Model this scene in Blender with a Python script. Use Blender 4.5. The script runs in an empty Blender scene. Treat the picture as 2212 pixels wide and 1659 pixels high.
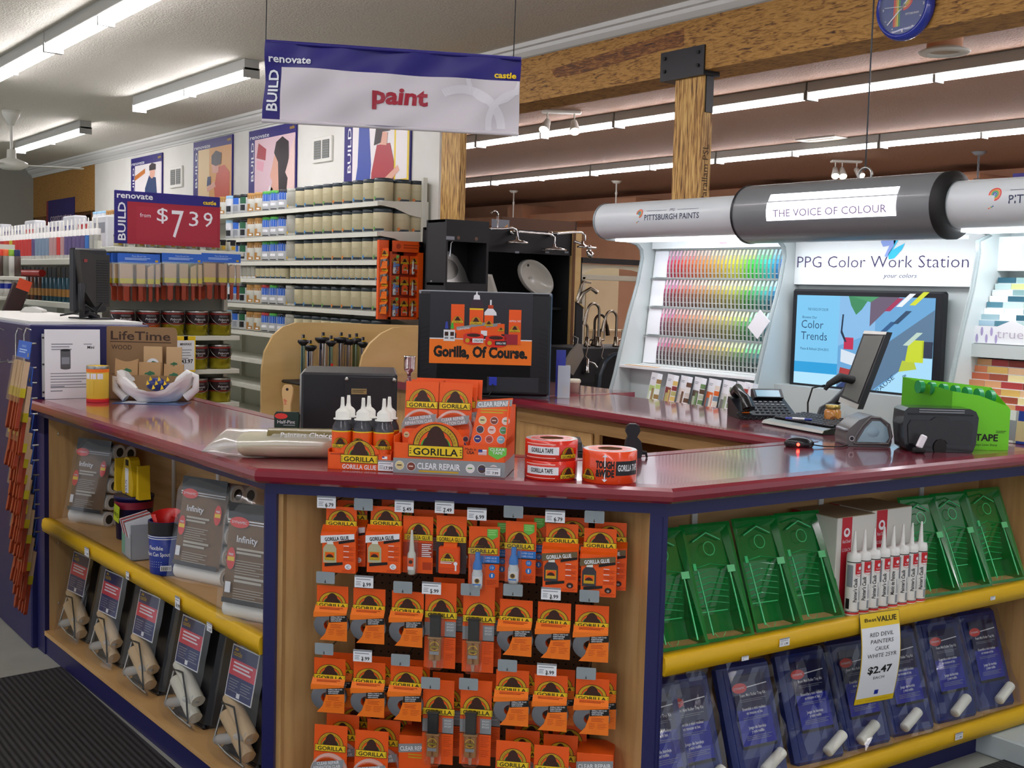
import bpy, math, random
from mathutils import Matrix, Vector
RND = random.Random(11)
scene = bpy.context.scene
COL = scene.collection
# ---------------------------------------------------------------- camera
EYE = Vector((0.0, 0.0, 1.60))
FPX = 2550.0
PIT, YAW, ROL = math.radians(4.5), math.radians(36.6), math.radians(1.55)
fwd = Vector((math.sin(YAW)*math.cos(PIT), math.cos(YAW)*math.cos(PIT), -math.sin(PIT)))
rgt = Vector((math.cos(YAW), -math.sin(YAW), 0))
upv = rgt.cross(fwd)
cr = rgt*math.cos(ROL) + upv*math.sin(ROL)
cu = -rgt*math.sin(ROL) + upv*math.cos(ROL)
cd = bpy.data.cameras.new('camera'); cam = bpy.data.objects.new('camera', cd); COL.objects.link(cam)
cd.sensor_width = 36.0; cd.lens = FPX/2212.0*36.0; cd.clip_start = 0.05; cd.clip_end = 100
mw = Matrix.Identity(4)
for i in range(3):
    mw[i][0] = cr[i]; mw[i][1] = cu[i]; mw[i][2] = -fwd[i]; mw[i][3] = EYE[i]
cam.matrix_world = mw
scene.camera = cam
# ---------------------------------------------------------------- light and view
scene.view_settings.view_transform = 'Standard'
scene.view_settings.look = 'None'
scene.view_settings.gamma = 1.0
scene.view_settings.exposure = 1.0
scene.view_settings.use_curve_mapping = False
scene.cycles.use_denoising = True
scene.cycles.max_bounces = 7
scene.cycles.diffuse_bounces = 4
scene.cycles.transparent_max_bounces = 12
scene.cycles.caustics_reflective = False
scene.cycles.caustics_refractive = False
scene.cycles.sample_clamp_indirect = 3.0
wd = bpy.data.worlds.new('world'); scene.world = wd; wd.use_nodes = True
wd.node_tree.nodes['Background'].inputs[0].default_value = (0.85, 0.9, 1.0, 1)
wd.node_tree.nodes['Background'].inputs[1].default_value = 0.45
TUBE_POWER = 15.0          # surface brightness of every fluorescent tube

# ---------------------------------------------------------------- materials
def lin(c):
    if isinstance(c, str):
        c = tuple(int(c[i:i+2], 16)/255 for i in (0, 2, 4))
    return tuple((x/12.92 if x <= 0.04045 else ((x+0.055)/1.055)**2.4) for x in c)
MATS = {}
def mat(name, col='808080', rough=0.55, metal=0.0, emit=0.0, trans=0.0, alpha=1.0, coat=0.0, ior=1.45, spec=0.5):
    if name in MATS: return MATS[name]
    m = bpy.data.materials.new(name); m.use_nodes = True
    b = m.node_tree.nodes['Principled BSDF']; c = lin(col)
    b.inputs['Base Color'].default_value = (*c, 1)
    b.inputs['Roughness'].default_value = rough
    b.inputs['Metallic'].default_value = metal
    b.inputs['IOR'].default_value = ior
    b.inputs['Specular IOR Level'].default_value = spec
    if coat: b.inputs['Coat Weight'].default_value = coat; b.inputs['Coat Roughness'].default_value = 0.08
    if emit:
        b.inputs['Emission Color'].default_value = (*c, 1); b.inputs['Emission Strength'].default_value = emit
    if trans: b.inputs['Transmission Weight'].default_value = trans
    if alpha < 1: b.inputs['Alpha'].default_value = alpha
    MATS[name] = m
    return m
def nodes(m): return m.node_tree.nodes, m.node_tree.links, m.node_tree.nodes['Principled BSDF']
def noise_mat(name, stops, scale=(1, 1, 1), nscale=8, detail=6, rough=0.5, bump=0.0, dist=0.0, bscale=None, coat=0, spec=0.5, ntype='noise'):
    """colour ramp over stretched noise in object space"""
    m = mat(name, rough=rough, coat=coat, spec=spec); N, L, b = nodes(m)
    tc = N.new('ShaderNodeTexCoord'); mp = N.new('ShaderNodeMapping'); mp.inputs['Scale'].default_value = scale
    L.new(tc.outputs['Object'], mp.inputs[0])
    if ntype == 'noise':
        nz = N.new('ShaderNodeTexNoise'); nz.inputs['Scale'].default_value = nscale; nz.inputs['Detail'].default_value = detail
        nz.inputs['Distortion'].default_value = dist; out = nz.outputs['Fac']
    else:
        nz = N.new('ShaderNodeTexVoronoi'); nz.inputs['Scale'].default_value = nscale; out = nz.outputs['Distance']
    L.new(mp.outputs[0], nz.inputs['Vector'])
    cr_ = N.new('ShaderNodeValToRGB'); el = cr_.color_ramp.elements
    while len(el) < len(stops): el.new(0.5)
    for e, (p, c) in zip(el, stops): e.position = p; e.color = (*lin(c), 1)
    L.new(out, cr_.inputs[0]); L.new(cr_.outputs[0], b.inputs['Base Color'])
    if bump:
        bp = N.new('ShaderNodeBump'); bp.inputs['Strength'].default_value = bump; bp.inputs['Distance'].default_value = 0.02
        n2 = N.new('ShaderNodeTexNoise'); n2.inputs['Scale'].default_value = bscale or nscale*3; n2.inputs['Detail'].default_value = 4
        L.new(mp.outputs[0] if bscale is None else tc.outputs['Object'], n2.inputs['Vector'])
        L.new(n2.outputs['Fac'], bp.inputs['Height']); L.new(bp.outputs[0], b.inputs['Normal'])
    return m
def wrap_mat(name, tint='ffffff', haze=.0, shine=.05, rough=.12):
    """thin clear film: mostly see-through with bright creases"""
    if name in MATS: return MATS[name]
    m = bpy.data.materials.new(name); m.use_nodes = True; N, L = m.node_tree.nodes, m.node_tree.links
    N.remove(N['Principled BSDF']); out = N['Material Output']
    tr = N.new('ShaderNodeBsdfTransparent'); gl = N.new('ShaderNodeBsdfGlossy'); gl.inputs['Roughness'].default_value = rough; gl.inputs['Color'].default_value = (1, 1, 1, 1)
    lw = N.new('ShaderNodeLayerWeight'); lw.inputs['Blend'].default_value = .35
    ma = N.new('ShaderNodeMath'); ma.operation = 'MULTIPLY_ADD'; ma.inputs[1].default_value = .22; ma.inputs[2].default_value = shine
    mx = N.new('ShaderNodeMixShader'); L.new(lw.outputs['Fresnel'], ma.inputs[0]); L.new(ma.outputs[0], mx.inputs[0]); L.new(tr.outputs[0], mx.inputs[1]); L.new(gl.outputs[0], mx.inputs[2])
    if haze:
        df = N.new('ShaderNodeBsdfDiffuse'); df.inputs['Color'].default_value = (*lin(tint), 1); m2 = N.new('ShaderNodeMixShader'); m2.inputs[0].default_value = haze
        L.new(mx.outputs[0], m2.inputs[1]); L.new(df.outputs[0], m2.inputs[2]); L.new(m2.outputs[0], out.inputs[0])
    else: L.new(mx.outputs[0], out.inputs[0])
    MATS[name] = m
    return m
WHITE = mat('white paint', 'e9e8e0', .5)
BLACK = mat('black plastic', '15151a', .38)
INK = mat('black ink', '141210', .6)
DARK = mat('dark rubber', '0c0c0d', .6)
GREY = mat('grey plastic', '8b9096', .4)
CHROME = mat('chrome', 'd8d8d8', .12, 1.0)
STEEL = mat('brushed steel', 'a8a8a4', .32, 1.0)
NICKEL = mat('brushed nickel', '9a9184', .25, 1.0)
PAPER = mat('white paper', 'eceef2', .6)
PAPERGREY = mat('grey print', '8d919a', .6)
ORANGE = mat('orange card', 'ee5a12', .4)
ORANGE2 = mat('light orange card', 'f47a1c', .42)
DORANGE = mat('dark orange print', 'b83c10', .5)
YEL = mat('yellow print', 'ecc81e', .42)
YELD = mat('gold print', 'c9a21c', .45)
GRN = mat('green print', '3fae3a', .45)
BROWN = mat('dark brown print', '3a1a10', .5)
NAVY = mat('navy laminate', '1a1a52', .4)
NAVYSIGN = mat('navy sign vinyl', '231a72', .45)
REDSIGN = mat('dark red sign', '9c1f33', .45)
REDINK = mat('red ink', 'c8202a', .5)
YELSHELF = mat('yellow shelf edge', 'dcae12', .42)
SILVER = mat('silver print', '8f9396', .35)
CLEARW = wrap_mat('clear plastic wrap', 'f4f6f6', .04, .04)
BLUEC = mat('blue plastic', '2b7bd0', .3)
GLASSY = mat('clear plastic', 'eef2ee', .1, alpha=.35, spec=.8)
MAPLE = noise_mat('maple plywood', [(.25, 'b58a55'), (.55, 'cfa56c'), (.8, 'd8b27c')], scale=(9, 9, .8), nscale=3, rough=.45)
MAPLEH = noise_mat('maple plywood long', [(.25, 'b58a55'), (.55, 'cfa56c'), (.8, 'd8b27c')], scale=(.8, .8, 9), nscale=3, rough=.45)
BIRCH = noise_mat('birch panel', [(.3, 'c9a566'), (.6, 'd6b478'), (.85, 'dcbd86')], scale=(1, 1, 3), nscale=2.5, rough=.5)
PSL = noise_mat('strand lumber', [(.28, '3a220e'), (.37, '7c5222'), (.47, 'a67835'), (.62, 'bb8c46'), (.8, '94652c')], scale=(9, 2.6, 17), nscale=5, detail=9, rough=.5, dist=1.0, bump=.25)
PSLV = noise_mat('strand post lumber', [(.30, '3d2410'), (.40, '93642c'), (.52, 'c79a52'), (.64, 'e2bc72'), (.8, 'a87636')], scale=(22, 22, 1.6), nscale=4, detail=9, rough=.5, dist=.5, bump=.2)
TOPRED = noise_mat('maroon laminate', [(.3, '742634'), (.7, '8e3a48')], nscale=30, detail=3, rough=.22, coat=1.0)
nodes(TOPRED)[2].inputs['IOR'].default_value = 1.62; nodes(TOPRED)[2].inputs['Coat IOR'].default_value = 1.6
EDGERED = mat('maroon edge', '7c1c2c', .25, coat=.4)

# ---------------------------------------------------------------- frames on the real planes of the room
def ray(px, py): return fwd + cr*((px-1106)/FPX) - cu*((py-829.5)/FPX)
class Fr:
    """an upright working frame: local x to the right along a face, y into it, z up"""
    def __init__(s, o, a):
        s.o = Vector(o); s.a = a
        s.x = Vector((math.cos(a), math.sin(a), 0)); s.y = Vector((-math.sin(a), math.cos(a), 0))
        s.M = Matrix.Translation(s.o) @ Matrix.Rotation(a, 4, 'Z')
        s.Mi = s.M.inverted()
    def hd(s, px, py, d=0.0):
        r = ray(px, py); t = ((s.o + s.y*d - EYE).dot(s.y))/r.dot(s.y)
        return s.Mi @ (EYE + r*t)
    def hz(s, px, py, z):
        r = ray(px, py); t = (z - EYE.z)/r.z
        return s.Mi @ (EYE + r*t)
W = Fr((0, 0, 0), 0)

# ---------------------------------------------------------------- mesh builder
GLY = {}
def glyphs(s, bold):
    k = (s, bold)
    if k in GLY: return GLY[k]
    cu_ = bpy.data.curves.new('t', 'FONT'); cu_.body = s; cu_.size = 1.0; cu_.resolution_u = 2; cu_.offset = bold
    ob = bpy.data.objects.new('t', cu_)
    me = bpy.data.meshes.new_from_object(ob)
    vs = [v.co.xy[:] for v in me.vertices]; fs = [tuple(p.vertices) for p in me.polygons]
    bpy.data.objects.remove(ob); bpy.data.curves.remove(cu_); bpy.data.meshes.remove(me)
    GLY[k] = (vs, fs)
    return GLY[k]
class MB:
    def __init__(s, M=None): s.v = []; s.f = []; s.mi = []; s.sm = []; s.mats = []; s.M = M or Matrix.Identity(4)
    def at(s, x=0, y=0, z=0, rx=0, ry=0, rz=0):
        s.M = Matrix.Translation((x, y, z)) @ Matrix.Rotation(rz, 4, 'Z') @ Matrix.Rotation(ry, 4, 'Y') @ Matrix.Rotation(rx, 4, 'X')
        return s
    def add(s, vs, fs, m, smooth=False):
        if m not in s.mats: s.mats.append(m)
        i = s.mats.index(m); n = len(s.v)
        s.v += [tuple(s.M @ Vector(v)) for v in vs]
        for f in fs: s.f.append(tuple(a+n for a in f)); s.mi.append(i); s.sm.append(smooth)
        return s
    def box(s, x0, y0, z0, x1, y1, z1, m, b=0):
        if x0 > x1: x0, x1 = x1, x0
        if y0 > y1: y0, y1 = y1, y0
        if z0 > z1: z0, z1 = z1, z0
        if b:
            b = min(b, (x1-x0)*.49, (y1-y0)*.49, (z1-z0)*.49)
            vs = []; idx = {}
            for ix, X in ((0, x0), (1, x1)):
                for iy, Y in ((0, y0), (1, y1)):
                    for iz, Z in ((0, z0), (1, z1)):
                        sx, sy, sz = (1-2*ix)*b, (1-2*iy)*b, (1-2*iz)*b
                        for k, p in enumerate(((X, Y+sy, Z+sz), (X+sx, Y, Z+sz), (X+sx, Y+sy, Z))):
                            idx[(ix, iy, iz, k)] = len(vs); vs.append(p)
            g = lambda *a: idx[a]
            fs = []
            for i in (0, 1):
                fs.append([g(i, 0, 0, 0), g(i, 0, 1, 0), g(i, 1, 1, 0), g(i, 1, 0, 0)][::(1 if i == 0 else -1)])
                fs.append([g(0, i, 0, 1), g(1, i, 0, 1), g(1, i, 1, 1), g(0, i, 1, 1)][::(1 if i == 0 else -1)])
                fs.append([g(0, 0, i, 2), g(0, 1, i, 2), g(1, 1, i, 2), g(1, 0, i, 2)][::(1 if i == 0 else -1)])
            for i in (0, 1):
                for j in (0, 1):
                    e = (1 if i == j else -1)
                    fs.append([g(i, j, 0, 0), g(i, j, 0, 1), g(i, j, 1, 1), g(i, j, 1, 0)][::e])
                    fs.append([g(i, 0, j, 2), g(i, 0, j, 0), g(i, 1, j, 0), g(i, 1, j, 2)][::e])
                    fs.append([g(0, i, j, 1), g(0, i, j, 2), g(1, i, j, 2), g(1, i, j, 1)][::e])
                    for k in (0, 1):
                        q = (i+j+k) % 2 == 0
                        fs.append([g(i, j, k, 0), g(i, j, k, 1), g(i, j, k, 2)][::(-1 if q else 1)])
            return s.add(vs, fs, m)
        vs = [(x0, y0, z0), (x1, y0, z0), (x1, y1, z0), (x0, y1, z0), (x0, y0, z1), (x1, y0, z1), (x1, y1, z1), (x0, y1, z1)]
        return s.add(vs, [(0, 3, 2, 1), (4, 5, 6, 7), (0, 1, 5, 4), (1, 2, 6, 5), (2, 3, 7, 6), (3, 0, 4, 7)], m)
    def quad(s, x0, z0, x1, z1, y, m): return s.add([(x0, y, z0), (x1, y, z0), (x1, y, z1), (x0, y, z1)], [(0, 1, 2, 3)], m)
    def poly(s, pts, y, m): return s.add([(p[0], y, p[1]) for p in pts], [tuple(range(len(pts)))], m)
    def prism(s, pts, y0, y1, m, smooth=False, cap=None):
        """outline in x,z extruded from y0 (front) to y1"""
        n = len(pts)
        vs = [(p[0], y0, p[1]) for p in pts]+[(p[0], y1, p[1]) for p in pts]
        s.add(vs, [(i, i+n, (i+1) % n+n, (i+1) % n) for i in range(n)], m, smooth)
        s.add(vs, [tuple(range(n)), tuple(range(2*n-1, n-1, -1))], cap or m)
        return s
    def prismx(s, pts, x0, x1, m, smooth=False):
        """outline in y,z extruded along x"""
        n = len(pts)
        vs = [(x0, p[0], p[1]) for p in pts]+[(x1, p[0], p[1]) for p in pts]
        s.add(vs, [(i, (i+1) % n, (i+1) % n+n, i+n) for i in range(n)], m, smooth)
        s.add(vs, [tuple(range(n-1, -1, -1)), tuple(range(n, 2*n))], m)
        return s
    def prismz(s, pts, z0, z1, m, smooth=False):
        n = len(pts)
        vs = [(p[0], p[1], z0) for p in pts]+[(p[0], p[1], z1) for p in pts]
        s.add(vs, [(i, (i+1) % n, (i+1) % n+n, i+n) for i in range(n)], m, smooth)
        s.add(vs, [tuple(range(n-1, -1, -1)), tuple(range(n, 2*n))], m)
        return s
    def lathe(s, prof, m, n=20, x=0, y=0, z=0, ax='z', a0=0, a1=math.tau, smooth=True):
        full = abs(a1-a0-math.tau) < 1e-6; k = n if full else n+1
        vs = []
        for r, h in prof:
            for i in range(k):
                a = a0+(a1-a0)*i/n; p = (r*math.cos(a), r*math.sin(a))
                vs.append({'z': (x+p[0], y+p[1], z+h), 'y': (x+p[0], y+h, z+p[1]), 'x': (x+h, y+p[0], z+p[1])}[ax])
        fs = []
        for j in range(len(prof)-1):
            for i in range(k if full else n):
                a = j*k+i; b = j*k+(i+1) % k
                fs.append((a, b, b+k, a+k))
        return s.add(vs, fs, m, smooth)
    def cyl(s, r, z0, z1, m, n=20, x=0, y=0, ax='z', r2=None):
        r2 = r if r2 is None else r2
        return s.lathe([(0, z0), (r, z0)], m, n, x if ax != 'x' else 0, y if ax != 'y' else 0, 0, ax, smooth=False) \
                .lathe([(r, z0), (r2, z1)], m, n, x if ax != 'x' else 0, y if ax != 'y' else 0, 0, ax) \
                .lathe([(r2, z1), (0, z1)], m, n, x if ax != 'x' else 0, y if ax != 'y' else 0, 0, ax, smooth=False)
    def rod(s, p0, p1, r, m, n=10, r1=None):
        return s.tube([p0, p1], r, m, n, r1)
    def tube(s, pts, r, m, n=8, r1=None):
        pts = [Vector(p) for p in pts]; L = len(pts); vs = []; r1 = r if r1 is None else r1
        up = Vector((0, 0, 1))
        for i, p in enumerate(pts):
            t = (pts[min(i+1, L-1)]-pts[max(i-1, 0)]).normalized()
            u = up if abs(t.dot(up)) < .95 else Vector((1, 0, 0))
            if i == 0: a = t.cross(u).normalized()
            else: a = (a - t*a.dot(t)).normalized()
            b = t.cross(a); rr = r[i] if isinstance(r, (list, tuple)) else r+(r1-r)*i/(L-1)
            for k in range(n):
                g = math.tau*k/n; vs.append(tuple(p+a*(rr*math.cos(g))+b*(rr*math.sin(g))))
        fs = []
        for j in range(L-1):
            for k in range(n):
                fs.append((j*n+k, j*n+(k+1) % n, (j+1)*n+(k+1) % n, (j+1)*n+k))
        s.add(vs, fs, m, True)
        return s.add(vs, [tuple(range(n-1, -1, -1)), tuple(range((L-1)*n, L*n))], m)
    def ball(s, r, x, y, z, m, n=12, sx=1, sy=1, sz=1):
        vs = []; k = n//2+1
        for j in range(k):
            t = math.pi*j/(k-1)
            for i in range(n):
                g = math.tau*i/n
                vs.append((x+sx*r*math.sin(t)*math.cos(g), y+sy*r*math.sin(t)*math.sin(g), z-sz*r*math.cos(t)))
        fs = [(j*n+i, j*n+(i+1) % n, (j+1)*n+(i+1) % n, (j+1)*n+i) for j in range(k-1) for i in range(n)]
        return s.add(vs, fs, m, True)
    def disc(s, r, x, z, y, m, n=24, sx=1, sz=1, a0=0, a1=math.tau):
        full = abs(a1-a0-math.tau) < 1e-6; k = n if full else n+1
        return s.poly([(x+sx*r*math.cos(a0+(a1-a0)*i/n), z+sz*r*math.sin(a0+(a1-a0)*i/n)) for i in range(k)], y, m)
    def ring(s, r0, r1, x, z, y, m, n=24, a0=0, a1=math.tau, sx=1, sz=1):
        vs = []
        for i in range(n+1):
            a = a0+(a1-a0)*i/n
            vs += [(x+sx*r0*math.cos(a), y, z+sz*r0*math.sin(a)), (x+sx*r1*math.cos(a), y, z+sz*r1*math.sin(a))]
        return s.add(vs, [(2*i, 2*i+1, 2*i+3, 2*i+2)[::-1] for i in range(n)], m)
    def text(s, t, x, z, h, m, y=-.0005, w=None, bold=0.0, al='c', warp=None, rot=0, shear=0):
        vs, fs = glyphs(t, bold)
        if not vs: return s
        x0 = min(v[0] for v in vs); x1 = max(v[0] for v in vs)
        k = h/.73; kx = k if w is None else w/(x1-x0)
        ox = {'c': -(x0+x1)/2, 'l': -x0, 'r': -x1}[al]
        out = []
        ca, sa = math.cos(rot), math.sin(rot)
        for a, b in vs:
            u = (a+ox)*kx+shear*b*k; q = b*k
            u, q = u*ca-q*sa, u*sa+q*ca
            p = (x+u, y, z+q)
            out.append(warp(p) if warp else p)
        return s.add(out, fs, m)
    def lines(s, x0, z0, x1, n, dz, th, m, y=-.0005, slope=0):
        """rows of print too small to read"""
        for i in range(n):
            e = x1-(x1-x0)*(0.0, .15, .05, .3)[i % 4]; z = z0-i*dz
            s.add([(x0, y, z), (e, y, z+slope*(e-x0)), (e, y, z+th+slope*(e-x0)), (x0, y, z+th)], [(0, 1, 2, 3)], m)
        return s
    def build(s, name):
        me = bpy.data.meshes.new(name); me.from_pydata(s.v, [], s.f)
        for m in s.mats: me.materials.append(m)
        me.polygons.foreach_set('material_index', s.mi)
        me.polygons.foreach_set('use_smooth', s.sm)
        me.update()
        return me
def mtx(fr, p=(0, 0, 0), rz=0, rx=0, ry=0):
    return fr.M @ Matrix.Translation(p) @ Matrix.Rotation(rz, 4, 'Z') @ Matrix.Rotation(ry, 4, 'Y') @ Matrix.Rotation(rx, 4, 'X')
def tag(o, label=None, cat=None, group=None, kind=None):
    if label: o['label'] = label
    if cat: o['category'] = cat
    if group: o['group'] = group
    if kind: o['kind'] = kind
    return o
def T(name, label, cat, fr=W, p=(0, 0, 0), rz=0, rx=0, ry=0, group=None):
    o = bpy.data.objects.new(name, None); COL.objects.link(o); o.empty_display_size = .02
    o.matrix_world = mtx(fr, p, rz, rx, ry)
    return tag(o, label, cat, group)
def P(par, name, mb, label=None, kind=None):
    o = bpy.data.objects.new(name, mb.build(name) if isinstance(mb, MB) else mb); COL.objects.link(o); o.parent = par
    if label: o['label'] = label
    if kind: o['kind'] = kind
    return o
def S(name, mb, label, cat, fr=W, p=(0, 0, 0), rz=0, rx=0, ry=0, group=None, kind=None):
    o = bpy.data.objects.new(name, mb.build(name) if isinstance(mb, MB) else mb); COL.objects.link(o)
    o.matrix_world = mtx(fr, p, rz, rx, ry)
    return tag(o, label, cat, group, kind)
def ST(name, mb, fr=W, p=(0, 0, 0), rz=0):
    return S(name, mb, None, None, fr, p, rz, kind='structure')
def dup(o, fr=W, p=(0, 0, 0), rz=0, rx=0, ry=0, label=None, group=None):
    c = o.copy(); COL.objects.link(c); c.matrix_world = mtx(fr, p, rz, rx, ry)
    if label: c['label'] = label
    if group: c['group'] = group
    for a in o.children:
        b = a.copy(); COL.objects.link(b); b.parent = c
        for e in a.children:
            g = e.copy(); COL.objects.link(g); g.parent = b
    return c
def ordn(i, n, a='left', b='right'):
    """place in a row, counted from the nearer end"""
    w = ['', 'second from ', 'third from ', 'fourth from ', 'fifth from ', 'sixth from ', 'seventh from ', 'eighth from ', 'ninth from ', 'tenth from ',
         'eleventh from ', 'twelfth from ', 'thirteenth from ', 'fourteenth from ', 'fifteenth from ', 'sixteenth from ', 'seventeenth from ', 'eighteenth from ', 'nineteenth from ', 'twentieth from ']
    if i == 0: return a+'most'
    if i == n-1: return b+'most'
    return w[i]+a if i <= (n-1)/2 else w[n-1-i]+b

# the round emblem with the lettered banner that the glue maker prints on everything (its head drawing left as a plain dark dome)
def emblem(mb, x, z, w, y=-.0006, word='GORILLA', arc=False, banner=True, warp=None):
    r = w*.42; e = .00025
    M0 = mb.M
    def dome(rr, yy, m, zz=0, sx=1.0, n=18):
        pts = [(x+sx*rr*math.cos(math.pi*i/n), z+zz+rr*math.sin(math.pi*i/n)) for i in range(n+1)]
        if warp:
            mb.add([warp((a, yy, b)) for a, b in pts], [tuple(range(n+1))], m)
        else: mb.poly(pts, yy, m)
    dome(r, y, BROWN); dome(r*.96, y-e, YELD); dome(r*.76, y-2*e, BROWN); dome(r*.73, y-3*e, ORANGE)
    dome(r*.5, y-4*e, GRN, r*.02, 1.3); dome(r*.56, y-5*e, BROWN, 0, 1.05)
    dome(r*.84, y-6*e, BROWN, r*.06, .52)
    if arc:
        for txt, a0, a1 in (('INCREDIBLY', 168, 108), ('STRONG', 62, 14)):
            for k, c in enumerate(txt):
                a = math.radians(a0+(a1-a0)*k/(len(txt)-1))
                mb.text(c, x+r*.80*math.cos(a), z+r*.80*math.sin(a), r*.1, BROWN, y-3*e, rot=a-math.pi/2)
    if banner:
        h = w*.2
        q = lambda x0, z0, x1, z1, yy, m: mb.add([warp((a, yy, b)) if warp else (a, yy, b) for a, b in ((x0, z0), ((x0+x1)/2, z0), (x1, z0), (x1, z1), ((x0+x1)/2, z1), (x0, z1))], [(0, 1, 4, 5), (1, 2, 3, 4)], m)
        q(x-w*.5, z-h*.95, x+w*.5, z+h*.15, y-7*e, BROWN); q(x-w*.488, z-h*.88, x+w*.488, z+h*.08, y-8*e, YEL)
        for sgn in (-1, 1):
            for k in (-1, 0, 1): q(x+sgn*w*.46-.015*w, z-h*.4+k*h*.22-h*.04, x+sgn*w*.46+.015*w, z-h*.4+k*h*.22+h*.04, y-9*e, BROWN)
        mb.text(word, x, z-h*.74, h*.64, INK, y-9*e, w=w*.82, bold=.02, warp=warp)
def pricetag(mb, w=.034, h=.022, price='3.99', y=0):
    mb.box(-w/2, y, 0, w/2, y+.001, h, PAPER).quad(-w/2, h*.85, w/2, h, y-.0003, GREY)
    mb.text(price, w*.16, h*.14, h*.3, INK, y-.0004, bold=.02).lines(-w*.42, h*.66, w*.35, 1, h*.1, h*.07, PAPERGREY, y-.0004)
    mb.lines(-w*.42, h*.45, -w*.15, 3, h*.13, h*.05, PAPERGREY, y-.0004)
    return mb
# ================================================================ the shop's shell
FZ = -0.11                                       # floor level
CZ = 3.42                                        # ceiling height
XW = 5.40                                        # wall with the posters
CEIL = noise_mat('stippled ceiling', [(.3, 'cfccbf'), (.7, 'dedbd0')], nscale=60, detail=3, rough=.8, bump=.5, bscale=70)
BCEIL = noise_mat('brown stippled ceiling', [(.3, '96735e'), (.7, 'a5826c')], nscale=60, detail=3, rough=.75, bump=.5, bscale=60)
WALLP = noise_mat('white wall paint', [(.35, 'e4e3da'), (.7, 'ecebe4')], nscale=2.5, rough=.7)
BWALL = noise_mat('brown wall paint', [(.35, 'cf9876'), (.7, 'd8a380')], nscale=2, rough=.7)
FLOORM = noise_mat('vinyl floor', [(.35, '9a9b92'), (.7, 'a9aaa0')], nscale=4, rough=.35)
ST('floor', MB().box(-6, -5, FZ-.06, 16, 32, FZ, FLOORM))
ST('ceiling', MB().box(-6, -5, CZ, XW+.12, 32, CZ+.06, CEIL))
ST('ceiling_right', MB().box(XW+.12, -5, CZ, 16, 32, CZ+.06, BCEIL))
BX = 5.28                                        # beam face
pend = W.hz(0, 0, CZ)
fp = Fr((XW, 0, 0), -math.pi/2)                  # poster wall: local x = -Y
yd0 = -fp.hd(205, 363).x; yd1 = -fp.hd(72, 380).x; yend = -fp.hd(950, 300).x
ST('wall_left', MB().box(XW, yend, FZ, XW+.12, yd0, CZ, WALLP).box(XW, yd1, FZ, XW+.12, yd1+.6, CZ, WALLP).box(XW, yd0, 3.3, XW+.12, yd1, CZ, WALLP))
ST('wall_back', MB().box(-6, yd1, FZ, XW+.12, yd1+.12, CZ, mat('grey wall', 'a9a99f', .7)))
ST('wall_right', MB().box(14.9, -5, FZ, 15, 32, CZ, BWALL).box(XW+.12, 30, FZ, 15, 30.1, CZ, BWALL))
ST('trim_1', MB().box(-6, yd1-.03, 1.95, XW, yd1, 2.02, mat('grey trim', 'b5b5ac', .6)))
# brown soffit along the far wall with blocks on it
so = MB().box(14.3, -5, 2.95, 14.9, 30, 3.12, BWALL)
for k in range(9):
    so.box(14.1, -1+k*3.3, 2.75, 14.92, -.5+k*3.3, 3.3, BWALL)
ST('wall_right_soffit', so)
# crown moulding in front of wall and beam
prof = [(0, CZ), (-.12, CZ), (-.12, CZ-.03), (-.095, CZ-.035), (-.09, CZ-.06), (-.06, CZ-.09), (-.035, CZ-.10), (-.03, CZ-.125), (-.02, CZ-.13), (-.02, CZ-.15), (0, CZ-.15)]
ST('trim_2', MB().prismx(prof, -yd1, 5, mat('crown paint', 'dfe0db', .5)), fp)
# ---- timber beam and posts
fb = Fr((BX, 0, 0), -math.pi/2)
zt, zb = fb.hd(1430, 85).z, fb.hd(1430, 175).z
zb = 2.98; zt = CZ-.12
bm = T('timber_beam', 'long parallel strand lumber beam with brown stain running under the white ceiling', 'beam')
P(bm, 'beam', MB().box(BX, -4, zb, BX+.3, yend+.0, zt, PSL))
STAIN = noise_mat('stained strand lumber', [(.28, '24140a'), (.40, '5e3714'), (.52, '7c4c1e'), (.64, 'a06c30'), (.8, '6e441c')], scale=(9, 2.6, 17), nscale=5, detail=9, rough=.5, dist=1.0, bump=.2)
q_ = [fb.hd(*v_) for v_ in ((1190, 150), (1478, 62), (1478, 100), (1420, 112), (1340, 135), (1260, 158), (1200, 168))]
P(bm, 'stain', MB(fb.M.copy()).poly([(v_.x, v_.z) for v_ in q_][::-1], -.001, STAIN), 'dark brown stained patch')
def plank(x0, x1, px, lab):
    pass
ps = fb.hd(1450, 300); pe = fb.hd(1512, 300)
pw = pe.x-ps.x
post = T('timber_post', 'strand lumber post with black steel bracket holding the beam by the paint displays', 'post', W, (BX, -pe.x, 0))
P(post, 'post', MB().box(.02, 0, FZ, .10, pw, zb, PSLV))
st_ = MB()
st_.M = Matrix.Translation((0, 0, 0))
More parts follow.
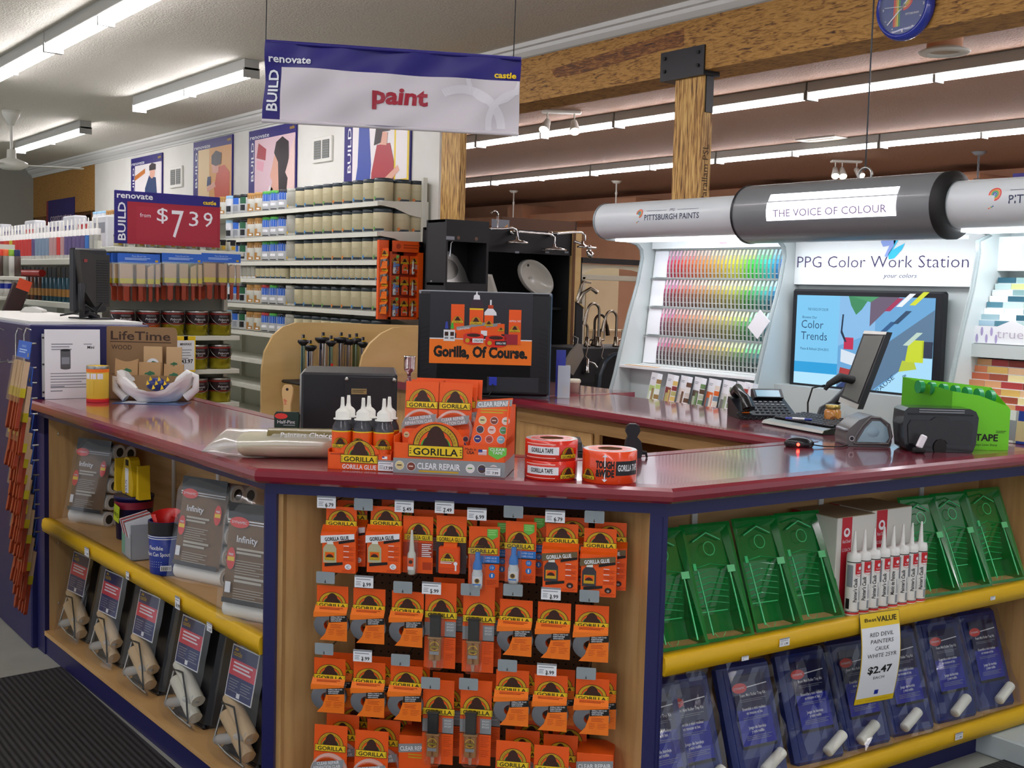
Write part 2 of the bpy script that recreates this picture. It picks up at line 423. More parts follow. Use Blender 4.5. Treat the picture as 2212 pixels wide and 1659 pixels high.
# lettering stamped up the right-hand face
t_ = MB(Matrix.Translation((.075, -.001, 1.95)) @ Matrix.Rotation(-math.pi/2, 4, 'Y'))
t_.text('2.0E Parallam PSL', .1, 0, .05, mat('stamp ink', '4a3016', .7), -.001, al='l')
P(post, 'stamp', t_)
bk = MB().box(-.012, -.02, zb-.03, .13, pw+.11, zb+.15, BLACK).box(.03, -.012, zb-.25, .09, -.0, zb-.02, BLACK)
for yy in (.03, pw+.07):
    for zz in (.03, .11):
        bk.M = Matrix.Translation((0, yy, zb+zz)); bk.cyl(.012, -.02, -.012, DARK, 8, ax='x')
P(post, 'bracket', bk, 'black bolted steel bracket')
q0 = fb.hd(950, 300); q1 = fb.hd(990, 300)
post2 = T('timber_post', 'strand lumber post at the near end of the white wall behind the stock pots', 'post', W, (BX+.02, -q1.x, 0))
P(post2, 'post', MB().box(0, 0, FZ, .06, abs(q0.x-q1.x), zb, PSLV))
P(post2, 'bracket', MB().box(-.01, -.02, zb-.02, .08, abs(q0.x-q1.x)+.03, zb+.05, BLACK), 'black steel bracket')
# ---- wood lined opening with a contractor banner
dr = MB()
xo0, xo1 = -yd1, -yd0
WD = noise_mat('brown door wood', [(.3, '5d3a1a'), (.7, '8a5a2a')], scale=(6, 6, .8), nscale=3, rough=.5)
ztop = fp.hd(140, 385).z
dr.box(xo0, .0, ztop-.55, xo1, .1, 3.3, PSL)
dr.box(xo0, .02, 0, xo0+.5, .1, ztop-.55, WD).box(xo1-.25, .02, 0, xo1, .1, ztop-.55, WD)
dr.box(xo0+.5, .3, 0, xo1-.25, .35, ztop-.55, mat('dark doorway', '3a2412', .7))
for k in range(2):
    x = xo1-1.15+k*.55
    dr.box(x, .24, .2, x+.42, .3, ztop-.8, WD).box(x+.07, .235, 1.2, x+.35, .242, ztop-1.0, mat('door panel', '4b2c14', .5))
ST('door_1', dr, fp)
# contractor banner on it
a = fp.hd(100, 440, -.015); b = fp.hd(160, 425, -.015); c = fp.hd(100, 492, -.015)
bn = MB().box(a.x, 0, c.z, b.x, .01, b.z, mat('purple banner', '2a1d63', .5)).quad(a.x, c.z, a.x+.1, b.z, -.002, mat('banner red', '8a2a3a', .5))
bn.text('contractor', (a.x+b.x)/2+.05, c.z+.22*(b.z-c.z), .12, mat('banner letters', 'd8c8d0', .5), -.003, w=(b.x-a.x)*.75)
S('banner', bn, 'purple contractor banner hanging in the wood framed doorway', 'banner', fp, (0, -.012, 0))
# ---- posters on the wall
SKIN = mat('poster skin', 'e2ac96', .5); PHOTO = [mat('poster photo '+str(i), c, .45) for i, c in enumerate(('f0d2c8', 'd9a05a', 'efe9e8', 'c9553a', '3a4fa0', 'a8303a', 'e9c92a', 'c87832', '281a20', 'e8a8b8', '2a3f6a', 'f4eef2'))]
def poster(px0, px1, pyt0, pyt1, pyb0, pyb1, lab, paint):
    a = fp.hd(px0, pyt0, -.02); b = fp.hd(px1, pyt1, -.02); c = fp.hd(px0, pyb0, -.02); d = fp.hd(px1, pyb1, -.02)
    w = b.x-a.x; zt = (a.z+b.z)/2; h = max(.9, zt-(c.z+d.z)/2)
    t = T('poster', lab, 'poster', fp, ((a.x+b.x)/2, -.02, zt-h), group='store posters on the white wall')
    m = MB().box(-w/2, 0, 0, w/2, .015, h, NAVYSIGN).quad(-w/2+.14*w, .02, w/2-.01, h-.13*h, -.001, PHOTO[11])
    m.text('renovate', -w/2+.03*w, h-.105*h, .052*h, PAPER, -.002, al='l', bold=.01, w=.42*w)
    m.text('castle', w/2-.03*w, h-.07*h, .04*h, YELD, -.002, al='r', bold=.02)
    m.text('BUILD', -w/2+.115*w, h-.60*h, .075*h, PAPER, -.002, al='l', rot=math.pi/2, bold=.01, w=.46*h)
    P(t, 'panel', m)
    g = MB(); x0 = -w/2+.14*w; W_ = w*.85; H_ = h*.86
    def po(pts, k, y=-.003): g.poly([(x0+p[0]*W_, .02+p[1]*H_) for p in pts], y, k)
    paint(po); P(t, 'picture', g)
    return t
def pic1(po):
    po([(0, 0), (1, 0), (1, 1), (0, 1)], PHOTO[2]); po([(0, .75), (.4, .85), (.4, .93), (0, .83)], PHOTO[7], -.004)
    po([(.45, 0), (.8, 0), (.85, .45), (.8, .75), (.55, .8), (.4, .6), (.38, .35)], PHOTO[10], -.004)
    po([(.58, .78), (.66, .74), (.76, .78), (.78, .9), (.68, .96), (.58, .9)], SKIN, -.005); po([(.56, .88), (.8, .88), (.8, .97), (.66, 1.0), (.56, .96)], PHOTO[8], -.006)
    po([(.2, .3), (.45, .42), (.45, .48), (.2, .36)], SKIN, -.005); po([(0, .4), (.35, .3), (.35, .34), (0, .45)], PHOTO[7], -.004)
def pic2(po):
    po([(0, 0), (1, 0), (1, 1), (0, 1)], PHOTO[1]); po([(0, 0), (.35, 0), (.35, 1), (0, 1)], mat('pale wood photo', 'ecd0a0', .5), -.004)
    po([(.55, .1), (.95, .15), (.95, .6), (.8, .72), (.6, .7), (.5, .4)], PHOTO[3], -.005)
    po([(.45, .62), (.62, .62), (.66, .8), (.55, .86), (.42, .78)], SKIN, -.006); po([(.42, .76), (.55, .72), (.7, .74), (.72, .9), (.55, .95), (.42, .88)], PHOTO[8], -.007)
    po([(.3, .35), (.55, .42), (.5, .5), (.28, .42)], SKIN, -.006); po([(.1, 0), (.6, 0), (.55, .2), (.35, .28), (.2, .2)], PHOTO[8], -.006)
    po([(.28, .44), (.4, .46), (.4, .58), (.3, .58)], PHOTO[10], -.007)
def pic3(po):
    po([(0, 0), (1, 0), (1, 1), (0, 1)], mat('pale pink photo', 'e8c8d0', .5)); po([(.05, .75), (.28, .7), (.3, .85), (.1, .95)], PHOTO[5], -.004); po([(.05, .6), (.22, .55), (.25, .68), (.06, .72)], PHOTO[9], -.004)
    po([(.45, .1), (.62, .05), (.72, .3), (.7, .7), (.52, .78), (.45, .6), (.4, .48), (.46, .4), (.42, .3)], SKIN, -.005)
    po([(.5, .78), (.6, .65), (.62, .3), (.7, .05), (.85, .05), (.86, .6), (.85, .9), (.7, .98), (.55, .92)], PHOTO[8], -.006)
    po([(.82, .0), (1, 0), (1, .95), (.9, .8), (.84, .62), (.78, .5), (.84, .42), (.82, .3)], mat('light skin photo', 'f0cfc8', .5), -.007)
    po([(.15, .0), (.3, 0), (.48, .3), (.4, .36)], PHOTO[2], -.005)
def pic4(po):
    po([(0, 0), (1, 0), (1, 1), (0, 1)], PHOTO[2]); po([(0, 0), (.3, 0), (.35, .5), (.3, 1), (.12, 1), (.1, .5)], PHOTO[4], -.004)
    po([(.75, 0), (1, 0), (1, .95), (.75, .9)], PHOTO[6], -.004); po([(.78, .3), (.97, .3), (.97, .92), (.78, .88)], PHOTO[2], -.005)
    po([(.35, .05), (.75, .05), (.75, .5), (.68, .72), (.45, .72), (.36, .4)], PHOTO[5], -.006)
    po([(.5, .72), (.62, .7), (.64, .84), (.52, .88)], SKIN, -.007); po([(.4, .72), (.52, .74), (.55, .86), (.68, .86), (.66, .95), (.44, .95)], PHOTO[8], -.008)
    po([(.6, .22), (.85, .4), (.82, .46), (.55, .3)], SKIN, -.007)
poster(283, 350, 345, 328, 430, 430, 'farthest poster, man in a navy shirt reading a plan, above the price sign', pic1)
poster(418, 502, 308, 290, 428, 425, 'poster of a woman in rust red working with wood', pic2)
poster(538, 640, 282, 265, 430, 420, 'poster of a dark haired woman in profile facing a pale face', pic3)
poster(745, 888, 238, 232, 388, 385, 'poster of a person in a red sweater, partly behind the hanging banner', pic4)
# ---- wall vents
VG = mat('vent mesh', '77776e', .6)
for px0, px1, py0, py1, lab in ((676, 716, 299, 347, 'larger white wall vent with two grey louvre panels between posters'), (367, 393, 362, 403, 'smaller white wall vent with soot above it, left of the rust red poster')):
    a = fp.hd(px0, py0, -.02); b = fp.hd(px1, py1, -.02); w = b.x-a.x; h = a.z-b.z
    t = T('wall_vent', lab, 'vent', fp, ((a.x+b.x)/2, 0, b.z), group='wall vents')
    P(t, 'frame', MB().box(-w/2, -.025, 0, w/2, -.002, h, WHITE, .004))
    for s_ in (-1, 1):
        g = MB().box(s_*w*.22-w*.18, -.028, h*.14, s_*w*.22+w*.18, -.02, h*.86, VG)
        for k in range(7): g.box(s_*w*.22-w*.18, -.031, h*(.17+k*.1), s_*w*.22+w*.18, -.028, h*(.2+k*.1), GREY)
        P(t, 'louvre', g)
# ================================================================ fluorescent lights
TUBE = mat('lit tube', 'fffaff', .5, emit=TUBE_POWER)
FIXW = mat('fixture enamel', 'a4a5a0', .5)
def fixture_mesh(L, w=.13):
    body = MB().box(-w*.5, 0, .06, w*.5, L, .15, FIXW, .004)
    ends = [MB().box(-w/2-.005, y, .0, w/2+.005, y+.012, .08, FIXW) for y in (.0, L-.012)]+[MB().box(-w/2+.01, L/2-.012, 0.0, w/2-.01, L/2+.012, .06, FIXW)]
    tubes = []
    for sx in (-1, 1):
        for k in range(2):
            tubes.append(MB().at(sx*w*.30, 0, .035).cyl(.0175, .03+k*L/2, L/2-.02+k*L/2, TUBE, 8, ax='y'))
    return [body.build('housing')]+[e.build('lampholder') for e in ends]+[t.build('tube') for t in tubes]
FXM = {}
def fixture(x, y, L, lab, z=None, grp='ceiling fluorescent lights', w=.13):
    k = (round(L, 2), w)
    if k not in FXM: FXM[k] = fixture_mesh(L, w)
    ms = FXM[k]; z = CZ-.15 if z is None else z
    t = T('fluorescent_light', lab, 'ceiling light', W, (x, y, z), group=grp)
    for nme, m in zip(('housing', 'lampholder', 'lampholder', 'lampholder', 'tube', 'tube', 'tube', 'tube'), ms): P(t, nme, m)
ZT = CZ-.12
for (p, q, lab) in (((314, 238), (528, 158), 'two tube ceiling light in the middle of the white ceiling, above the price sign'), ((50, 327), (178, 283), 'farthest ceiling light of the white ceiling, beside the ceiling fan')):
    a = W.hz(*p, ZT); b = W.hz(*q, ZT)
    fixture((a.x+b.x)/2, b.y, a.y-b.y, lab)
a = W.hz(0, 165, ZT); b = W.hz(331, -5, ZT)
xr = (a.x+b.x)/2
fixture(xr, b.y-.35, 2.44, 'nearest light of the upper left row, cut by the top of the photo')
fixture(xr, b.y+2.11, 2.44, 'ceiling light at the upper left corner, end to end behind the nearest one')
for k in range(1, 5): fixture(xr, b.y-.35-2.46*k, 2.44, 'ceiling light of the row over the near side of the counter, outside the photo', grp='ceiling lights behind the viewer')
for k in range(3): fixture(1.0, 12+2.5*k, 2.44, 'added far ceiling light, unseen left of the frame', grp='added ceiling lights left of the frame')  # unseen fixtures added to brighten the far doorway and end wall
for k in range(5): fixture(-.9, -3.5+2.5*k, 2.44, 'ceiling light of the row behind the viewer', grp='ceiling lights behind the viewer')
# rows under the brown ceiling
joints1 = [(990, 336), (1090, 318), (1227, 292), (1380, 270), (1558, 248), (1770, 222), (2022, 185)]
joints2 = [(989, 416), (1107, 400), (1208, 385), (1321, 373), (1550, 362), (1744, 340), (1924, 323), (2128, 305)]
for js, ro in ((joints1, 'nearer'), (joints2, 'farther')):
    zz = CZ-.17
    ys = [W.hz(*p, zz) for p in js]
    xm = sum(v.x for v in ys)/len(ys)
    L = 2.44; y = min(v.y for v in ys)-L*1.5; n = int((max(v.y for v in ys)+.9-y)/L)+1
    for k in range(n):
        fixture(xm, y+L*k, L-.02, f'{ordn(n-1-k, n)} light of the {ro} row under the brown ceiling', grp=f'{ro} row of lights under the brown ceiling')
    for k in range(1, 3): fixture(xm, y-L*k, L-.02, f'added light of the {ro} brown ceiling row, outside the photo', grp=f'{ro} row of added lights outside the photo')  # unseen fixtures added past each row to brighten the brown room
# ---- ceiling fan
FANM = mat('fan enamel', 'dcdcd2', .4)
c = W.hz(24, 239, CZ); fz = 2.60; d_ = math.hypot(c.x, c.y)
zf = W.hz(24, 239, CZ)
g = ray(22, 355); tt = math.hypot(c.x, c.y)/math.hypot(g.x, g.y); hub = 1.6+g.z*tt
t = T('ceiling_fan', 'white ceiling fan hanging at the far left beside a light', 'ceiling fan', W, (c.x, c.y, hub))
P(t, 'canopy', MB().lathe([(0, CZ-hub), (.1, CZ-hub), (.09, CZ-hub-.05), (.03, CZ-hub-.16), (0, CZ-hub-.16)], FANM, 16))
P(t, 'rod', MB().cyl(.016, .05, CZ-hub-.1, FANM, 10))
P(t, 'motor', MB().lathe([(0, -.06), (.1, -.055), (.17, -.02), (.17, .02), (.1, .05), (.05, .07), (.045, .16), (0, .17)], FANM, 20))
for k in range(3):
    b_ = MB().at(0, 0, 0, rz=math.radians(-20+120*k)); b_.prismz([(.12, -.03), (.3, -.06), (.72, -.07), (.75, 0), (.72, .07), (.3, .06), (.12, .03)], -.012, 0, FANM)
    P(t, 'blade', b_)
# ---- spotlights under the brown ceiling
BULB = mat('lit spot', 'fff0d8', .4, emit=9)
def spots(px, py, px2, py2, heads, lab):
    c = W.hz(px, py, CZ-.02)
    dd = Fr((0, 0, 0), 0); s_ = (Vector((c.x, c.y, 0))-Vector((0, 0, 0))).length
    t = T('spotlight_fixture', lab, 'spotlight', W, (c.x, c.y, CZ), rz=-YAW)
    P(t, 'base', MB().box(-.2, -.06, -.03, .2, .06, 0, WHITE, .01))
    for x, a in heads:
        h = MB().at(x, 0, -.04).rod((0, 0, .01), (0, 0, -.08), .008, WHITE)
        h.M = Matrix.Translation((x, 0, -.12)) @ Matrix.Rotation(math.radians(a), 4, 'Y') @ Matrix.Rotation(-.75, 4, 'X') @ Matrix.Scale(.9, 4)
        h.lathe([(0, .03), (.035, .02), (.045, -.05), (.06, -.13), (.055, -.15)], WHITE, 14)
        hp = P(t, 'head', h)
        P(hp, 'bulb', MB(h.M.copy()).lathe([(.052, -.148), (.03, -.155), (0, -.158)], BULB, 14))
spots(1213, 243, 0, 0, ((-.14, 20), (.13, -3)), 'double spotlight with white heads near the wooden post')
spots(1828, 350, 0, 0, ((-.14, 10), (-.05, 4), (.14, -25)), 'triple spotlight below the far row of lights, above the dark lit header')
# ---- pipe pendants, ring, vents of brown ceiling
def pend_rod(px, py0, py1, z1px, lab, chain=False):
    c = W.hz(px, py0, CZ); g = ray(z1px, py1); tt = math.hypot(c.x, c.y)/math.hypot(g.x, g.y); zz = 1.6+g.z*tt
    t = T('hanging_pole' if not chain else 'hanging_chain', lab, 'pole' if not chain else 'chain', W, (c.x, c.y, zz))
    P(t, 'canopy', MB().lathe([(0, CZ-zz), (.09, CZ-zz), (.05, CZ-zz-.04), (0, CZ-zz-.04)], WHITE if not chain else GREY, 14))
    if not chain: P(t, 'rod', MB().cyl(.012, 0, CZ-zz, WHITE, 8).cyl(.02, (CZ-zz)*.5, (CZ-zz)*.5+.04, WHITE, 8))
    else:
        r_ = MB()
        for k in range(14):
            r_.M = Matrix.Translation((0, 0, .1+k*(CZ-zz-.1)/14)) @ Matrix.Rotation(k*math.pi/2, 4, 'Z')
            r_.tube([(.012*math.cos(i*math.tau/8), 0, .03+.03*math.sin(i*math.tau/8)) for i in range(9)], .004, GREY, 5)
        P(t, 'chain', r_)
        P(t, 'ring', MB().at(0, 0, 0, rz=-YAW).tube([(.085*math.cos(i*math.tau/20), 0, .02+.085*math.sin(i*math.tau/20)) for i in range(21)], .009, STEEL, 6))
pend_rod(1110, 412, 470, 1110, 'white hanging pole on the left, above the shower heads')
pend_rod(1332, 391, 450, 1332, 'white hanging pole above the left end of the silver header')
pend_rod(2115, 328, 405, 2115, 'chain with a brass ring hanging above the right header', chain=True)
c = W.hz(1794, 302, CZ)
S('ceiling_vent', MB().box(-.28, -.28, -.015, .28, .28, -.001, WHITE, .004).box(-.2, -.2, -.02, .2, .2, -.015, mat('vent cream', 'd9cdb8', .6)), 'square white ceiling vent under the brown ceiling', 'vent', W, (c.x, c.y, CZ))
# round duct outlet dropping below the ceiling beside the clock
c = W.hz(2040, 112, 3.05)
t = T('ceiling_diffuser', 'round white rimmed duct outlet below the brown ceiling, under the clock', 'vent', W, (c.x, c.y, 3.05))
P(t, 'duct', MB().cyl(.10, .02, CZ-3.05, BWALL, 24))
P(t, 'rim', MB().lathe([(.10, .02), (.145, .0), (.138, -.01), (.10, -.014), (.09, .005)], WHITE, 28))
P(t, 'core', MB().cyl(.095, .003, .008, mat('diffuser core', 'b9a590', .5), 24))
# ---- clock on the beam
CLKB = mat('clock blue', '20339a', .25, coat=.5); CLKF = mat('clock face', '1c3f86', .3, coat=.6)
c = fb.hd(1953, 15, -.03)
t = T('wall_clock', 'round blue clock with rainbow letter P on the beam', 'clock', fb, (c.x, 0, c.z))
P(t, 'rim', MB().lathe([(0, 0), (.165, 0), (.17, -.02), (.155, -.05), (.14, -.052), (.138, -.04)], CLKB, 36, ax='y'))
fc = MB().disc(.14, 0, 0, -.036, CLKF, 36)
P(t, 'dial', fc)
lg = MB()
RB = [mat('rainbow '+c_, c_, .4) for c_ in ('d8322a', 'e88a1c', 'e8d22a', '2f9a4a', '2a4fae')]
def rainbowP(mb, x, z, h, y):
    for i, m in enumerate(RB[:4] if True else RB):
        r0 = h*.30-i*h*.055
        mb.ring(r0-h*.045, r0, x, z+h*.2, y, m, 20, -math.pi/2, math.pi)
        mb.quad(x-r0, z-h*.5, x-r0+h*.045, z+h*.2, y, m)
rainbowP(lg, 0, 0, .19, -.0375)
for i in range(12):
    a_ = math.tau*i/12; n_ = str(i or 12)
    if i % 3 == 0: lg.text(n_, .12*math.sin(a_), .12*math.cos(a_)-.008, .014, PAPER, -.0378)
    else: lg.disc(.003, .12*math.sin(a_), .12*math.cos(a_), -.0378, PAPER, 6)
lg.text('PITTSBURGH', .055, -.045, .01, PAPER, -.0378)
P(t, 'logo', lg)
for nm, a_, L_, w_ in (('hour_hand', 40, .08, .004), ('minute_hand', 228, .12, .003), ('second_hand', 275, .11, .0012)):
    h = MB(Matrix.Rotation(math.radians(a_), 4, 'Y')); h.box(-w_, -.042, -.02, w_, -.0405, L_, PAPER); P(t, nm, h)
P(t, 'lens', MB().lathe([(.139, -.048), (.09, -.052), (0, -.054)], GLASSY if False else mat('clock glass', 'ffffff', .02, alpha=.12, spec=1.0), 30, ax='y'))
# ---- thin cable to the dark header, small cord
c = fb.hd(1877, 115, .1)
# ================================================================ the counter
LF = Fr((1.458, 5.50, 0), math.atan2(-2.22, .064)); LW = math.hypot(2.22, .064)
CF = Fr((1.522, 3.28, 0), math.atan2(2.44-3.28, 2.375-1.522)); CW = math.hypot(.84, .853)
RF = Fr((2.375, 2.44, 0), -.03); RW = 1.98
ZC = 1.05
def offs(pts, d):
    """polyline moved sideways by d (positive = to the right of travel)"""
    out = []
    for i, p in enumerate(pts):
        ds = []
        if i > 0: ds.append((Vector(pts[i])-Vector(pts[i-1])).normalized())
        if i < len(pts)-1: ds.append((Vector(pts[i+1])-Vector(pts[i])).normalized())
        ns = [Vector((a.y, -a.x)) for a in ds]
        n = sum(ns, Vector((0, 0))).normalized(); k = d/max(.3, n.dot(ns[0]))
        out.append((p[0]+n.x*k, p[1]+n.y*k))
    return out
def sweep(mb, pts, prof, m):
    rows = [offs(pts, a) for a, z in prof]; n = len(pts); k = len(prof)
    vs = [(rows[j][i][0], rows[j][i][1], prof[j][1]) for i in range(n) for j in range(k)]
    mb.add(vs, [(i*k+j, i*k+(j+1) % k, (i+1)*k+(j+1) % k, (i+1)*k+j) for i in range(n-1) for j in range(k)], m, False)
    mb.add(vs, [tuple(range(k)), tuple(range((n-1)*k, n*k))[::-1]], m)
front = [(1.432, 5.56), (1.434, 5.48), (1.497, 3.268), (2.365, 2.413), (4.42, 2.351)]
inner = [(4.42, 3.0), (4.30, 3.02), (4.30, 4.90), (3.62, 4.90), (3.62, 2.98), (2.52, 2.98), (2.13, 3.42), (2.13, 5.56)]
NOSE = [(-.045, 1.012), (.012, 1.006), (.024, 1.014), (.028, 1.028), (.024, 1.043), (.012, 1.051), (-.045, 1.0515)]
wt = T('worktop', 'maroon laminate U shaped worktop with a rounded dark red edge', 'worktop')
P(wt, 'top', MB().prismz([p for p in offs(front, -.04)]+inner, 1.012, ZC, TOPRED))
e_ = MB(); sweep(e_, front, NOSE, EDGERED); P(wt, 'edge', e_)
e_ = MB(); sweep(e_, [(4.30, 4.90), (3.62, 4.90), (3.62, 2.98), (2.52, 2.98), (2.13, 3.42), (2.13, 5.56)], NOSE, EDGERED); P(wt, 'edge', e_)

def screw(mb, x, y, z): mb.M = Matrix.Translation((x, y, z)); mb.lathe([(0, -.003), (.006, -.002), (.007, 0)], STEEL, 8, ax='y'); mb.M = Matrix.Identity(4)
def standards(mb, xs, d, z0, z1):
    for x in xs: mb.box(x-.012, d-.008, z0, x+.012, d-.001, z1, WHITE)
# left wing cabinet
DL = .42
c = T('display_cabinet', 'open navy and maple cabinet of the left counter wing with a yellow edged shelf', 'cabinet', LF)
P(c, 'frame', MB().box(.0, 0, .977, LW, .02, 1.012, NAVY).box(-.09, 0, FZ, .018, .02, .98, NAVY).box(-.09, 0, .9, .018, .02, 1.012, NAVY).box(LW-.018, 0, FZ, LW, .02, .98, NAVY).box(.018, .005, FZ, LW, .03, -.018, NAVY).box(-.09, .02, FZ, .0, DL, 1.012, NAVY))
s_ = MB().box(.0, .02, -.02, .018, DL, 1.012, MAPLE)
for z in (.9, .40, .12): screw(s_, .022, .06, z)
P(c, 'side_panel', s_); P(c, 'side_panel', MB().box(LW-.018, .02, -.02, LW-.004, DL-.1, 1.012, MAPLE))
b_ = MB().box(.018, DL-.015, -.02, LW-.02, DL, 1.012, MAPLEH); P(c, 'back_panel', b_)
for x_ in (.52, .98): b_ = MB(); standards(b_, (x_,), DL-.015, .0, 1.0); P(c, 'shelf_standard', b_)
P(c, 'bottom_shelf', MB().box(.018, -.002, -.02, LW-.018, DL-.016, .0, MAPLEH))
P(c, 'shelf', MB().box(.02, .03, .495, LW-.02, DL-.017, .513, MAPLEH))
LIP = [(-.012, .548), (-.016, .575), (-.012, .6), (-.002, .607), (.03, .604), (.034, .58), (.01, .55)]
P(c, 'shelf_edge', MB().prismx([(y+.002, z-.085) for y, z in LIP], .02, LW-.02, YELSHELF, True), 'yellow moulded shelf edge')
# corner cabinet with pegboard
PEG = mat('pegboard', '5c3c22', .6); HOLE = mat('peg hole', '140c06', .9)
DC = .30
c = T('corner_display', 'navy corner cabinet with a brown pegboard of hanging orange packages', 'cabinet', CF)
P(c, 'frame', MB().box(-.005, 0, .969, CW+.005, .02, 1.012, NAVY).box(-.004, 0, FZ, .03, .02, .97, NAVY).box(CW-.042, 0, FZ, CW+.004, .02, .97, NAVY).box(0, .05, FZ, CW, .07, .0, NAVY))
P(c, 'side_panel', MB().prismz([(.045, .02), (.045, DC), (.03, DC), (.03, .02)], -.02, .969, MAPLE))
P(c, 'side_panel', MB().prismz([(CW-.042, .02), (CW-.02, .02), (CW-.15, DC), (CW-.175, DC)], -.02, .969, MAPLE))
P(c, 'base_shelf', MB().box(.045, .0, -.02, CW-.18, DC-.001, .0, MAPLEH))
pg = MB().box(.03, DC, -.02, CW-.15, DC+.006, 1.0, PEG)
for i in range(37):
    for j in range(33):
        x = .06+i*.0254; z = .13+j*.0254
        if x < CW-.18: pg.disc(.0032, x, z, DC-.0006, HOLE, 6)
P(c, 'pegboard', pg)
# right wing cabinet
DR = .31
c = T('display_cabinet', 'open navy and maple cabinet of the right counter wing with two yellow edged shelves', 'cabinet', RF)
P(c, 'frame', MB().box(.0, 0, .960, 2.03, .02, 1.012, NAVY).box(-.004, 0, FZ, .014, .02, .96, NAVY).box(.0, .06, FZ, RW-.04, .08, -.0, NAVY))
P(c, 'side_panel', MB().box(.0, .02, -.02, .012, DR, 1.012, MAPLE))
s_ = MB().box(RW-.0, .0, FZ, RW+.02, DR, 1.012, MAPLE); P(c, 'side_panel', s_)
P(c, 'back_panel', MB().box(.012, DR-.012, -.02, RW, DR, 1.012, MAPLEH))
for x_ in (.40, 1.02, 1.60): b_ = MB(); standards(b_, (x_,), DR-.012, .1, 1.0); P(c, 'shelf_standard', b_)
P(c, 'shelf', MB().box(.012, .03, .522, RW, DR-.013, .540, MAPLEH))
P(c, 'shelf', MB().box(.012, .03, .02, RW, DR-.013, .038, MAPLEH))
P(c, 'shelf_edge', MB().prismx([(y+.002, z-.060) for y, z in LIP], .014, RW, YELSHELF, True), 'yellow moulded shelf edge')
P(c, 'shelf_edge', MB().prismx([(y+.002, z-.560) for y, z in LIP], .014, RW+.02, YELSHELF, True), 'yellow moulded shelf edge')
# back counter cabinet below the paint station
BF = Fr((3.66, 4.88, 0), -math.pi/2)
c = T('base_cabinet', 'light wood base cabinet under the back counter with open bays', 'cabinet', BF)
P(c, 'frame', MB().box(0, 0, .93, 1.9, .02, 1.012, MAPLEH).box(0, 0, FZ, .03, .02, .93, MAPLE).box(.62, 0, FZ, .66, .02, .93, MAPLE).box(1.25, 0, FZ, 1.29, .02, .93, MAPLE).box(0, .02, FZ, .02, .6, 1.012, MAPLE).box(0, .5, 0, 1.9, .52, 1.01, MAPLEH))
P(c, 'shelf', MB().box(.02, .02, .5, 1.9, .5, .52, MAPLEH))
P(c, 'door', MB().box(.03, -.018, .1, .62, -.001, .93, MAPLE, .004))
# tall navy end box at the far end of the left wing
EB0 = Vector((1.36, 5.60, 0)); ztop = Fr((1.36, 0, 0), -math.pi/2).hd(60, 706).z
c = T('end_display', 'tall navy end panel box with hooks of paint brushes at the far left', 'cabinet', W, (1.36, 5.60, 0))
P(c, 'box', MB().box(0.07, 0, FZ, .62, 1.9, ztop, NAVY, .006))
P(c, 'ledge', MB().box(.1, .1, ztop, .62, 1.9, ztop+.012, WHITE))
EBZ = ztop
# ribbed black mats on the floor
def ribmat(name, lab, pts, rib0, z=.012):
    m = mat('ribbed rubber mat', '1d1d1f', .65)
    N, L, b = nodes(m)
    if not any(n.type == 'TEX_WAVE' for n in N):
        tc = N.new('ShaderNodeTexCoord'); mp = N.new('ShaderNodeMapping'); mp.inputs['Rotation'].default_value = (0, 0, math.radians(0))
        wv = N.new('ShaderNodeTexWave'); wv.inputs['Scale'].default_value = 14; wv.bands_direction = 'X'
        L.new(tc.outputs['Object'], mp.inputs[0]); L.new(mp.outputs[0], wv.inputs['Vector'])
        r_ = N.new('ShaderNodeValToRGB'); r_.color_ramp.elements[0].color = (*lin('0d0d0e'), 1); r_.color_ramp.elements[1].color = (*lin('3a3a3c'), 1)
        L.new(wv.outputs['Fac'], r_.inputs[0]); L.new(r_.outputs[0], b.inputs['Base Color'])
        bp = N.new('ShaderNodeBump'); bp.inputs['Strength'].default_value = .8; L.new(wv.outputs['Fac'], bp.inputs['Height']); L.new(bp.outputs[0], b.inputs['Normal'])
    return S(name, MB().prismz(pts, FZ+.0005, FZ+z, m), lab, 'mat')
a = W.hz(0, 1465, FZ); b = W.hz(165, 1440, FZ)
ribmat('floor_mat', 'ribbed black rubber mat on the floor along the left wing', [(-.2, a.y-.15), (1.46, b.y), (1.49, 3.2), (1.4, 2.3), (-.2, 2.3)], 0)
ribmat('floor_mat', 'black rubber mat on the floor at the lower right corner', [(1.9, 1.2), (4.6, 1.2), (4.6, 2.31), (2.45, 2.4)], 0)
# light parcel board on the floor at the lower right
a = W.hz(2125, 1585, FZ+.09)
S('step_box', MB().box(0, 0, 0, .8, .5, .09, mat('pale box', 'b9c4c6', .5), .006), 'pale flat box on the floor past the end of the right cabinet', 'box', W, (a.x+.02, a.y-.35, FZ))

# ================================================================ left wing goods
# ---- price clips on shelf edges
def clip(fr, px, py, d, lab, w=.04, h=.03, tilt=0, price='9.99'):
    p = fr.hd(px, py, d)
    return S('price_label', pricetag(MB(), w, h, price), lab, 'price label', fr, (p.x, d, p.z-h/2), rx=tilt, group='shelf price labels')
clip(LF, 187, 1192, -.022, 'white price label on the yellow edge below the farthest roller pack', .05, .035, price='7.99')
clip(LF, 275, 1243, -.022, 'pale price label on the yellow edge in the middle of the left wing', .03, .03, price='4.49')
clip(LF, 383, 1302, -.022, 'white price label on the yellow edge below the can spouts', .04, .045, price='8.99')
clip(LF, 452, 1355, -.022, 'pale price label on the yellow edge near the right end of the left wing', .04, .03, price='6.29')
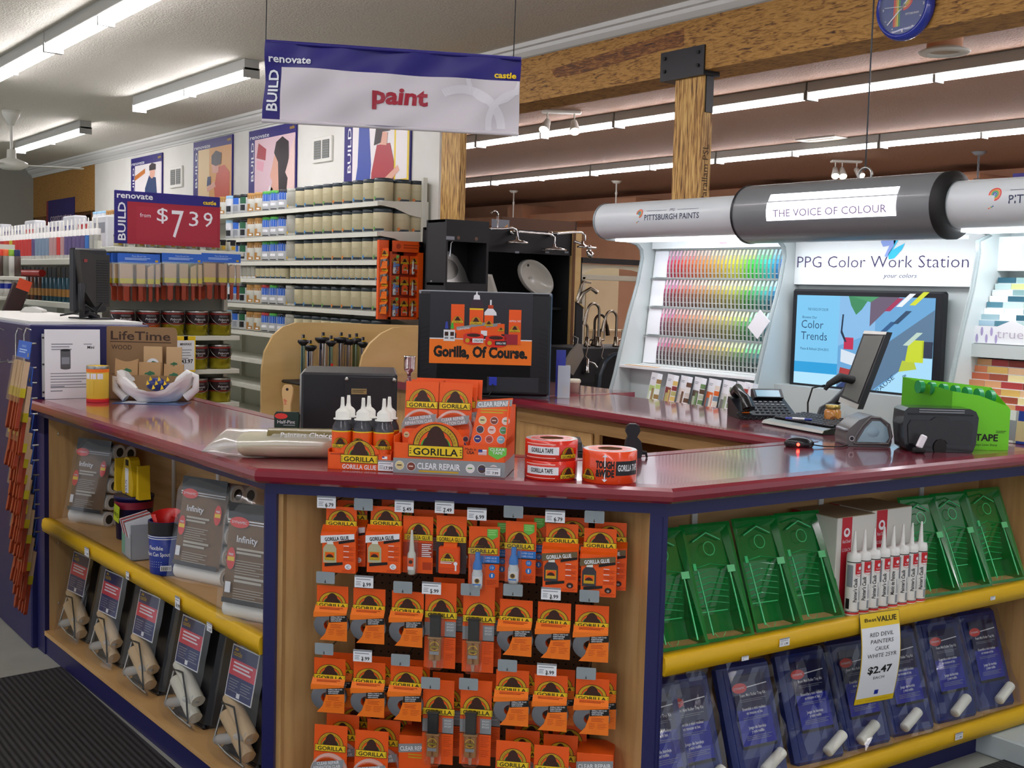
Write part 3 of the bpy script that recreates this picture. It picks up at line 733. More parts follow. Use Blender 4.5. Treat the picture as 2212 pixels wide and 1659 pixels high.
# ---- roller tray kits on the bottom shelf
KTRAY = mat('black tray', '17171a', .3); ROLLC = mat('roller nap', 'cfb48c', .85); ROLLW = mat('white roller nap', 'dad8c8', .85)
BAGC = wrap_mat('kit wrap', '9a9a9a', .03)
CARDN = mat('navy kit card', '1b2a66', .4); CARDR = mat('red kit card', 'd0344a', .4)
def tray_kit(lab, fr, p, rz, tilt, roll=ROLLC, h=.44, w=.26, d=.09):
    t = T('paint_tray_kit', lab, 'paint tray kit', fr, p, rz, tilt, group='bagged roller tray kits on the bottom shelf')
    P(t, 'tray', MB().box(-w/2, 0.012, 0, w/2, d, h, KTRAY, .02).box(-w/2+.01, .005, .0, w/2-.01, .03, .02, KTRAY, .01))
    g = MB()
    g.M = Matrix.Translation((-.0, -.012, .145)) @ Matrix.Rotation(math.radians(-62), 4, 'Y'); g.cyl(.026, -.10, .10, roll, 14)
    g.M = Matrix.Translation((.0, -.012, .085)) @ Matrix.Rotation(math.radians(-62), 4, 'Y'); g.cyl(.026, -.10, .10, roll, 14)
    P(t, 'roller_sleeve', g)
    g = MB().tube([(-.105, -.02, .16), (-.11, -.03, .04), (-.02, -.03, .02), (.10, -.03, .01)], .004, STEEL, 6).tube([(-.10, -.03, .17), (0, -.045, .18), (.06, -.045, .1), (.09, -.04, .02)], .0035, DARK, 6)
    P(t, 'frame', g)
    g = MB(); g.M = Matrix.Translation((-.09, -.02, .045)) @ Matrix.Rotation(math.radians(70), 4, 'Y'); g.lathe([(0, -.02), (.018, -.015), (.02, .01), (.016, .16), (.018, .185), (0, .19)], mat('clear tub', 'dfe3e2', .15, alpha=.5), 14)
    P(t, 'roller_tub', g)
    g = MB()
    cw, ch = .17, .175; z0 = .20
    g.box(-cw/2, -.036, z0, cw/2, -.034, z0+ch, PAPER).quad(-cw/2+.004, z0+.004, cw/2-.004, z0+ch-.004, -.0362, CARDN).quad(-cw/2+.004, z0+.075, cw/2-.004, z0+.128, -.0364, CARDR)
    g.text('castle', -cw/2+.012, z0+ch-.035, .018, YELD, -.0366, al='l', bold=.02, w=.055)
    g.prism([(-.07, z0+ch-.018), (-.045, z0+ch-.018), (-.045, z0+ch-.008), (-.052, z0+ch-.013), (-.058, z0+ch-.005), (-.064, z0+ch-.013)], -.0368, -.0366, YELD)
    g.lines(-.06, z0+.115, .06, 3, .012, .006, mat('card white print', 'e8dfe6', .5), -.0366)
    g.lines(-.07, z0+.06, -.01, 5, .009, .0025, PAPERGREY, -.0366).lines(.005, z0+.06, .07, 5, .009, .0025, PAPERGREY, -.0366)
    g.quad(-.012, z0+.008, .008, z0+.024, -.0367, PAPER)
    P(t, 'card', g)
    b = MB()
    NX, NZ = 6, 9
    rr = random.Random(int(p[0]*1000))
    vs = []
    for j in range(NZ+1):
        for i in range(NX+1):
            u = i/NX; v = j/NZ
            vs.append((-w/2-.004+(w+.008)*u, -.04-.02*math.sin(math.pi*u)*(1-v*.6)+rr.uniform(-.004, .004), .0+(h+.01)*v))
    b.add(vs, [(j*(NX+1)+i, j*(NX+1)+i+1, (j+1)*(NX+1)+i+1, (j+1)*(NX+1)+i) for j in range(NZ) for i in range(NX)], BAGC, True)
    P(t, 'bag', b)
    return t
labs = ['farthest', 'second farthest', 'middle', 'second nearest', 'nearest']
for i, (px, py) in enumerate(((126, 1384), (197, 1436), (268, 1495), (356, 1568), (458, 1655))):
    p = LF.hz(px, py, .002); p.x = min(p.x, LW-.15)
    tray_kit(f'{labs[i]} of the five bagged black tray kits under the left shelf' + (', with white nap' if i == 3 else ''), LF, (p.x+.0, .07, .002), math.radians(5), math.radians(-11), ROLLW if i == 3 else ROLLC)
# ---- bags of roller covers on the left shelf
BROWNBAG = mat('brown bag print', '6e5028', .5); BAGBLK = mat('black bag print', '17140f', .3); REDOV = mat('red oval print', 'd8332a', .4); NAP = mat('white nap', 'e6e6e0', .9); CORE = mat('roller core hole', '3a3830', .9)
def roller_pack(lab, fr, p, rz, tilt, n=5, w=.24, holes=1):
    h = .075*n
    t = T('roller_cover_pack', lab, 'roller cover pack', fr, p, rz, tilt)
    g = MB()
    for k in range(n):
        z = .035+k*h/n
        for y in (.035, .1):
            g.M = Matrix.Translation((0, y, z)); g.cyl(.034, -w/2, w/2, NAP, 16, ax='x')
            for s_ in (-1, 1):
                g.M = Matrix.Translation((s_*(w/2+.0008), y, z)); g.lathe([(.021, 0), (0, 0)], CORE, 14, ax='x'); g.lathe([(.025, .0003*s_), (.021, .0006*s_)], PAPER, 14, ax='x')
    P(t, 'roller_covers', g)
    g = MB(); y = -.006
    vs = []
    hh = h+.02; z0 = .055; nx, nz = 5, 8; top = h+.045
    rows = []
    for j in range(nz+1):
        for i in range(nx+1):
            u, v = i/nx, j/nz; wide = w*(.96 if v < .75 else .96-.5*(v-.75))
            vs.append((-wide/2+wide*u, y-.006*math.sin(math.pi*u)+(.09*max(0, v-.8)), z0+(top-z0)*v))
    fs = [(j*(nx+1)+i, j*(nx+1)+i+1, (j+1)*(nx+1)+i+1, (j+1)*(nx+1)+i) for j in range(nz-2) for i in range(nx)]
    g.add(vs, fs, BROWNBAG, True)
    fs = [(j*(nx+1)+i, j*(nx+1)+i+1, (j+1)*(nx+1)+i+1, (j+1)*(nx+1)+i) for j in range(nz-2, nz-1) for i in range(nx)]
    g.add(vs, fs, BAGBLK, True)
    zz = z0+(top-z0)*.75
    g.quad(-w*.47, zz, w*.47, zz+.05, y-.0095, BAGBLK)
    g.quad(-w*.47, zz-.008, w*.47, zz-.004, y-.010, PAPER).quad(-w*.47, zz-.016, w*.47, zz-.013, y-.010, PAPER)
    g.quad(-w*.47, z0, w*.47, z0+.016, y-.008, BAGBLK)
    g.disc(.04, -w*.27, zz-.012, y-.0115, REDOV, 20, 1, .45); g.text('DYNAMIC', -w*.27, zz-.016, .009, PAPER, y-.012, w=.062)
    for sx, sz in ((.40, -.075), (-.40, -.13)):
        g.disc(.036, w*sx*.9, zz+sz, y-.0115, REDOV, 16, .5, 1).quad(w*sx*.9-.014, zz+sz-.008, w*sx*.9+.014, zz+sz+.006, y-.012, YEL)
        g.text('FREE', w*sx*.9, zz+sz+.01, .007, PAPER, y-.0122, bold=.02)
    g.text('Infinity', -w*.12, zz-.075, .022, PAPER, y-.0115, w=.085, bold=.01)
    g.lines(-w*.28, zz-.10, w*.2, 2, .012, .007, mat('bag grey print', 'b9b2a2', .5), y-.0115).lines(-w*.28, zz-.135, w*.2, 6, .008, .002, mat('bag grey print'), y-.0115)
    g.lines(-w*.28, zz-.19, w*.25, 2, .013, .008, mat('bag grey print'), y-.0115).lines(-w*.28, zz-.225, w*.25, 5, .008, .002, mat('bag grey print'), y-.0115)
    g.quad(-w*.42, zz-.24, -w*.33, zz-.205, y-.0115, PAPER)
    P(t, 'printed_front', g)
    g = MB(); rr = random.Random(int(abs(p[0])*999)+5)
    vs = []; nx, nz = 8, 10
    for j in range(nz+1):
        v = j/nz; ww = (w+.02)*(1 if v < .7 else 1-.9*(v-.7))
        for i in range(nx+1):
            u = i/nx
            vs.append((-ww/2+ww*u, -.016-.012*math.sin(math.pi*u)+.30*max(0, v-.78)+rr.uniform(-.003, .003), .0+(h+.09)*v+(rr.uniform(-.012, .012) if v > .8 else 0)))
    g.add(vs, [(j*(nx+1)+i, j*(nx+1)+i+1, (j+1)*(nx+1)+i+1, (j+1)*(nx+1)+i) for j in range(nz) for i in range(nx)], CLEARW, True)
    g.add([(-w*.28, .0+.2*.06, h+.062), (w*.2, .0+.2*.06, h+.048), (w*.2, .012, h+.06), (-w*.28, .012, h+.074)], [(0, 1, 2, 3)], REDOV)
    P(t, 'bag', g)
    return t
ZS = .5155
p = LF.hz(165, 1132, ZS); roller_pack('farthest clear bag of white roller covers leaning at the left end of the shelf', LF, (p.x+.02, .11, ZS), math.radians(24), math.radians(-12), 5, w=.22)
p = LF.hz(378, 1268, ZS); roller_pack('clear bag of white roller covers, left of the nearest one', LF, (p.x-.02, .10, ZS), math.radians(20), math.radians(-10), 5, w=.24)
p = LF.hz(520, 1372, ZS); roller_pack('nearest clear bag of white roller covers against the right navy stile', LF, (min(p.x-.10, LW-.17), .04, ZS), math.radians(24), math.radians(-7), 5, w=.25)
# yellow angle tool on a navy bucket
YP = mat('yellow tool plastic', 'ddb81a', .4)
p = LF.hz(262, 1165, ZS)
t = T('pail', 'navy pail with black stripe carrying a lime tag behind the grey box', 'pail', LF, (p.x-.02, .2, ZS))
P(t, 'body', MB().lathe([(0, 0), (.072, 0), (.08, .17), (.083, .17), (.083, .182), (.077, .182), (0, .18)], NAVY, 24))
P(t, 'label', MB().lathe([(.0795, .13), (.0806, .16)], mat('magenta label', '8a2036', .4), 24))
P(t, 'tag', MB().at(.03, -.082, .11, ry=.15).box(-.03, -.005, -.03, .03, -.003, .04, mat('lime tag', 'b9cc2a', .5)).text('PRO', 0, -.01, .02, INK, -.0055))
t = T('pad_painter', 'yellow plastic paint pad tool with two side guards standing on the navy pail', 'paint tool', LF, (p.x-.02, .19, ZS+.183))
g = MB().prism([(-.06, 0), (.06, 0), (.07, .05), (.035, .15), (.02, .16), (-.02, .16), (-.035, .15), (-.07, .05)], -.02, .02, YP)
g.box(-.015, -.022, .125, .015, -.0195, .15, DARK); P(t, 'body', g)
P(t, 'sticker', MB().box(-.018, -.0225, .01, .018, -.0205, .115, PAPER).text('AXUS', .004, .03, .02, CLKB, -.0228, rot=math.pi/2))
for s_ in (-1, 1): P(t, 'guard', MB().prism([(s_*.13-.02, 0), (s_*.13+.02, 0), (s_*.13+.012, .03), (s_*.13+.006, .14), (s_*.13-.006, .14), (s_*.13-.012, .03)], -.025, .025, YP))
# grey open carton
GB = mat('grey carton', '9aa0a8', .5)
p = LF.hz(285, 1200, ZS)
t = T('open_carton', 'small grey and green open counter carton of sachets beside the can spouts', 'carton', LF, (p.x+.02, .10, ZS), math.radians(-8))
P(t, 'body', MB().box(-.08, -.06, 0, .08, -.057, .10, GB).box(-.08, -.06, 0, -.077, .08, .14, mat('green carton print', '6fa08a', .5)).box(.077, -.06, 0, .08, .08, .14, GB).box(-.08, .077, 0, .08, .08, .16, GB).box(-.08, -.06, 0, .08, .08, .003, GB).quad(-.08, .01, -.02, .09, -.0605, mat('green carton print')))
g = MB()
for k in range(7): g.M = Matrix.Translation((-.05+k*.016, .0, .05)) @ Matrix.Rotation(.25, 4, 'X'); g.box(-.004, -.05, 0, .004, .06, .11, (PAPER, REDINK, GREY)[k % 3])
P(t, 'sachets', g)
# tub of can spouts
SPN = mat('spout tub navy', '16308c', .35)
p = LF.hz(348, 1238, ZS)
t = T('spout_tub', 'round navy tub of red flexible can spouts on the left shelf', 'tub', LF, (p.x-.0, .075, ZS), .7)
P(t, 'tub', MB().lathe([(0, 0), (.058, 0), (.060, .004), (.066, .20), (.063, .20), (.061, .196), (.056, .01), (0, .01)], SPN, 32).lathe([(.0662, .15), (.0672, .20)], BLACK, 32).lathe([(.0665, .145), (.0666, .148)], PAPER, 32).lathe([(.0664, .137), (.0665, .140)], PAPER, 32))
cw = lambda R_: (lambda q: ((R_+.0006-q[1])*math.sin(q[0]/R_), -(R_+.0006-q[1])*math.cos(q[0]/R_), q[2]))
g = MB(); f_ = cw(.0662)
g.text('Flexible', -.01, .098, .015, PAPER, .0, warp=f_, w=.06, bold=.01); g.text('Paint Can Spout', -.005, .075, .015, PAPER, .0, warp=f_, w=.10, bold=.01)
for k in range(3): g.text('- - - - - - - -', -.02, .05-.009*k, .01, PAPER, .001, warp=f_, w=.07)
g.add([f_((x, 0, z)) for x, z in ((.01, .02), (.05, .02), (.05, .04), (.01, .04))], [(0, 1, 2, 3)], PAPER)
for k in range(5): g.add([f_((x, -.001, z)) for x, z in ((.015+k*.007, .023), (.018+k*.007, .023), (.018+k*.007, .037), (.015+k*.007, .037))], [(0, 1, 2, 3)], INK)
P(t, 'print', g)
RP = mat('red plastic', 'c8211c', .35)
for k, (a, rx_) in enumerate(((-.3, -.35), (.5, .2), (1.7, -.15))):
    g = MB(); g.M = Matrix.Translation((0.0, 0, .19)) @ Matrix.Rotation(a, 4, 'Z') @ Matrix.Rotation(rx_, 4, 'X') @ Matrix.Scale(.72, 4)
    g.lathe([(.055, -.02), (.075, .05), (.077, .05), (.057, -.02)], RP, 16, a0=0, a1=math.pi*1.1)
    S('can_spout', g, ('red flexible spout curling over the left of the navy tub', 'red flexible spout at the back of the navy tub', 'red spout at the right of the navy tub')[k], 'can spout', LF, (p.x, .075, ZS), group='red spouts in the tub')

# ================================================================ on the left wing worktop
zc = ZC+.001
def onC(px, py): v = W.hz(px, py, ZC); return v
# paper in a sleeve leaning on the navy box
pf = Fr((1.36, 5.58, 0), 0)
a = pf.hd(96, 712, -.012); b = pf.hd(216, 712, -.012)
w = b.x-a.x; h = a.z-ZC
t = T('product_sheet', 'white product sheet with a dark can picture standing against the navy box', 'paper', pf, (a.x+w/2, -.014, zc), rx=math.radians(-1))
P(t, 'sheet', MB().box(-w/2, -.002, 0, w/2, 0, h, PAPER).box(-w/2-.012, -.0015, 0.01, -w/2, -.0005, h-.02, GLASSY))
g = MB().lines(-w*.38, h*.78, w*.0, 3, .012, .005, PAPERGREY, -.0025).lines(w*.2, h*.78, w*.35, 1, .01, .004, PAPERGREY, -.0025).text('Mini', w*.33, h*.72, .014, INK, -.0025, bold=.02)
cm = mat('printed can', '5b5c60', .5)
g.box(-w*.22, -.003, h*.44, -w*.04, -.0025, h*.70, cm).disc(w*.09, -w*.13, h*.70, -.0031, BLACK, 16, 1, .25).disc(w*.09, -w*.13, h*.44, -.0030, cm, 16, 1, .25).quad(-w*.2, h*.5, -w*.06, h*.6, -.0032, PAPERGREY)
g.lines(-w*.4, h*.36, w*.4, 6, .013, .004, PAPERGREY, -.0025).lines(-w*.4, h*.17, -.15*w, 2, .02, .005, PAPERGREY, -.0025)
for zz in (.1, .5, .88): g.disc(.005, -w/2-.006, h*zz, -.0025, BLACK, 10)
P(t, 'print', g)
# yellow can with red rims
p = onC(211, 868)
t = T('powder_can', 'tall yellow round can with red base rim beside the white sheet', 'can', W, (p.x, p.y, zc), rz=-YAW)
CY = mat('yellow can', 'dcb83c', .4)
P(t, 'body', MB().lathe([(0, 0), (.048, 0), (.049, .003), (.0485, .16), (.047, .163), (.046, .158), (0, .157)], CY, 26).lathe([(.0492, .0), (.0494, .013)], REDINK, 26).lathe([(.0492, .013), (.0494, .017)], ORANGE, 26).lathe([(.0492, .135), (.0493, .15)], ORANGE2, 26).lathe([(.0494, .15), (.05, .155), (.0485, .1635)], STEEL, 26))
g = MB(); f_ = cw(.0485)
for k in range(3): g.add([f_((x, 0, z)) for x, z in ((-.045+k*.03, .105), (-.03+k*.03, .105), (-.02+k*.03, .105), (-.02+k*.03, .13), (-.03+k*.03, .13), (-.045+k*.03, .13))], [(0, 1, 4, 5), (1, 2, 3, 4)], PAPER)
for k in range(8): g.add([f_((x, 0, z)) for x, z in ((-.02, .09-k*.008), (0, .09-k*.008), (.03, .09-k*.008), (.03, .093-k*.008), (0, .093-k*.008), (-.02, .093-k*.008))], [(0, 1, 4, 5), (1, 2, 3, 4)], YELD)
P(t, 'print', g)
# LifeTime wood treatment display
KR = mat('kraft card', '8c6d4a', .65); KRL = mat('kraft envelope', 'b28d60', .65); KRP = mat('light kraft packet', 'c4a478', .65); DB = mat('brown lettering', '3a2415', .6); GT = mat('green tree print', '2f6b4a', .6)
p = onC(320, 865)
lf = Fr((p.x, p.y, 0), -YAW+.02)
zt_ = lf.hd(300, 706, .12).z; w = lf.hd(405, 866, 0).x-lf.hd(235, 866, 0).x; w2 = lf.hd(380, 720, .1).x-lf.hd(222, 720, .1).x
x2 = (lf.hd(380, 720, .1).x+lf.hd(222, 720, .1).x)/2; xm = (lf.hd(405, 866, 0).x+lf.hd(235, 866, 0).x)/2
t = T('display_box', 'kraft cardboard display box with a tall header and wood treatment envelopes', 'display box', lf, (xm, 0, zc))
H_ = zt_-zc; hb = .115
P(t, 'tray', MB().box(-w/2, 0, 0, w/2, .004, hb, KR).box(-w/2, 0, 0, -w/2+.004, .13, hb, KR).box(w/2-.004, 0, 0, w/2, .13, hb, KR).box(-w/2, 0, 0, w/2, .13, .004, KR))
dx = x2-xm; r_ = .02
P(t, 'header', MB().prism([(dx-w2/2, 0), (dx+w2/2, 0), (dx+w2/2, H_-r_), (dx+w2/2-r_*.3, H_-r_*.3), (dx+w2/2-r_, H_), (dx-w2/2+r_, H_), (dx-w2/2+r_*.3, H_-r_*.3), (dx-w2/2, H_-r_)], .12, .125, KR))
g = MB().text('LifeTime', dx, H_-.062, .042, DB, .1195, w=w2*.82, bold=.015).quad(dx-w2*.42, H_-.074, dx+w2*.42, H_-.070, .1195, DB).text('WOOD', dx-w2*.26, H_-.108, .022, DB, .1195, w=w2*.28, bold=.01)
P(t, 'lettering', g)
def tree(g, x, z, s_, y):
    g.add([(x+s_*a, y, z+s_*b) for a, b in ((-.5, .1), (-.4, .25), (-.15, .32), (0, .45), (.2, .38), (.45, .3), (.5, .12), (.2, .08), (.05, .0), (.04, -.2), (.12, -.28), (-.1, -.28), (-.02, -.2), (-.04, .0), (-.25, .12))], [(0, 1, 2, 14), (2, 3, 4, 14), (4, 5, 6, 7), (4, 7, 8, 14), (14, 8, 13), (8, 9, 12, 13), (9, 10, 11, 12)], GT)
def envelope(lab, x, y, z, w_, h_, m, rx_, white=False, curve=True):
    t = T('wood_treatment_packet', lab, 'packet', lf, (xm+x, y, z), rx=rx_, group='kraft envelopes in the display box')
    top = [(w_/2-w_*i/8, h_-(.14*w_*math.sin(math.pi*i/8) if curve else 0)) for i in range(9)]
    P(t, 'envelope', MB().prism([(-w_/2, 0), (w_/2, 0)]+top, -.006, .006, m))
    g = MB()
    if white: g.disc(w_*.36, 0, h_*.62, -.0065, PAPER, 22)
    tree(g, 0, h_*.62, w_*.5, -.007); g.lines(-w_*.2, h_*.4, w_*.2, 2, .007, .002, GT, -.007); P(t, 'print', g)
envelope('front left kraft envelope with a green tree in the kraft display box', -w*.30, .02, zc+.01, .105, .18, KRL, -.1)
envelope('front middle kraft envelope with a green tree in the kraft display box', .0, .02, zc+.01, .10, .165, KRL, -.08, curve=False)
envelope('front right curled kraft envelope in the kraft display box', w*.30, .02, zc+.01, .09, .16, KRL, -.12)
envelope('pale packet with a white round tree seal behind the middle envelope', .0, .08, zc+.02, .085, .225, KRP, 0, True, False)
envelope('pale packet at the right back of the kraft display box', w*.27, .08, zc+.02, .07, .225, KRP, 0, False, False)
# flyer under the bag
p = onC(330, 870)
S('flyer', MB().box(-.16, -.08, 0, .16, .06, .0015, mat('glossy flyer', '5b7fb0', .15, coat=.5)).at(0, 0, .0016).box(-.12, -.06, 0, -.02, .03, .0003, PAPER), 'blue and white glossy flyer lying under the plastic bag', 'flyer', W, (p.x, p.y, zc), rz=-YAW)
# crumpled shop bag with yellow print
BG = mat('white bag film', 'f1f1ee', .25, alpha=.93, spec=.6)
p = onC(335, 869); rr = random.Random(5)
t = T('plastic_bag', 'crumpled white plastic carrier bag with open handle loops on the worktop', 'plastic bag', W, (p.x, p.y, zc+.004), rz=-YAW)
g = MB(); vs = []; n = 28; kk = 9
for j in range(kk):
    v = j/(kk-1)
    for i in range(n):
        a_ = math.tau*i/n; R_ = (.085+.075*math.sin(v*math.pi*.5))*(1+.10*math.sin(5*a_+3*v)+rr.uniform(-.05, .05))
        zz = .012+.085*v**1.4*(1+.55*math.cos(2*a_))+rr.uniform(-.004, .004)
        vs.append((1.02*R_*math.cos(a_), .62*R_*math.sin(a_), max(.001, zz if j else .001)))
g.add(vs, [(j*n+i, j*n+(i+1) % n, (j+1)*n+(i+1) % n, (j+1)*n+i) for j in range(kk-1) for i in range(n)]+[tuple(range(n))[::-1]], BG, True)
P(t, 'body', g)
g = MB(); P(t, 'handle', g.tube([(.08, 0, .05), (.11, 0, .1), (.15, -.01, .135), (.19, -.01, .12), (.185, 0, .06), (.14, 0, .02)], [.012, .018, .016, .014, .018, .02], BG, 8))
g = MB().tube([(-.09, 0, .05), (-.14, 0, .09), (-.185, 0, .1), (-.18, 0, .05), (-.13, -.01, .01)], [.016, .018, .014, .018, .02], BG, 8); P(t, 'handle', g)
g = MB(); NB = mat('bag navy print', '1b2a6e', .35)
g.ball(.045, 0, .02, .075, NB, 12, 1.1, .8, .7); g.ball(.03, .055, .02, .06, NB, 10, 1, .8, .8); P(t, 'inner_fold', g)
g = MB()
for k in range(9):
    x = -.03+k*.013; z = .075+.022*math.sin(k*2.1)
    g.add([(x, -.038, z), (x+.016, -.037, z+.006), (x+.006, -.038, z+.024)], [(0, 1, 2)], YEL)
P(t, 'yellow_print', g)
# roller cover in film bag at the worktop edge
p = onC(612, 988)
t = T('roller_refill', 'lambswool roller refill in a clear and brown film bag lying on the worktop', 'roller refill', W, (p.x, p.y, zc), rz=math.radians(-32))
t.scale = (.95, .95, .95)
WOOL = mat('cream wool', 'e2d8aa', .9)
g = MB(); g.M = Matrix.Translation((.02, 0, .042)); g.lathe([(0, -.17), (.025, -.17), (.04, -.15), (.043, -.05), (.042, .1), (.04, .13), (0, .14)], WOOL, 18, ax='x'); P(t, 'sleeve', g)
g = MB(); vs = []; rr = random.Random(3)
for j in range(13):
    v = j/12
    for i in range(14):
        a_ = math.tau*i/14; R_ = (.05 if .15 < v < .9 else .045*(v/.15 if v < .15 else (1-v)/.1))+rr.uniform(-.004, .004)
        vs.append((-.27+v*.50, max(.004, R_)*1.25*math.cos(a_), max(.001, .046+R_*.95*math.sin(a_)-(.03*(1-v/.15) if v < .15 else 0))))
g.add(vs, [(j*14+i, j*14+(i+1) % 14, (j+1)*14+(i+1) % 14, (j+1)*14+i) for j in range(12) for i in range(14)], wrap_mat('shiny film', 'f6f4e4', .25, .25, .16), True); P(t, 'film', g)
g = MB().lathe([(.053, -.02), (.052, .10), (.045, .16)], BROWNBAG, 14, z=.046, ax='x', a0=math.radians(-30), a1=math.radians(100))
g = MB(); f2 = lambda q: (q[0], -(.0545)*math.sin(q[2]/.0545-.9), .044+.0545*math.cos(q[2]/.0545-.9))
vs = [f2((x, 0, z)) for z in (-.0, .02, .04, .06, .08, .1) for x in (-.05, .2)]
g.add(vs, [(2*k, 2*k+1, 2*k+3, 2*k+2) for k in range(5)], mat('olive bag print', '6e6238', .3), True)
g.text('Painters Choice', .08, .03, .022, PAPER, 0, w=.17, bold=.01, warp=lambda q: (q[0], -(.0555)*math.sin(.9-q[2]/.0545)*-1*-1 if False else -(.0556)*math.sin(q[2]/-.0545+1.6), .044+.0556*math.cos(q[2]/-.0545+1.6)))
P(t, 'printed_wrap', g)
# short brush in its sleeve
p = onC(619, 962)
bw = mat('beech handle', 'd0ab72', .4)
t = T('paint_brush', 'short handled paint brush in a dark green sleeve standing against the black box', 'paint brush', W, (p.x, p.y, zc), rz=-YAW, rx=-.05)
P(t, 'sleeve', MB().prism([(-.04, .035), (.04, .035), (.042, .105), (.035, .115), (-.035, .115), (-.042, .105)], -.014, .014, mat('dark green sleeve', '10291f', .35)))
g = MB().disc(.022, -.018, .10, -.0145, REDOV, 18, 1, .45).text('Half-Pint', 0, .075, .012, PAPER, -.0147, w=.06).lines(-.01, .068, .03, 1, .01, .003, PAPERGREY, -.0147); P(t, 'print', g)
P(t, 'bristles', MB().prism([(-.036, .0), (.036, .0), (.037, .05), (-.037, .05)], -.010, .010, mat('tan bristle', '8f7a50', .8)))
P(t, 'handle', MB().prism([(-.012, .115), (.012, .115), (.012, .14), (.018, .175), (.018, .195), (.010, .208), (-.010, .208), (-.018, .195), (-.018, .175), (-.012, .14)], -.010, .010, bw).disc(.005, 0, .192, -.0103, DARK, 12).text('HP', .0, .15, .012, REDINK, -.0105, rot=math.pi/2))
# black machine housing
a = onC(645, 948); b = onC(857, 945)
ff = Fr((2.02, 3.74, 0), -YAW+.12)
a = ff.hd(650, 900, 0); b = ff.hd(857, 900, 0); top = ff.hd(760, 806, 0).z
t = T('machine_housing', 'black metal tinting machine housing seen from behind on the worktop', 'machine', ff, (a.x, 0, zc))
w_ = b.x-a.x; hh = top-zc
P(t, 'case', MB().box(0, 0, 0, w_, .36, hh, BLACK, .008).box(-.004, -.004, 0, w_*.55, .1, .035, DARK, .004))
P(t, 'rear_plate', MB().box(w_*.45, -.004, .02, w_-.005, 0, hh-.012, mat('matt black steel', '1c1c20', .5), .002))
for x in (w_*.47, w_-.012): P(t, 'knob', MB().at(x, -.004, hh-.022).lathe([(0, -.012), (.006, -.01), (.008, 0)], STEEL, 12, ax='y'))
P(t, 'nameplate', MB().box(w_*.52, -.007, hh-.075, w_*.68, -.004, hh-.055, mat('brass plate', 'a99a6a', .3, .8)).lines(w_*.53, hh-.062, w_*.67, 2, .006, .002, INK, -.0075))
P(t, 'rating_plate', MB().box(w_*.63, -.006, hh-.21, w_-.03, -.004, hh-.155, GREY).text('CE', w_-.05, hh-.175, .016, INK, -.0065).lines(w_*.65, hh-.165, w_*.8, 4, .008, .003, INK, -.0065))
P(t, 'side_trim', MB().box(-.006, .01, .0, 0, .34, hh-.01, STEEL))
# ================================================================ on the corner of the worktop
GRNTAG = mat('green shield print', '6cc04a', .45); AMBER = mat('dark glue', '4a4a50', .12, alpha=.92); FLAGB = mat('flag blue', '2a3a8a', .5)
def dots(g, pts, r, y):
    cs = ('d8c890', '7a3a2a', 'e8e4e0', '4a3a3a', 'e0c0b8', '5a9a5a', '2a2a7a', 'b04a3a', '8ac0d8')
    for i, (x, z) in enumerate(pts):
        g.disc(r*1.1, x, z, y, PAPER, 14).disc(r, x, z, y-.0003, mat('round print '+cs[i % 9], cs[i % 9], .5), 14).quad(x-r*.6, z-r*.1, x+r*.5, z+r*.2, y-.0005, mat('round print '+cs[(i+3) % 9], cs[(i+3) % 9], .5))
def glue_bottle(lab, fr, p, rz):
    t = T('glue_bottle', lab, 'glue bottle', fr, p, rz, group='glue bottles in the orange caddy')
    P(t, 'bottle', MB().lathe([(0, 0), (.028, 0), (.031, .004), (.031, .115), (.029, .125), (.019, .146), (.018, .15), (0, .15)], AMBER, 24))
    g = MB().lathe([(.0314, .03), (.0314, .112)], ORANGE, 24).lathe([(.0316, .110), (.0316, .1135)], YEL, 24)
    P(t, 'label', g)
    g = MB(); f_ = cw(.0318); emblem(g, 0, .072, .052, -.0003, 'GORILLA GLUE', warp=lambda q: f_((q[0], q[1]-.0003, q[2])))
    P(t, 'emblem', g)
    P(t, 'cap', MB().lathe([(.027, .146), (.027, .149), (.021, .150), (.021, .168), (.016, .174), (.008, .18), (.006, .19), (.0055, .205), (.0045, .213), (0, .213)], WHITE, 20))
    return t
A = CF.hz(707, 1014, ZC); B = CF.hz(845, 1020, ZC); w = B.x-A.x; y0 = (A.y+B.y)/2; x0 = A.x
D_ = .135
t = T('glue_caddy', 'orange cardboard caddy of six dark glue bottles with white nozzle caps', 'display box', CF, (x0+w/2, y0, ZC+.001))
hl = .052
P(t, 'tray', MB().box(-w/2, 0, 0, w/2, .002, hl, ORANGE).box(-w/2, 0, 0, -w/2+.002, D_, hl+.01, ORANGE).box(w/2-.002, 0, 0, w/2, D_, hl+.01, ORANGE).box(-w/2, D_-.002, 0, w/2, D_, hl, ORANGE).box(-w/2, 0, 0, w/2, D_, .002, ORANGE)
  .prism([(.062*math.cos(math.pi*i/16), hl-.004+.038*math.sin(math.pi*i/16)) for i in range(17)], 0, .002, ORANGE))
g = MB(); emblem(g, 0, .044, .115, -.0006, arc=True); g.text('GORILLA GLUE', .0, .004, .014, PAPER, -.001, w=.105, bold=.02).lines(-w*.46, .045, -w*.2, 1, .01, .004, DORANGE, -.0008).quad(w*.36, .038, w*.44, .046, -.0008, PAPER).quad(w*.36, .042, w*.395, .046, -.001, FLAGB)
P(t, 'print', g)
for j in (1, 0):
    for i in range(3):
        glue_bottle(f'{("left", "middle", "right")[i]} dark glue bottle of the {("front", "back")[j]} row in the orange caddy', CF, (x0+w/2+(i-1)*.0645, y0+.035+j*.0655, ZC+.004), random.Random(i+j*3).uniform(-.25, .2))
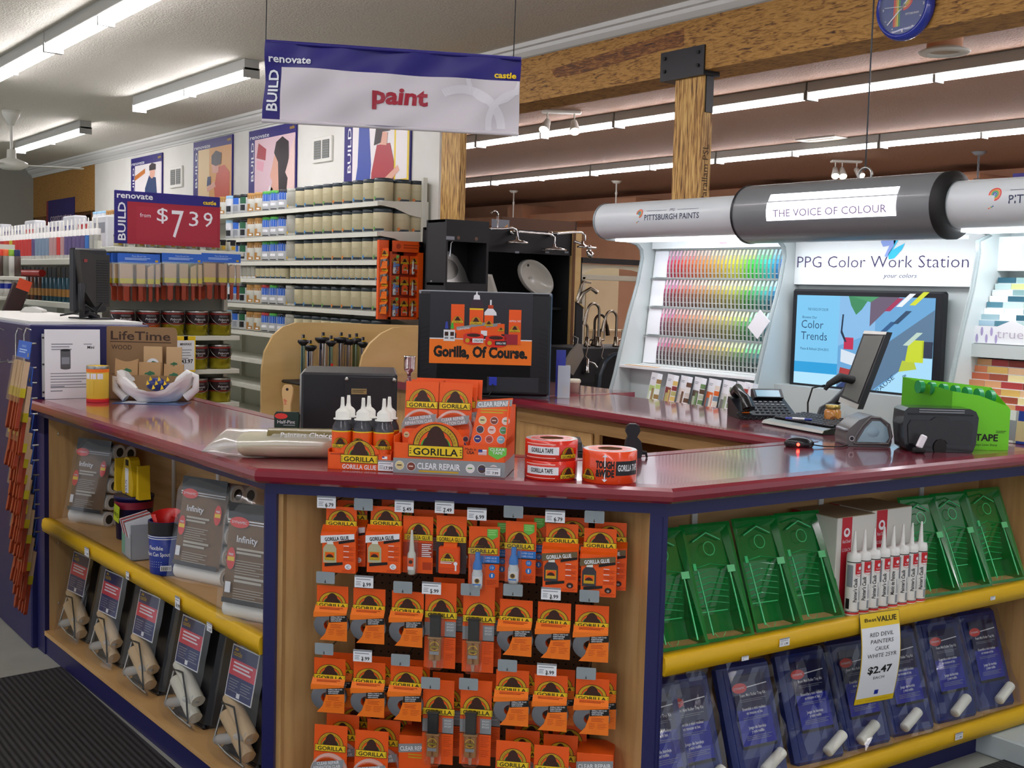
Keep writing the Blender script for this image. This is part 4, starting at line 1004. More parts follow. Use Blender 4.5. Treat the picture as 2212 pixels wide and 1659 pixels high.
S('price_label', pricetag(MB(), .048, .032, '17.99', 0), 'white price label on the right end of the orange glue caddy', 'price label', CF, (x0+w-.015, y0-.004, ZC+.004), group='price labels on the counter displays')
# clear repair display
A = CF.hz(849, 1022, ZC); B = CF.hz(1090, 1034, ZC); w = B.x-A.x; y0 = (A.y+B.y)/2; x0 = A.x; D_ = .20
t = T('tape_display_box', 'orange and grey cardboard counter display of clear repair tape', 'display box', CF, (x0+w/2, y0, ZC+.001))
hf = .092
P(t, 'tray', MB().box(-w/2, 0, 0, w/2, .003, hf, ORANGE).box(-w/2, 0, 0, -w/2+.003, D_, hf+.02, ORANGE).box(w/2-.003, 0, 0, w/2, D_, hf+.02, ORANGE).box(-w/2, D_-.003, 0, w/2, D_, .2, ORANGE).box(-w/2, 0, 0, w/2, D_, .003, ORANGE)
  .prism([(-.04+.085*math.cos(math.pi*i/18), hf-.003+.068*math.sin(math.pi*i/18)) for i in range(19)], 0, .003, ORANGE))
g = MB(); g.quad(-w/2, .001, w/2, .046, -.0006, SILVER); g.box(w/2, 0, .001, w/2+.0006, D_, .046, SILVER)
emblem(g, -.04, .083, .165, -.0008, arc=True)
g.text('CLEAR REPAIR', -.03, .016, .019, PAPER, -.001, w=.13, bold=.02).quad(-.09, .007, .03, .012, -.001, YELD)
dots(g, [(-w/2+.02, .024), (-w/2+.055, .022), (.065, .024), (.10, .024), (.135, .024)], .0125, -.001)
g.text('Made in', .065, .078, .008, INK, -.001).text('USA', .065, .067, .009, INK, -.001, bold=.02).quad(.088, .066, .113, .082, -.001, PAPER).quad(.088, .074, .10, .082, -.0013, FLAGB)
for k in range(3): g.quad(.088, .067+k*.004, .113, .0685+k*.004, -.0012, REDINK)
g.poly([(.118, .09), (.172, .09), (.172, .068), (.145, .054), (.118, .068)], -.001, GRNTAG).text('CLEAR', .145, .080, .008, PAPER, -.0013, w=.045, bold=.01).text('TAPE', .145, .070, .008, PAPER, -.0013, w=.03, bold=.01)
P(t, 'print', g)
# sloping right side panel
g = MB(); g.M = Matrix.Translation((w/2-.055, .03, .05)) @ Matrix.Rotation(math.radians(-10), 4, 'X')
g.prism([(-.06, .03), (.045, .015), (.065, .185), (-.035, .175)], 0, .004, ORANGE)
g.add([(-.045, -.0006, .150), (.062, -.0006, .160), (.064, -.0006, .180), (-.042, -.0006, .170)], [(0, 1, 2, 3)], SILVER)
g.text('CLEAR REPAIR', .009, .158, .014, PAPER, -.001, w=.096, bold=.02, rot=.07).lines(-.03, .145, .05, 2, .008, .004, YELD, -.0008)
dots(g, [(-.035+.035*i+.006*(2-j), .115-.028*j) for j in range(3) for i in range(3)], .011, -.0008)
P(t, 'sloping_panel', g)
P(t, 'side_wedge', MB().prismx([(.002, .09), (.19, .09), (.19, .19), (.06, .225)], w/2-.003, w/2, ORANGE))
S('price_label', pricetag(MB(), .045, .026, '7.99', 0), 'white price label on the grey band of the clear repair display', 'price label', CF, (x0+w-.035, y0-.0045, ZC+.008), group='price labels on the counter displays')
def repair_card(lab, fr, p, rx, rz=0, grp=None, full=True, low=False):
    t = T('repair_tape_card', lab, 'tape pack', fr, p, rz, rx, group=grp)
    cwid = .105
    P(t, 'card', MB().box(-cwid/2, 0, 0, cwid/2, .0015, .215, ORANGE).poly([(.052*math.cos(a), .075+.060*math.sin(a)) for a in [math.tau*i/24 for i in range(24)]], -.0008, ORANGE))
    g = MB(); emblem(g, 0, .152, .098, -.001, arc=full)
    g.text(' ', 0, 0, .01, INK) if False else None
    P(t, 'emblem', g)
    g = MB().lathe([(.052, -.018), (.058, -.016), (.060, -.009), (.058, -.002), (.052, -.001)], GLASSY, 28, z=.072, ax='y').lathe([(.048, -.017), (.048, -.002)], mat('clear core', 'f6d0c0', .2, alpha=.5), 24, z=.072, ax='y')
    P(t, 'tape_roll', g)
    g = MB().add([(-.058, -.0195, .075), (.045, -.0195, .092), (.05, -.0195, .118), (-.046, -.0195, .104)], [(0, 1, 2, 3)], SILVER)
    g.text('CLEAR REPAIR', 0, .1, .010, PAPER, -.02, w=.07, bold=.01, rot=.14).text('REPARATION CLAIR', -.003, .087, .010, PAPER, -.02, w=.085, bold=.01, rot=.14)
    dots(g, [(-.04+.027*i, .052-.006*(i % 2)) for i in range(4)]+[(-.025+.03*i, .028) for i in range(3)], .008, -.019)
    g.add([(-.05, -.0185, .018), (.05, -.0185, .022), (.052, -.0185, .075), (-.055, -.0185, .07)], [(0, 1, 2, 3)], ORANGE)
    P(t, 'printed_label', g)
    return t
for k, yy in ((2, .105), (1, .085), (0, .06)):
    for i, xx in enumerate((-.105, -.004)):
        repair_card(f'{("front", "middle", "back")[k]} orange clear repair card in the {("left", "right")[i]} stack of the counter display', CF, (x0+w/2+xx+k*.011, y0+yy+.02, ZC+.055+k*.004), math.radians(-7), grp='clear repair cards in the counter display')
# tape rolls
TPR = mat('red tape wrap', 'dc2f1e', .22, coat=.4); TPO = mat('orange tape wrap', 'ea4a1c', .22, coat=.4)
def roll(lab, p, R_, h, col, band, txt, txtm, kind):
    t = T('tape_roll', lab, 'tape roll', CF, p, YAW*-1-CF.a)
    P(t, 'roll', MB().lathe([(R_*.55, 0), (R_-.002, 0), (R_, .002), (R_, h-.002), (R_-.002, h), (R_*.55, h)], col, 40).lathe([(R_*.55, h-.001), (R_*.55, 0)], mat('cardboard core', 'a8825a', .8), 30))
    P(t, 'top_film', MB().lathe([(R_*.97, h+.0004), (R_*.6, h+.0004)], mat('shiny white film', 'eceae6', .15, coat=.6), 36).lathe([(R_*.8, h+.0008), (R_*.45, h+.0008)], col, 30))
    g = MB(); f_ = cw(R_)
    def q(x0_, z0_, x1_, z1_, m, y=-.0003):
        n = 6
        g.add([f_((x0_+(x1_-x0_)*i/n, y, z)) for i in range(n+1) for z in (z0_, z1_)], [(2*i, 2*i+2, 2*i+3, 2*i+1) for i in range(n)], m)
    if kind == 0:
        q(-.085, h*.30, .02, h*.70, PAPER); g.text(txt, -.032, h*.40, h*.23, INK, -.0007, w=.07, bold=.02, warp=f_)
        for k in range(2): q(-.09, h*(.80 if k else .12), .01, h*(.85 if k else .16), mat('faint white print', 'f2b8a8', .5))
        emblem(g, .052, h*.30, .055, -.0006, warp=f_)
    else:
        q(.012, h*.28, .095, h*.72, BLACK); g.text(txt, .055, h*.42, h*.2, PAPER, -.0007, w=.075, bold=.02, warp=f_)
        g.text('TOUGH', -.020, h*.50, h*.22, INK, -.0007, w=.055, bold=.05, warp=f_).text('&WIDE', -.020, h*.24, h*.22, INK, -.0007, w=.055, bold=.05, warp=f_)
        q(-.0215, h*.14, -.0185, h*.86, PAPER, -.0005)
        for s_, z_ in ((1, h*.84), (-1, h*.16)): g.add([f_((-.028, -.001, z_)), f_((-.012, -.001, z_)), f_((-.02, -.001, z_+s_*h*.08))], [(0, 1, 2)], PAPER)
        emblem(g, -.075, h*.22, .05, -.0006, warp=f_)
    P(t, 'print', g)
a = CF.hz(1183, 1040, ZC)
rt = (CF.hz(1243, 1040, ZC).x-CF.hz(1123, 1040, ZC).x)/2
roll('lower white-banded red tape roll of the stack of two', (a.x, a.y+rt, ZC+.001), rt, .058, TPR, 0, 'GORILLA TAPE', INK, 0)
roll('upper white-banded red tape roll, stacked on another', (a.x, a.y+rt, ZC+.060), rt, .058, TPR, 0, 'GORILLA TAPE', INK, 0)
a = CF.hz(1312, 1048, ZC)
roll('wide orange tape roll with a double arrow at the counter corner', (a.x, a.y+rt, ZC+.001), rt*1.02, .095, TPO, 0, 'GORILLA TAPE', PAPER, 1)
# labels on the dark red edge
for px, py, pr, lab in ((1163, 1061, '9.99', 'white price label on the dark red worktop edge below the stack of two tapes'), (1291, 1067, '13.29', 'white price label on the dark red worktop edge below the wide tape')):
    p = CF.hd(px, py, -.032)
    S('price_label', pricetag(MB(), .058, .026, pr), lab, 'price label', CF, (p.x, -.032, p.z-.013), group='price labels on the worktop edge')
# black device behind the tapes
p = W.hz(1362, 985, ZC)
t = T('tape_gun', 'black plastic hand held dispenser standing behind the wide tape roll', 'dispenser', W, (p.x-.02, p.y-.03, ZC+.001), rz=-YAW)
P(t, 'handle', MB().prism([(-.028, 0), (.03, 0), (.034, .02), (.028, .055), (.014, .07), (.016, .075), (.024, .09), (.02, .108), (.008, .114), (-.012, .114), (-.022, .106), (-.026, .088), (-.018, .072), (-.026, .05)], -.012, .014, BLACK))
P(t, 'trigger', MB().box(.02, -.008, .01, .05, .008, .022, DARK, .003).rod((.045, 0, .02), (.05, 0, -.0), .004, DARK))
# inner desk with printer and a ledger
ind = T('inner_desk', 'low light wood desk inside the counter carrying a black printer', 'desk', W, (2.60, 3.36, 0), rz=-YAW)
P(ind, 'top', MB().box(-.35, -.02, .93, .45, .4, .95, MAPLEH)); P(ind, 'side_panel', MB().box(-.35, 0, FZ, -.33, .38, .93, MAPLE)); P(ind, 'side_panel', MB().box(.43, 0, FZ, .45, .38, .93, MAPLE))
t = T('receipt_printer', 'flat black printer with a white slip sticking out, behind the tapes', 'printer', W, (2.77, 3.44, .951), rz=-YAW)
P(t, 'body', MB().box(-.09, 0, 0, .12, .22, .055, BLACK, .008).prismx([(0, .055), (.22, .055), (.2, .085), (.06, .08)], -.07, .1, DARK))
P(t, 'paper_slip', MB().at(-.03, -.01, .058, rz=.15).box(-.06, 0, 0, .05, .02, .002, PAPER))
t = T('ledger', 'pale ring bound tray with a rounded edge behind the repair tape display', 'ledger', W, (2.41, 3.50, .951), rz=-YAW+.1)
P(t, 'cover', MB().prismx([(-.1, 0), (.14, 0), (.14, .06), (.0, .10), (-.09, .07)], -.08, .08, mat('cream plastic', 'c8c4b4', .35)))
g = MB()
for k in range(6): g.at(-.06+k*.023, -.05, .0875, rx=.33).box(0, 0, 0, .006, .1, .002, INK)
P(t, 'stripes', g)

# ================================================================ big black monitor with the glue poster on its back
a = W.hz(1195, 863, ZC); mf = Fr((a.x, a.y, 0), -YAW-.0)
TL = mf.hd(905, 625); TR = mf.hd(1192, 632); BR = mf.hd(1195, 863)
w = TR.x-TL.x; h = (TL.z+TR.z)/2-ZC-.01
t = T('monitor', 'large black monitor seen from behind with an orange and black glue poster stuck on it', 'monitor', mf, (TR.x-w/2, 0, ZC+.001))
P(t, 'case', MB().box(-w/2, 0, .012, w/2, .06, h, BLACK, .012).prism([(-w*.36, .05), (w*.36, .05), (w*.33, h*.8), (-w*.33, h*.8)], -.0, .12, DARK))
P(t, 'bezel', MB().box(-w/2-.003, .045, h-.012, w/2+.003, .07, h+.006, GREY, .003).box(w/2, .045, 0, w/2+.006, .07, h, mat('blue grey bezel', '55708f', .3)).box(-w/2-.003, .045, 0, w/2, .07, .012, GREY))
g = MB()
for s_ in (-1, 1):
    for k in range(12): g.at(s_*w*.445, -.002, h*(.16+.045*k), ry=s_*.3).box(-.025, 0, 0, .025, .004, .004, DARK)
P(t, 'vents', g)
P(t, 'port_panel', MB().box(.02, -.004, h*.06, w*.42, 0, h*.20, mat('port grey', '2c2e34', .4)).box(.03, -.01, h*.12, .07, -.004, h*.2, mat('blue plug', '2a3bb0', .35)))
P(t, 'cable', MB().tube([(.05, -.012, h*.13), (.05, -.03, h*.08), (.03, -.035, .012), (-.06, -.03, .008)], .004, DARK, 6))
P(t, 'stand', MB().box(-.15, -.02, 0, .16, .16, .012, BLACK, .004))
a = mf.hd(930, 629, -.003); b = mf.hd(1152, 632, -.003); c = mf.hd(930, 784, -.003)
pw_ = b.x-a.x; ph = a.z-c.z; pc = (a.x+b.x)/2-(TR.x-w/2)
pz = c.z-ZC-.001
PBK = mat('poster black', '26262c', .3); PDK = mat('dark bottle print', '3a2230', .4)  # second tone is the printed bottle's dark shoulder
po_ = MB().box(pc-pw_/2, -.003, pz, pc+pw_/2, -.001, pz+ph, PBK).quad(pc-pw_/2, pz, pc+pw_/2, pz+ph*.34, -.0033, ORANGE2).quad(pc-pw_/2, pz+ph*.34, pc+pw_/2, pz+ph*.355, -.0035, PAPER)
P(t, 'poster', po_)
g = MB(); U = pw_/100
def X_(v): return pc-pw_/2+v*U
def Z_(v): return pz+v*U
g.text('Gorilla, Of Course.', X_(50), Z_(7), 10.5*U, INK, -.004, w=92*U, bold=.05)
def pk(x, z, w_, h_, em=True, y=-.0045, col=ORANGE):
    g.quad(X_(x-w_/2), Z_(z), X_(x+w_/2), Z_(z+h_), y, col)
    if em: emblem(g, X_(x), Z_(z+h_*.42), w_*.86*U, y-.0004)
pk(27, 30, 13, 28); pk(83, 20, 12, 34)
g.quad(X_(38.5), Z_(31), X_(52), Z_(54), -.005, ORANGE); emblem(g, X_(45), Z_(41), 12*U, -.0052); g.quad(X_(38.5), Z_(53), X_(52), Z_(54.5), -.0052, YEL)
g.poly([(X_(38.5), Z_(54.5)), (X_(52), Z_(54.5)), (X_(51), Z_(60)), (X_(48), Z_(64)), (X_(42.5), Z_(64)), (X_(39.5), Z_(60))], -.005, PDK)
g.poly([(X_(42), Z_(63)), (X_(48.5), Z_(63)), (X_(48), Z_(67)), (X_(46), Z_(68)), (X_(45.7), Z_(71)), (X_(44.7), Z_(71)), (X_(44.4), Z_(68)), (X_(42.5), Z_(67))], -.0053, PAPER)
g.quad(X_(53), Z_(33), X_(62), Z_(48), -.005, ORANGE); emblem(g, X_(57.5), Z_(39), 8.5*U, -.0052)
g.poly([(X_(53), Z_(48)), (X_(65), Z_(48)), (X_(64.5), Z_(51)), (X_(61), Z_(55)), (X_(56.5), Z_(55)), (X_(53), Z_(51))], -.0051, PAPER).quad(X_(56.5), Z_(54.5), X_(61.5), Z_(58), -.0054, DORANGE).quad(X_(58.2), Z_(58), X_(59.8), Z_(63), -.0054, PAPER)
for x, cc in ((16.5, CLKB), (22, GRN)):
    g.poly([(X_(x-1.7), Z_(34)), (X_(x+1.7), Z_(34)), (X_(x+.9), Z_(41)), (X_(x-.9), Z_(41))], -.0062, cc).quad(X_(x-2.8), Z_(22), X_(x+2.8), Z_(33), -.006, PAPER).quad(X_(x-1.8), Z_(27), X_(x+1.8), Z_(31), -.0064, BROWN).quad(X_(x-1.8), Z_(24), X_(x+1.8), Z_(26), -.0064, GREY)
for x, z, a_ in ((33, 33, .22), (47, 36, .12), (62, 36, .1)):
    g.add([(X_(x-7), -.0056, Z_(z-8)), (X_(x+8), -.0056, Z_(z-8)), (X_(x+8), -.0056, Z_(z+2)), (X_(x-7), -.0056, Z_(z))], [(0, 1, 2, 3)], ORANGE)
    g.add([(X_(x-7), -.0058, Z_(z)), (X_(x+7), -.0058, Z_(z+2)), (X_(x+7), -.0058, Z_(z+5)), (X_(x-7), -.0058, Z_(z+3))], [(0, 1, 2, 3)], SILVER)
g.text('CLEAR REPAIR', X_(33), Z_(33.5), 2*U, PAPER, -.006, w=12*U, rot=.14)
for x, z, w_, bnd in ((43, 22, 20, PAPER), (65, 20, 21, BLACK)):
    g.disc(w_/2*U, X_(x), Z_(z), -.0066, TPR, 24, 1, .3).quad(X_(x-w_/2), Z_(z), X_(x+w_/2), Z_(z+6), -.0066, TPR).disc(w_/2*U, X_(x), Z_(z+6), -.0068, TPR, 24, 1, .28).disc(w_*.34*U, X_(x), Z_(z+6.3), -.007, BROWN, 20, 1, .25)
    g.quad(X_(x-1), Z_(z-1), X_(x+w_*.48), Z_(z+3.2), -.0072, bnd).text('GORILLA TAPE', X_(x+w_*.23), Z_(z+.1), 2*U, INK if bnd is PAPER else PAPER, -.0075, w=w_*.44*U, bold=.02).disc(2.2*U, X_(x-w_*.3), Z_(z+1), -.0072, YELD, 12)
g.quad(X_(73), Z_(20), X_(86), Z_(30), -.0068, mat('crimson roll', '9c2030', .3)).text('SHIPPING TAPE', X_(83), Z_(42), 2*U, PAPER, -.006, w=11*U)
g.quad(X_(50), Z_(28), X_(56), Z_(33), -.006, PAPER).quad(X_(66), Z_(30), X_(73), Z_(40), -.006, ORANGE); emblem(g, X_(69.5), Z_(34), 6*U, -.0062)
P(t, 'poster_print', g)
# brochure holder with blue leaflets beside it
p = W.hz(1205, 862, ZC)
t = T('brochure_holder', 'clear brochure stand with a blue folder beside the black monitor', 'brochure holder', W, (p.x+.05, p.y+.02, ZC+.001), rz=-YAW)
P(t, 'holder', MB().box(-.03, 0, 0, .035, .003, .17, GLASSY).box(-.03, .05, 0, .035, .053, .17, GLASSY).box(-.03, 0, 0, .035, .05, .004, GLASSY))
P(t, 'leaflets', MB().box(-.028, .006, .005, .032, .02, .165, mat('blue leaflet', '8db8e2', .4)).box(-.04, .025, .005, .01, .035, .25, CLKB).box(0, .004, .02, .02, .006, .06, CHROME))

# ================================================================ packages hanging on the pegboard
def hook(fr, x, y1, z, par=None):
    return MB().tube([(x, DC-.001, z), (x, y1, z), (x, y1-.012, z+.008)], .0028, STEEL, 6)
def clamp_(v): return v
def glue_box(t, white=True):
    """hanging box with a header card, a window bottle and a diagonal name band"""
    w, h = .086, .135
    hh = .062
    P(t, 'header', MB().box(-w*.46, .0, h, w*.46, .002, h+hh, ORANGE))
    P(t, 'carton', MB().box(-w/2, -.028, 0, w/2, .004, h-.01, ORANGE).prismx([(-.028, h-.01), (.004, h-.01), (.004, h+.002)], -w/2, w/2, ORANGE).prismx([(-.032, h-.022), (-.028, h-.022), (-.0, h+.004), (-.002, h+.006)], -w/2-.004, w/2, ORANGE))
    g = MB(); emblem(g, 0, h+.018, w*.95, -.001); y = -.0285
    band = PAPER if white else mat('brown band', '6a5a3c', .45)
    g.add([(-w/2-.003, y-.004, h-.045), (w*.47, y-.004, h-.028), (w*.47, y-.004, h-.012), (-w/2-.003, y-.004, h-.022)], [(0, 1, 2, 3)], band)
    g.text('GORILLA GLUE', -.004, h-.034, .0115, INK if white else PAPER, y-.0046, w=.062, bold=.03, rot=.14)
    g.add([(0, y-.002, h-.046), (w*.47, y-.002, h-.036), (w*.47, y-.002, h-.029), (0, y-.002, h-.038)], [(0, 1, 2, 3)], INK)
    for k in range(3): g.quad(.012, h-.052-.017*k, .026, h-.050-.017*k, y-.001, PAPER); g.lines(.012, h-.056-.017*k, .04, 3, .0035, .0012, DORANGE, y-.001)
    g.disc(.0085, .024, .02, y-.001, PAPER if white else BROWN, 18).text('C' if white else 'o', .024, .0155, .009, INK if white else PAPER, y-.0014)
    g.add([(-w*.42, y-.0022, .018), (w*.12, y-.0022, .026), (w*.12, y-.0022, .034), (-w*.42, y-.0022, .028)], [(0, 1, 2, 3)], INK)
    g.lines(.008, .008, .04, 2, .004, .0014, DORANGE, y-.001)
    P(t, 'print', g)
    col = mat('pale glue', 'b9b493', .25) if white else mat('grey glue bottle', '3d3a40', .25)
    g = MB().prism([(-.04, .03), (-.006, .03), (-.006, .075), (-.012, .085), (-.018, .09), (-.028, .09), (-.034, .085), (-.04, .075)], y-.0015, y+.001, col).prism([(-.030, .088), (-.014, .088), (-.015, .098), (-.029, .098)], y-.0035, y, WHITE)
    g.quad(-.036, .038, -.010, .064, y-.0018, YELD).quad(-.034, .040, -.012, .062, y-.002, ORANGE).disc(.010, -.023, .045, y-.0024, BROWN, 14, 1, 1.2, 0, math.pi).quad(-.034, .040, -.012, .047, y-.0026, YELD)
    P(t, 'bottle_window', g)
def hang_hole(g, x, z): g.disc(.004, x, z, -.0012, DARK, 8)
def pen_card(t):
    w, h = .092, .175
    P(t, 'card', MB().box(-w/2, 0, 0, w/2, .0015, h, ORANGE).quad(-w/2, .05, w/2, .095, -.0004, mat('russet print', 'a83a1c', .5)))
    g = MB(); emblem(g, .002, .118, .088, -.001, 'GORILLA GLUE'); g.lines(.012, .088, .042, 7, .006, .0028, PAPER, -.001).quad(.015, .012, .043, .035, -.001, DORANGE); P(t, 'print', g)
    P(t, 'glue_pen', MB().at(-.016, -.012, 0).lathe([(0, -.002), (.011, .0), (.0125, .02), (.013, .06), (.011, .066), (.0085, .07), (.003, .135), (0, .136)], mat('pearl plastic', 'd9dbd0', .15), 14).at(-.016, -.0255, 0).quad(-.009, .016, .009, .052, 0, ORANGE).quad(-.009, .016, .009, .026, -.0002, PAPER).disc(.006, 0, .04, -.0003, BROWN, 10))
    P(t, 'blister', MB().box(-.034, -.026, -.004, .003, -.0005, .13, wrap_mat('blister plastic'), .008))
def tube_card(t):
    w, h = .092, .175
    P(t, 'card', MB().box(-w/2, 0, 0, w/2, .0015, h, mat('dark blister back', '3a2a2c', .4)).box(-w/2, -.0004, .095, w/2, 0, h, ORANGE))
    g = MB(); emblem(g, 0, .112, .092, -.001, 'GORILLA GLUE'); P(t, 'print', g)
    g = MB().box(-w*.38, -.022, .002, w*.32, -.002, .085, mat('orange inner box', 'e6521a', .3), .004).box(-.02, -.018, .085, .02, -.004, .096, ORANGE)
    g.M = Matrix.Translation((-.006, -.023, 0)); emblem(g, 0, .050, .042, -.0002, 'GLUE'); g.lines(-.022, .040, .018, 2, .005, .0025, PAPER, -.0006).lines(-.028, .02, .022, 4, .005, .0012, DORANGE, -.0006).disc(.006, .024, .036, -.0008, PAPER, 12).quad(.022, .014, .027, .030, -.0008, PAPER)
    P(t, 'inner_box', g)
def super_card(t):
    w, h = .092, .185
    P(t, 'card', MB().box(-w/2, 0, 0, w/2, .0015, h, ORANGE)); g = MB(); emblem(g, -.004, .118, .09, -.001)
    g.quad(-.01, .074, w/2, .096, -.0008, BLUEC).text('SUPER GLUE', .02, .087, .005, PAPER, -.001, w=.035).text('SUPER COLLE', .02, .078, .005, PAPER, -.001, w=.035).quad(-.01, .071, w/2, .074, -.0009, INK)
    g.disc(.009, .025, .06, -.001, BLUEC, 16).text('10', .025, .0565, .008, PAPER, -.0014).disc(.009, .025, .036, -.001, BLUEC, 16).quad(.023, .031, .027, .041, -.0014, PAPER).lines(.01, .02, .04, 4, .004, .0014, DORANGE, -.001)
    g.poly([(.008, .178), (.04, .178), (.04, .155), (.024, .145), (.008, .155)], -.0016, GRNTAG); g.lines(.012, .172, .036, 3, .006, .0025, mat('pale green print', 'a8dd8c', .5), -.0019); P(t, 'print', g)
    P(t, 'glue_bottle', MB().at(-.018, -.016, 0).lathe([(0, .0), (.014, .0), (.0165, .01), (.0165, .045), (.014, .052), (.013, .062)], mat('milky bottle', 'cfd6d8', .2), 16).lathe([(.0148, .06), (.0135, .075), (.008, .088), (.0075, .11), (0, .111)], BLUEC, 14).lathe([(.0168, .012), (.0168, .04)], PAPER, 16, a0=-2.6, a1=-.5).at(-.018, -.0335, 0).disc(.008, 0, .027, 0, YELD, 12).disc(.006, 0, .028, -.0003, BROWN, 12).quad(-.012, .014, .012, .018, -.0002, BLUEC))
    P(t, 'blister', MB().box(-.042, -.036, -.006, .006, -.0005, .13, wrap_mat('blister plastic'), .008))
TGREY = mat('tape grey', '6a6d72', .5)
def togo_card(t):
    w, h = .080, .165
    P(t, 'header', MB().box(-w/2, 0, .098, w/2, .002, h, ORANGE).prismx([(0, .105), (.002, .105), (-.016, .086), (-.018, .087)], -w/2-.003, w/2, ORANGE2).add([(-w/2-.004, -.0185, .087), (w/2, -.0185, .087), (w/2, -.0185, .080), (-w/2-.004, -.0185, .070)], [(0, 1, 2, 3)], ORANGE2))
    g = MB(); emblem(g, 0, .112, .082, -.001); g.lines(-.03, .099, .03, 2, .004, .002, DORANGE, -.0125)
    P(t, 'emblem', g)
    P(t, 'tape_roll', MB().at(.0, .0, .046).lathe([(.018, -.017), (.042, -.017), (.044, -.015), (.044, .006), (.042, .008), (.018, .008), (.018, -.017)], TGREY, 30, ax='y').lathe([(.0175, .008), (.0175, -.0175)], ORANGE, 20, ax='y'))
    g = MB().prism([(-.028, 0), (.042, 0), (.042, .080), (-.002, .074), (-.006, .05), (-.014, .02)], -.0195, -.0175, ORANGE2)
    g.poly([(-.004, .056), (.042, .062), (.042, .082), (-.003, .076)], -.0198, INK)
    for k, s_ in enumerate(('GORILLA TAPE TO-GO', 'RUBAN PORTABLE', 'CINTA PORTATIL')): g.text(s_, .001, .0715-.006*k, .0042, PAPER, -.0202, w=(.036, .028, .026)[k], al='l', rot=.08, bold=.02)
    g.lines(.0, .050, .03, 3, .0045, .0014, DORANGE, -.02).lines(-.005, .034, .01, 4, .005, .0011, DORANGE, -.02).lines(.015, .034, .038, 4, .005, .0011, DORANGE, -.02)
    P(t, 'wrap', g)
def epoxy_card(t):
    w, h = .096, .262
    P(t, 'card', MB().box(-w/2, 0, 0, w/2, .0015, h, ORANGE).quad(.014, .098, w/2, .145, -.0006, SILVER).quad(-w/2, .1, -.03, .14, -.0006, SILVER))
    g = MB(); emblem(g, .002, .172, .1, -.001)
    for k in range(3): g.text('EPOXY', .031, .134-.009*k, .006, PAPER, -.001, w=.022)
    g.lines(.018, .088, .043, 6, .006, .0014, DORANGE, -.001).lines(.018, .045, .043, 4, .006, .0014, DORANGE, -.001).quad(-w/2, .096, w/2, .0985, -.0008, INK)
    P(t, 'print', g)
    g = MB(); sg = mat('syringe tint', 'b88a5a', .12, alpha=.65)
    g.at(-.012, -.014, 0)
    for s_ in (-1, 1): g.at(-.012+s_*.0095, -.014, 0).cyl(.0095, .03, .10, sg, 14).cyl(.0075, .096, .165, BLACK, 14)
    g.at(-.012, -.014, 0).box(-.022, -.011, .094, .022, .008, .101, sg, .002).box(-.018, -.009, .16, .018, .009, .168, BLACK, .002).box(-.016, -.009, .1, .016, -.004, .162, DARK, .003).lathe([(.012, .03), (.006, .024), (.005, .006), (0, .005)], mat('nozzle clear', 'e0c0a8', .15, alpha=.7), 12)
    P(t, 'syringe', g)
    g = MB().at(-.012, -.0245, 0).ring(.0125, .014, 0, .074, -.0006, YEL, 20).quad(-.014, .068, .014, .076, -.0008, mat('olive emblem', '6a5a1c', .5)).text('GORILLA', 0, .0695, .005, YEL, -.0012, w=.024).quad(-.014, .048, .014, .058, -.0008, SILVER); P(t, 'syringe_label', g)
    P(t, 'blister', MB().box(-.038, -.030, .0, .014, -.0005, .172, wrap_mat('blister plastic'), .008))
PROTO = {}
def hang(kind, lab, px, py, d, rz=0, rx=0, fr=CF, grp=None, s_=None):
    """px, py: centre of the bottom edge of the front face in the photograph's frame, d: distance into the cabinet"""
    p = fr.hd(px, py, d)
    fn, nm, cat = {'gluew': (lambda t: glue_box(t, True), 'glue_box', 'glue pack'), 'glueb': (lambda t: glue_box(t, False), 'glue_box', 'glue pack'), 'pen': (pen_card, 'glue_pen_card', 'glue pack'), 'tube': (tube_card, 'glue_tube_card', 'glue pack'),
                   'super': (super_card, 'super_glue_card', 'glue pack'), 'togo': (togo_card, 'tape_roll_card', 'tape pack'), 'epoxy': (epoxy_card, 'epoxy_card', 'glue pack')}[kind]
    if kind not in PROTO:
        t = T(nm, lab, cat, fr, p, rz, rx, group=grp); fn(t); PROTO[kind] = t
    else: t = dup(PROTO[kind], fr, p, rz, rx, label=lab, group=grp)
    sx_ = {'gluew': 1.2, 'glueb': 1.2, 'togo': 1.24}.get(kind, 1.0)
    t.matrix_world = mtx(fr, p, rz, rx) @ Matrix.Diagonal((sx_, 1, 1, 1))
    return t
def card(rot=0): return rot
top = [('gluew', 737, 1232, 'white-bottle glue box at the left end of the top row', .02), ('gluew', 833, 1232, 'white-bottle glue box second from the left in the top row', .02), ('pen', 902, 1238, 'card with a white glue pen, third from left in the top row', 0), ('tube', 974, 1238, 'blister card around an orange box, fourth from left in the top row', 0),
       ('super', 1044, 1268, 'blue-capped super glue card, left one of the pair, turned aside', .12), ('super', 1123, 1258, 'blue-capped super glue card facing front, right one of the pair', 0), ('glueb', 1211, 1272, 'dark-bottle glue box second from the right in the top row', .02), ('glueb', 1293, 1283, 'dark-bottle glue box at the right end of the top row', 0)]
G1 = 'glue packs on the top row of pegs'; G2 = 'packs on the second row of pegs'; G3 = 'packs on the third row of pegs'
hk = []
for k, px, py, lab, r_ in top:
    hang(k, 'orange '+lab, px, py, .03, rz=r_, rx=math.radians(2), grp=G1); hang(k, 'orange '+lab+', rear one', px+22, py-14, .075, rz=r_, grp=G1); hk.append((px, py, .2))
for i, px in enumerate((718, 797, 880, None, None, 1113, 1195, 1276)):
    if px: hang('togo', f'orange card with a grey tape roll, {ordn(i, 8)} on the second row', px, 1379+(i*6.5), .03, rz=-.02+.04*math.sin(i*2), rx=math.radians(2), grp=G2)
